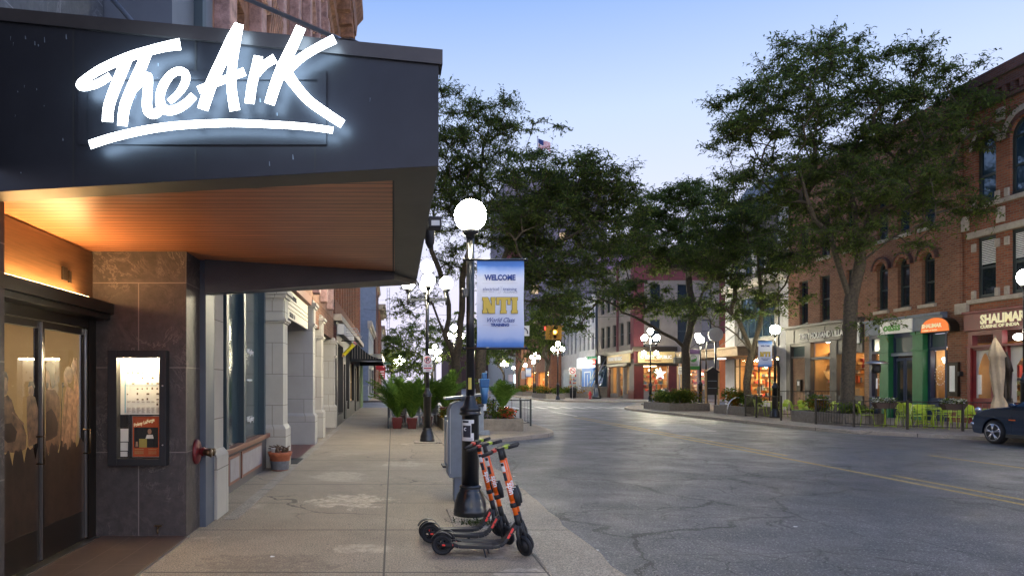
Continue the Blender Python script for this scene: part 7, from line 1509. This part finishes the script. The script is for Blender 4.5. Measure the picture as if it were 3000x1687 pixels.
for i, (bx, by, Ls, lb) in enumerate(((( 16.8),76,[(1600,960,76,2.4,1.6),(1640,900,76,2.6,1.6),(1560,930,76,2.2,1.4),(1680,930,76,2.0,1.3),(1600,1020,75,1.6,.7)],'far tree above the hanging traffic signal'),(17.8,98,[(1530,1000,98,3.4,2.4),(1480,980,98,3.4,2.6),(1570,1010,97,2.6,1.8),(1530,940,98,3,2)],'distant dark tree left of the traffic signal'),(5.0,88,[(1290,1030,88,3,2),(1340,1000,88,3,2.4),(1400,1010,88,3,2.6),(1370,950,88,3,2.2)],'distant dark tree behind the tree trunks'),(20,125,[(1470,1030,125,4,3),(1440,1000,125,4,3)],'farthest tree at the end of the street'),(-.2,105,[(1160,1050,105,2.4,2.4),(1150,1010,105,1.6,1.8)],'slim distant tree by the left mast'))):
    tree('street_tree', lb, (bx,by,0), [(bx,by,3)], [], lobes(Ls, 2.6), 90, 30+i, GTR, 26, L=.5, W=.15, detail=False, trunk_r=.18)
# ------------------------------------------------------------------ scooters (local frame: +X forward, wheels on z=0)
def make_scooter(steer=-55, label='x'):
    t = thing('kick_scooter', label, 'scooter', (0,0,0), 'orange rental scooters by the lamp')
    WB = .80; r = .103; xr, xf = 0.0, WB; rake = R(14)
    def wheel(cx, par, tw=.022):
        b = MB(); b.torus((cx,0,r), r-.021, .021, 'y', 28, 8); ty = b.build('tyre', 'rubber', par)
        b = MB(); b.torus((cx,0,r), r-.046, .007, 'y', 24, 6)
        for k in range(5): a = k*2*math.pi/5+.3; b.box(-.001,.001,-.001,.001,-.001,.001) if 0 else b.tube([(cx,0,r),(cx+(r-.048)*math.cos(a),0,r+(r-.048)*math.sin(a))], .009, 5)
        b.lathe([(.022,-.03),(.024,.03)], (cx,0,r), 12, axis='y'); b.build('rim', 'black', par)
    wr = bpy.data.objects.new('wheel', None); COL.objects.link(wr); wr.parent = t; wheel(xr, wr)
    # deck and neck
    b = MB(); pts = [(xr+.02,0,.105),(xr+.10,0,.115),(.16,0,.10),(.50,0,.095),(.56,0,.105),(.60,0,.135),(.66,0,.215),(.72,0,.305)]
    for a, c_ in zip(pts, pts[1:]):
        a, c_ = Vector(a), Vector(c_); wa = .055 if a.x > .5 else (.07 if a.x > .12 else .045); wb_ = .032 if c_.x > .64 else (.055 if c_.x > .52 else .07); th = .018
        d = (c_-a).normalized(); nn = Vector((-d.z,0,d.x))*th
        b.prism([a-nn+Vector((0,-wa,0)), a-nn+Vector((0,wa,0)), a+nn+Vector((0,wa,0)), a+nn+Vector((0,-wa,0))], [c_-nn+Vector((0,-wb_,0)), c_-nn+Vector((0,wb_,0)), c_+nn+Vector((0,wb_,0)), c_+nn+Vector((0,-wb_,0))])
    b.build('deck', 'black', t, bevel=.008)
    b = MB(); b.box(.0,.14,-.048,-.04,.10,.115); b.prism([(.625,-.058,.185),(.645,-.058,.18),(.695,-.045,.27),(.68,-.045,.285)], [(.625,-.05,.185),(.645,-.05,.18),(.695,-.035,.27),(.68,-.035,.285)]); b.build('reflector', mat('reflector_red', (.55,.03,.02), .3, emit=(1,.05,.03), estr=.08) and 'reflector_red', t)  # reflector is no lamp; a faint glow is put into its red
    b = MB(); n = 12; R_ = r+.016
    for i in range(n):
        a0, a1 = R(38+i*118/n), R(38+(i+1)*118/n); q = [(xr+R_*math.cos(a), 0, r+R_*math.sin(a)) for a in (a0, a1)]
        b.prism([(q[0][0],-.036,q[0][2]),(q[1][0],-.036,q[1][2]),(q[1][0],.036,q[1][2]),(q[0][0],.036,q[0][2])], [(q[0][0],-.03,q[0][2]+.006),(q[1][0],-.03,q[1][2]+.006),(q[1][0],.03,q[1][2]+.006),(q[0][0],.03,q[0][2]+.006)])
    b.build('rear_fender', 'black', t); b = MB(); b.tube([(.40,-.05,.09),(.42,-.11,.01)], .008, 6); b.build('kickstand', 'black', t)
    # head axis
    A = Vector((xf-.005,0,r)); ax = Vector((-math.sin(rake),0,math.cos(rake)))
    def on(s): return A+ax*s
    b = MB(); b.tube([on(.30),on(.46)], [.024,.027], 14); b.build('head_tube', 'orange_plastic', t)
    b = MB(); b.tube([on(.20),on(.31)], .027, 14); b.tube([on(.385),on(.43)], .034, 12); b.build('folding_joint', 'black', t)
    b = MB(); b.tube([on(.45),on(.86)], [.0285,.0255], 18); b.build('stem', 'orange_plastic', t)
    b = MB(); b.tube([on(.86),on(.97)], [.0265,.022], 14); b.build('stem_cap', 'black', t)
    # battery box in front of the stem, logo, stickers
    b = MB(); p0, p1 = on(.40)+Vector((.045,0,0)), on(.58)+Vector((.045,0,0)); b.tube([p0,(p0+p1)/2,p1], [.026,.036,.024], 10); b.build('lock_box', 'black', t)
    b = MB()
    for s0, s1, ang in ((.745,.835,0),):
        for k in range(4):
            a0, a1 = -1.0+k*.4-.5, -.6+k*.4-.5; side = Vector((0,-1,0)); fr_ = ax.cross(side)
            f = lambda a, s: on(s)+(side*math.cos(a)+fr_*math.sin(a))*.0290
            b.quad(f(a0,s0), f(a1,s0), f(a1,s1), f(a0,s1))
    b.build('sticker', 'paper', t)
    for s0, s1 in ((.655,.735),(.80,.83)):
        b = MB()
        for k in range(3):
            a0, a1 = -1.2+k*.4, -.8+k*.4; side = Vector((0,-1,0)); fr_ = ax.cross(side); f = lambda a, s: on(s)+(side*math.cos(a)+fr_*math.sin(a))*.0296; b.quad(f(a0,s0), f(a1,s0), f(a1,s1), f(a0,s1))
        b.build('sticker_print', 'ink', t)
    text('spin', .075, on(.63)+Vector((-.013,-.0275,0)), -ax, Vector((1,0,.25)), 'white_letter', t, ext=.001, bold=.002)
    # steered group
    sg_ = bpy.data.objects.new('fork', None); COL.objects.link(sg_); sg_.parent = t
    def steer_mb(b):
        M = Matrix.Translation(A) @ Matrix.Rotation(R(steer), 4, ax) @ Matrix.Translation(-A); b.v = [tuple(M @ Vector(v)) for v in b.v]; return b
    b = MB(); b.torus((xf,0,r), r-.021, .021, 'y', 28, 8); steer_mb(b).build('tyre', 'rubber', sg_)
    b = MB(); b.lathe([(r-.04,-.022),(r-.04,.022)], (xf,0,r), 20, axis='y'); steer_mb(b).build('hub_motor', 'black', sg_)
    b = MB()
    for s_ in (-1,1): b.tube([A+Vector((0,s_*.04,0)), A+ax*.12+Vector((0,s_*.042,0)), A+ax*.21+Vector((0,s_*.02,0))], [.014,.018,.02], 8)
    b.tube([A+ax*.13, A+ax*.24], .026, 10); steer_mb(b).build('fork_arm', 'black', sg_)
    b = MB(); b.tube([on(.955)+Vector((0,-.20,0)), on(.965)+Vector((0,-.1,0)), on(.965)+Vector((0,.1,0)), on(.955)+Vector((0,.20,0))], .011, 10); b.box(on(.965).x-.025,on(.965).x+.025,-.035,.035,on(.965).z-.012,on(.965).z+.018); steer_mb(b).build('handlebar', 'black', sg_)
    for s_ in (-1,1):
        b = MB(); b.tube([on(.955)+Vector((0,s_*.11,0)), on(.953)+Vector((0,s_*.23,0))], [.0165,.0175], 10); steer_mb(b).build('grip', 'rubber', sg_)
        b = MB(); b.box(on(.96).x-.02,on(.96).x+.02,s_*.075-.018,s_*.075+.018,on(.96).z-.004,on(.96).z+.02); steer_mb(b).build('lever', 'signal_red_plastic' if s_ < 0 else 'lime_metal', sg_)
    return t
mat('signal_red_plastic', (.5,.04,.03), .4)
sc1 = make_scooter(); 
def place_sc(o, rear, front, label, roll=0):
    d = Vector((front[0]-rear[0], front[1]-rear[1], 0)); o.location = (rear[0], rear[1], .004); o.rotation_euler = (roll, 0, math.atan2(d.y, d.x)); s = d.length/.80; o.scale = (s, s, 1.0) if False else (1,1,1); o['label'] = label
c_ = [copy_tree(sc1) for _ in range(3)]
place_sc(sc1, (.485,6.83), (1.285,6.78), 'front orange scooter, nearest the camera', -.02)
place_sc(c_[0], (.53,6.97), (1.33,6.95), 'second orange scooter, tight behind the front one', -.02)
place_sc(c_[1], (.40,7.33), (1.20,7.26), 'third orange scooter from the front, with a gap before it', -.02)
place_sc(c_[2], (.38,7.50), (1.13,7.64), 'rearmost orange scooter, closest to the black lamp base', -.03)
# ------------------------------------------------------------------ parked car, front wheel at Y=20.6, heading +Y
car = thing('parked_car', 'dark blue crossover parked at the right kerb, cut by the frame', 'car', (18.55,19.3,-.12))
X0 = 17.72; W_ = 1.72; zr = -.12; yw = 20.55; yrw = yw-2.53; rw = .34
def arc(cy, r_, a0, a1, n=12): return [(cy+r_*math.cos(R(a0+(a1-a0)*i/n)), rw+r_*math.sin(R(a0+(a1-a0)*i/n))) for i in range(n+1)]
prof = [(yw+.74,.30),(yw+.79,.42),(yw+.79,.62),(yw+.74,.78),(yw+.60,.90),(yw+.35,1.0),(yw+.05,1.06),(yw-.30,1.09),(yw-.62,1.13),(yrw-.3,1.13),(yrw-.70,1.10),(yrw-.78,.95),(yrw-.80,.5),(yrw-.70,.30)]
low = [(yrw-.44,.27)]+arc(yrw,.42,188,-8)[0:]+[(yrw+.5,.22),(yw-.5,.22)]+arc(yw,.42,188,-8)+[(yw+.46,.27)]
poly = prof[::1]+low
b = MB(); n = len(poly); lo = [(X0, y, z+zr) for y, z in poly]; hi = [(X0+W_, y, z+zr) for y, z in poly]
# side shells with a bulge: three layers across the width
def lay(dx, ins): cy, cz = (yw+yrw)/2, .62; return [(X0+dx, cy+(y-cy)*(1-ins), cz+(z-cz)*(1-ins*.8 if z > .6 else 1)+zr) for y, z in poly]
Ls = [lay(.0,.030),lay(.07,.0),lay(.30,-.012),lay(W_-.30,-.012),lay(W_-.07,.0),lay(W_,.03)]
vs = [p for L_ in Ls for p in L_]; fs = [(i*n+k,i*n+(k+1)%n,(i+1)*n+(k+1)%n,(i+1)*n+k) for i in range(len(Ls)-1) for k in range(n)]+[tuple(range(n))[::-1], tuple(range((len(Ls)-1)*n,len(Ls)*n))]
b.add(vs, fs, 0, False); b.build('body', 'car_paint', car, bevel=.02)
gp = [(yw-.55,1.10),(yw-1.25,1.52),(yw-1.6,1.57),(yrw+.3,1.55),(yrw-.55,1.36),(yrw-.72,1.10)]
b = MB(); b.prism([(X0+.07,y,z+zr) for y, z in gp], [(X0+W_-.07,y,z+zr) for y, z in gp]); 
m_ = len(gp); b = MB(); a = [(X0+.05+(z-1.1)*.38,y,z+zr) for y, z in gp]; c2 = [(X0+W_-.05-(z-1.1)*.38,y,z+zr) for y, z in gp]; b.prism(a, c2); b.build('roof', 'car_paint', car, bevel=.03)
b = MB(); wp = [(yw-.72,1.14),(yw-1.28,1.47),(yw-1.75,1.50),(yw-1.75,1.14)]; b.add([(X0+.035+(z-1.1)*.38,y,z+zr) for y, z in wp], [(0,1,2,3)]); wp2 = [(yw-1.82,1.14),(yw-1.82,1.50),(yrw+.3,1.48),(yrw-.1,1.16)]; b.add([(X0+.035+(z-1.1)*.38,y,z+zr) for y, z in wp2], [(0,1,2,3)])
b.quad((X0+.12,yw-.56,1.12+zr),(X0+W_-.12,yw-.56,1.12+zr),(X0+W_-.22,yw-1.22,1.51+zr),(X0+.22,yw-1.22,1.51+zr)); b.build('window', 'sky_glass', car)
for cy in (yw, yrw):
    w_ = bpy.data.objects.new('wheel', None); COL.objects.link(w_); w_.parent = car
    b = MB(); b.lathe([(.20,-.0),(.31,-.0),(.34,.03),(.34,.19),(.31,.22)], (X0+.005,cy,rw+zr), 28, axis='x'); b.build('tyre', 'rubber', w_)
    b = MB(); b.lathe([(.235,.0),(.255,-.006),(.255,.02)], (X0+.0,cy,rw+zr), 28, axis='x', cap=False)
    for k in range(5):
        a = k*2*math.pi/5+.3
        for da in (-.14,.14): b.tube([(X0-.008,cy+.04*math.cos(a),rw+zr+.04*math.sin(a)),(X0-.004,cy+.245*math.cos(a+da),rw+zr+.245*math.sin(a+da))], .017, 5)
    b.lathe([(.055,-.018),(.06,.0)], (X0,cy,rw+zr), 14, axis='x'); b.build('rim', 'alloy', w_)
b = MB(); b.sphere((X0+.10,yw+.62,.98+zr), .09, 10, 8); b.sphere((X0+.03,yw+.72,.55+zr), .07, 10, 8); b.build('headlight', 'alloy', car)
b = MB(); b.sphere((X0-.10,yw-.78,1.16+zr), .10, 10, 8, sz=.7); b.build('wing_mirror', 'car_paint', car)
b = MB()
for y in (yw-.62, yw-1.78, yrw+.15): b.box(X0-.004,X0+.02,y,y+.008,.35+zr,1.05+zr)
b.box(X0-.012,X0+.02,yrw+.45,yw-.45,.22+zr,.32+zr); b.build('trim', 'black', car)
b = MB(); b.box(X0-.015,X0+.01,yw-.75,yw-.55,.72+zr,.75+zr); b.build('marker_lamp', 'orange_plastic', car)
b = MB(); b.box(X0+.15,X0+.165,yw-.05-.5,yw+.42,.2+zr,.7+zr); b.box(X0+.3,X0+W_-.3,yrw,yw,.2+zr,.6+zr); b.build('underbody', 'black', car)
# litter
for i, (px, py, lb) in enumerate(((1506,1395,'tiny white scrap lying on the road by the kerb'),(1690,1612,'tiny white scrap on the road left of centre'),(2330,1543,'white scrap on the open road'),(2765,1275,'pale blue scrap in the right gutter'),(2779,1279,'white scrap in the right gutter'),(1748,1612,'white sliver beside the road scrap'),(650,1508,'white cigarette end near the limestone pier'),(798,1631,'white cigarette end on the near paving'))):
    p = G(px, py, 0 if px < 1300 else -.118); b = MB(); s = .02 if px < 2700 else .05; z = p.z+.003; b.prism([(p.x-s,p.y-.5*s,z),(p.x+s*1.1,p.y-.4*s,z),(p.x+.9*s,p.y+.5*s,z),(p.x-.8*s,p.y+.6*s,z)], [(p.x-s,p.y-.5*s,z+.003),(p.x+s*1.1,p.y-.4*s,z+.012),(p.x+.9*s,p.y+.5*s,z+.006),(p.x-.8*s,p.y+.6*s,z+.01)]); tag(b.build('litter', 'paper'), lb, 'litter', 'scraps of litter')
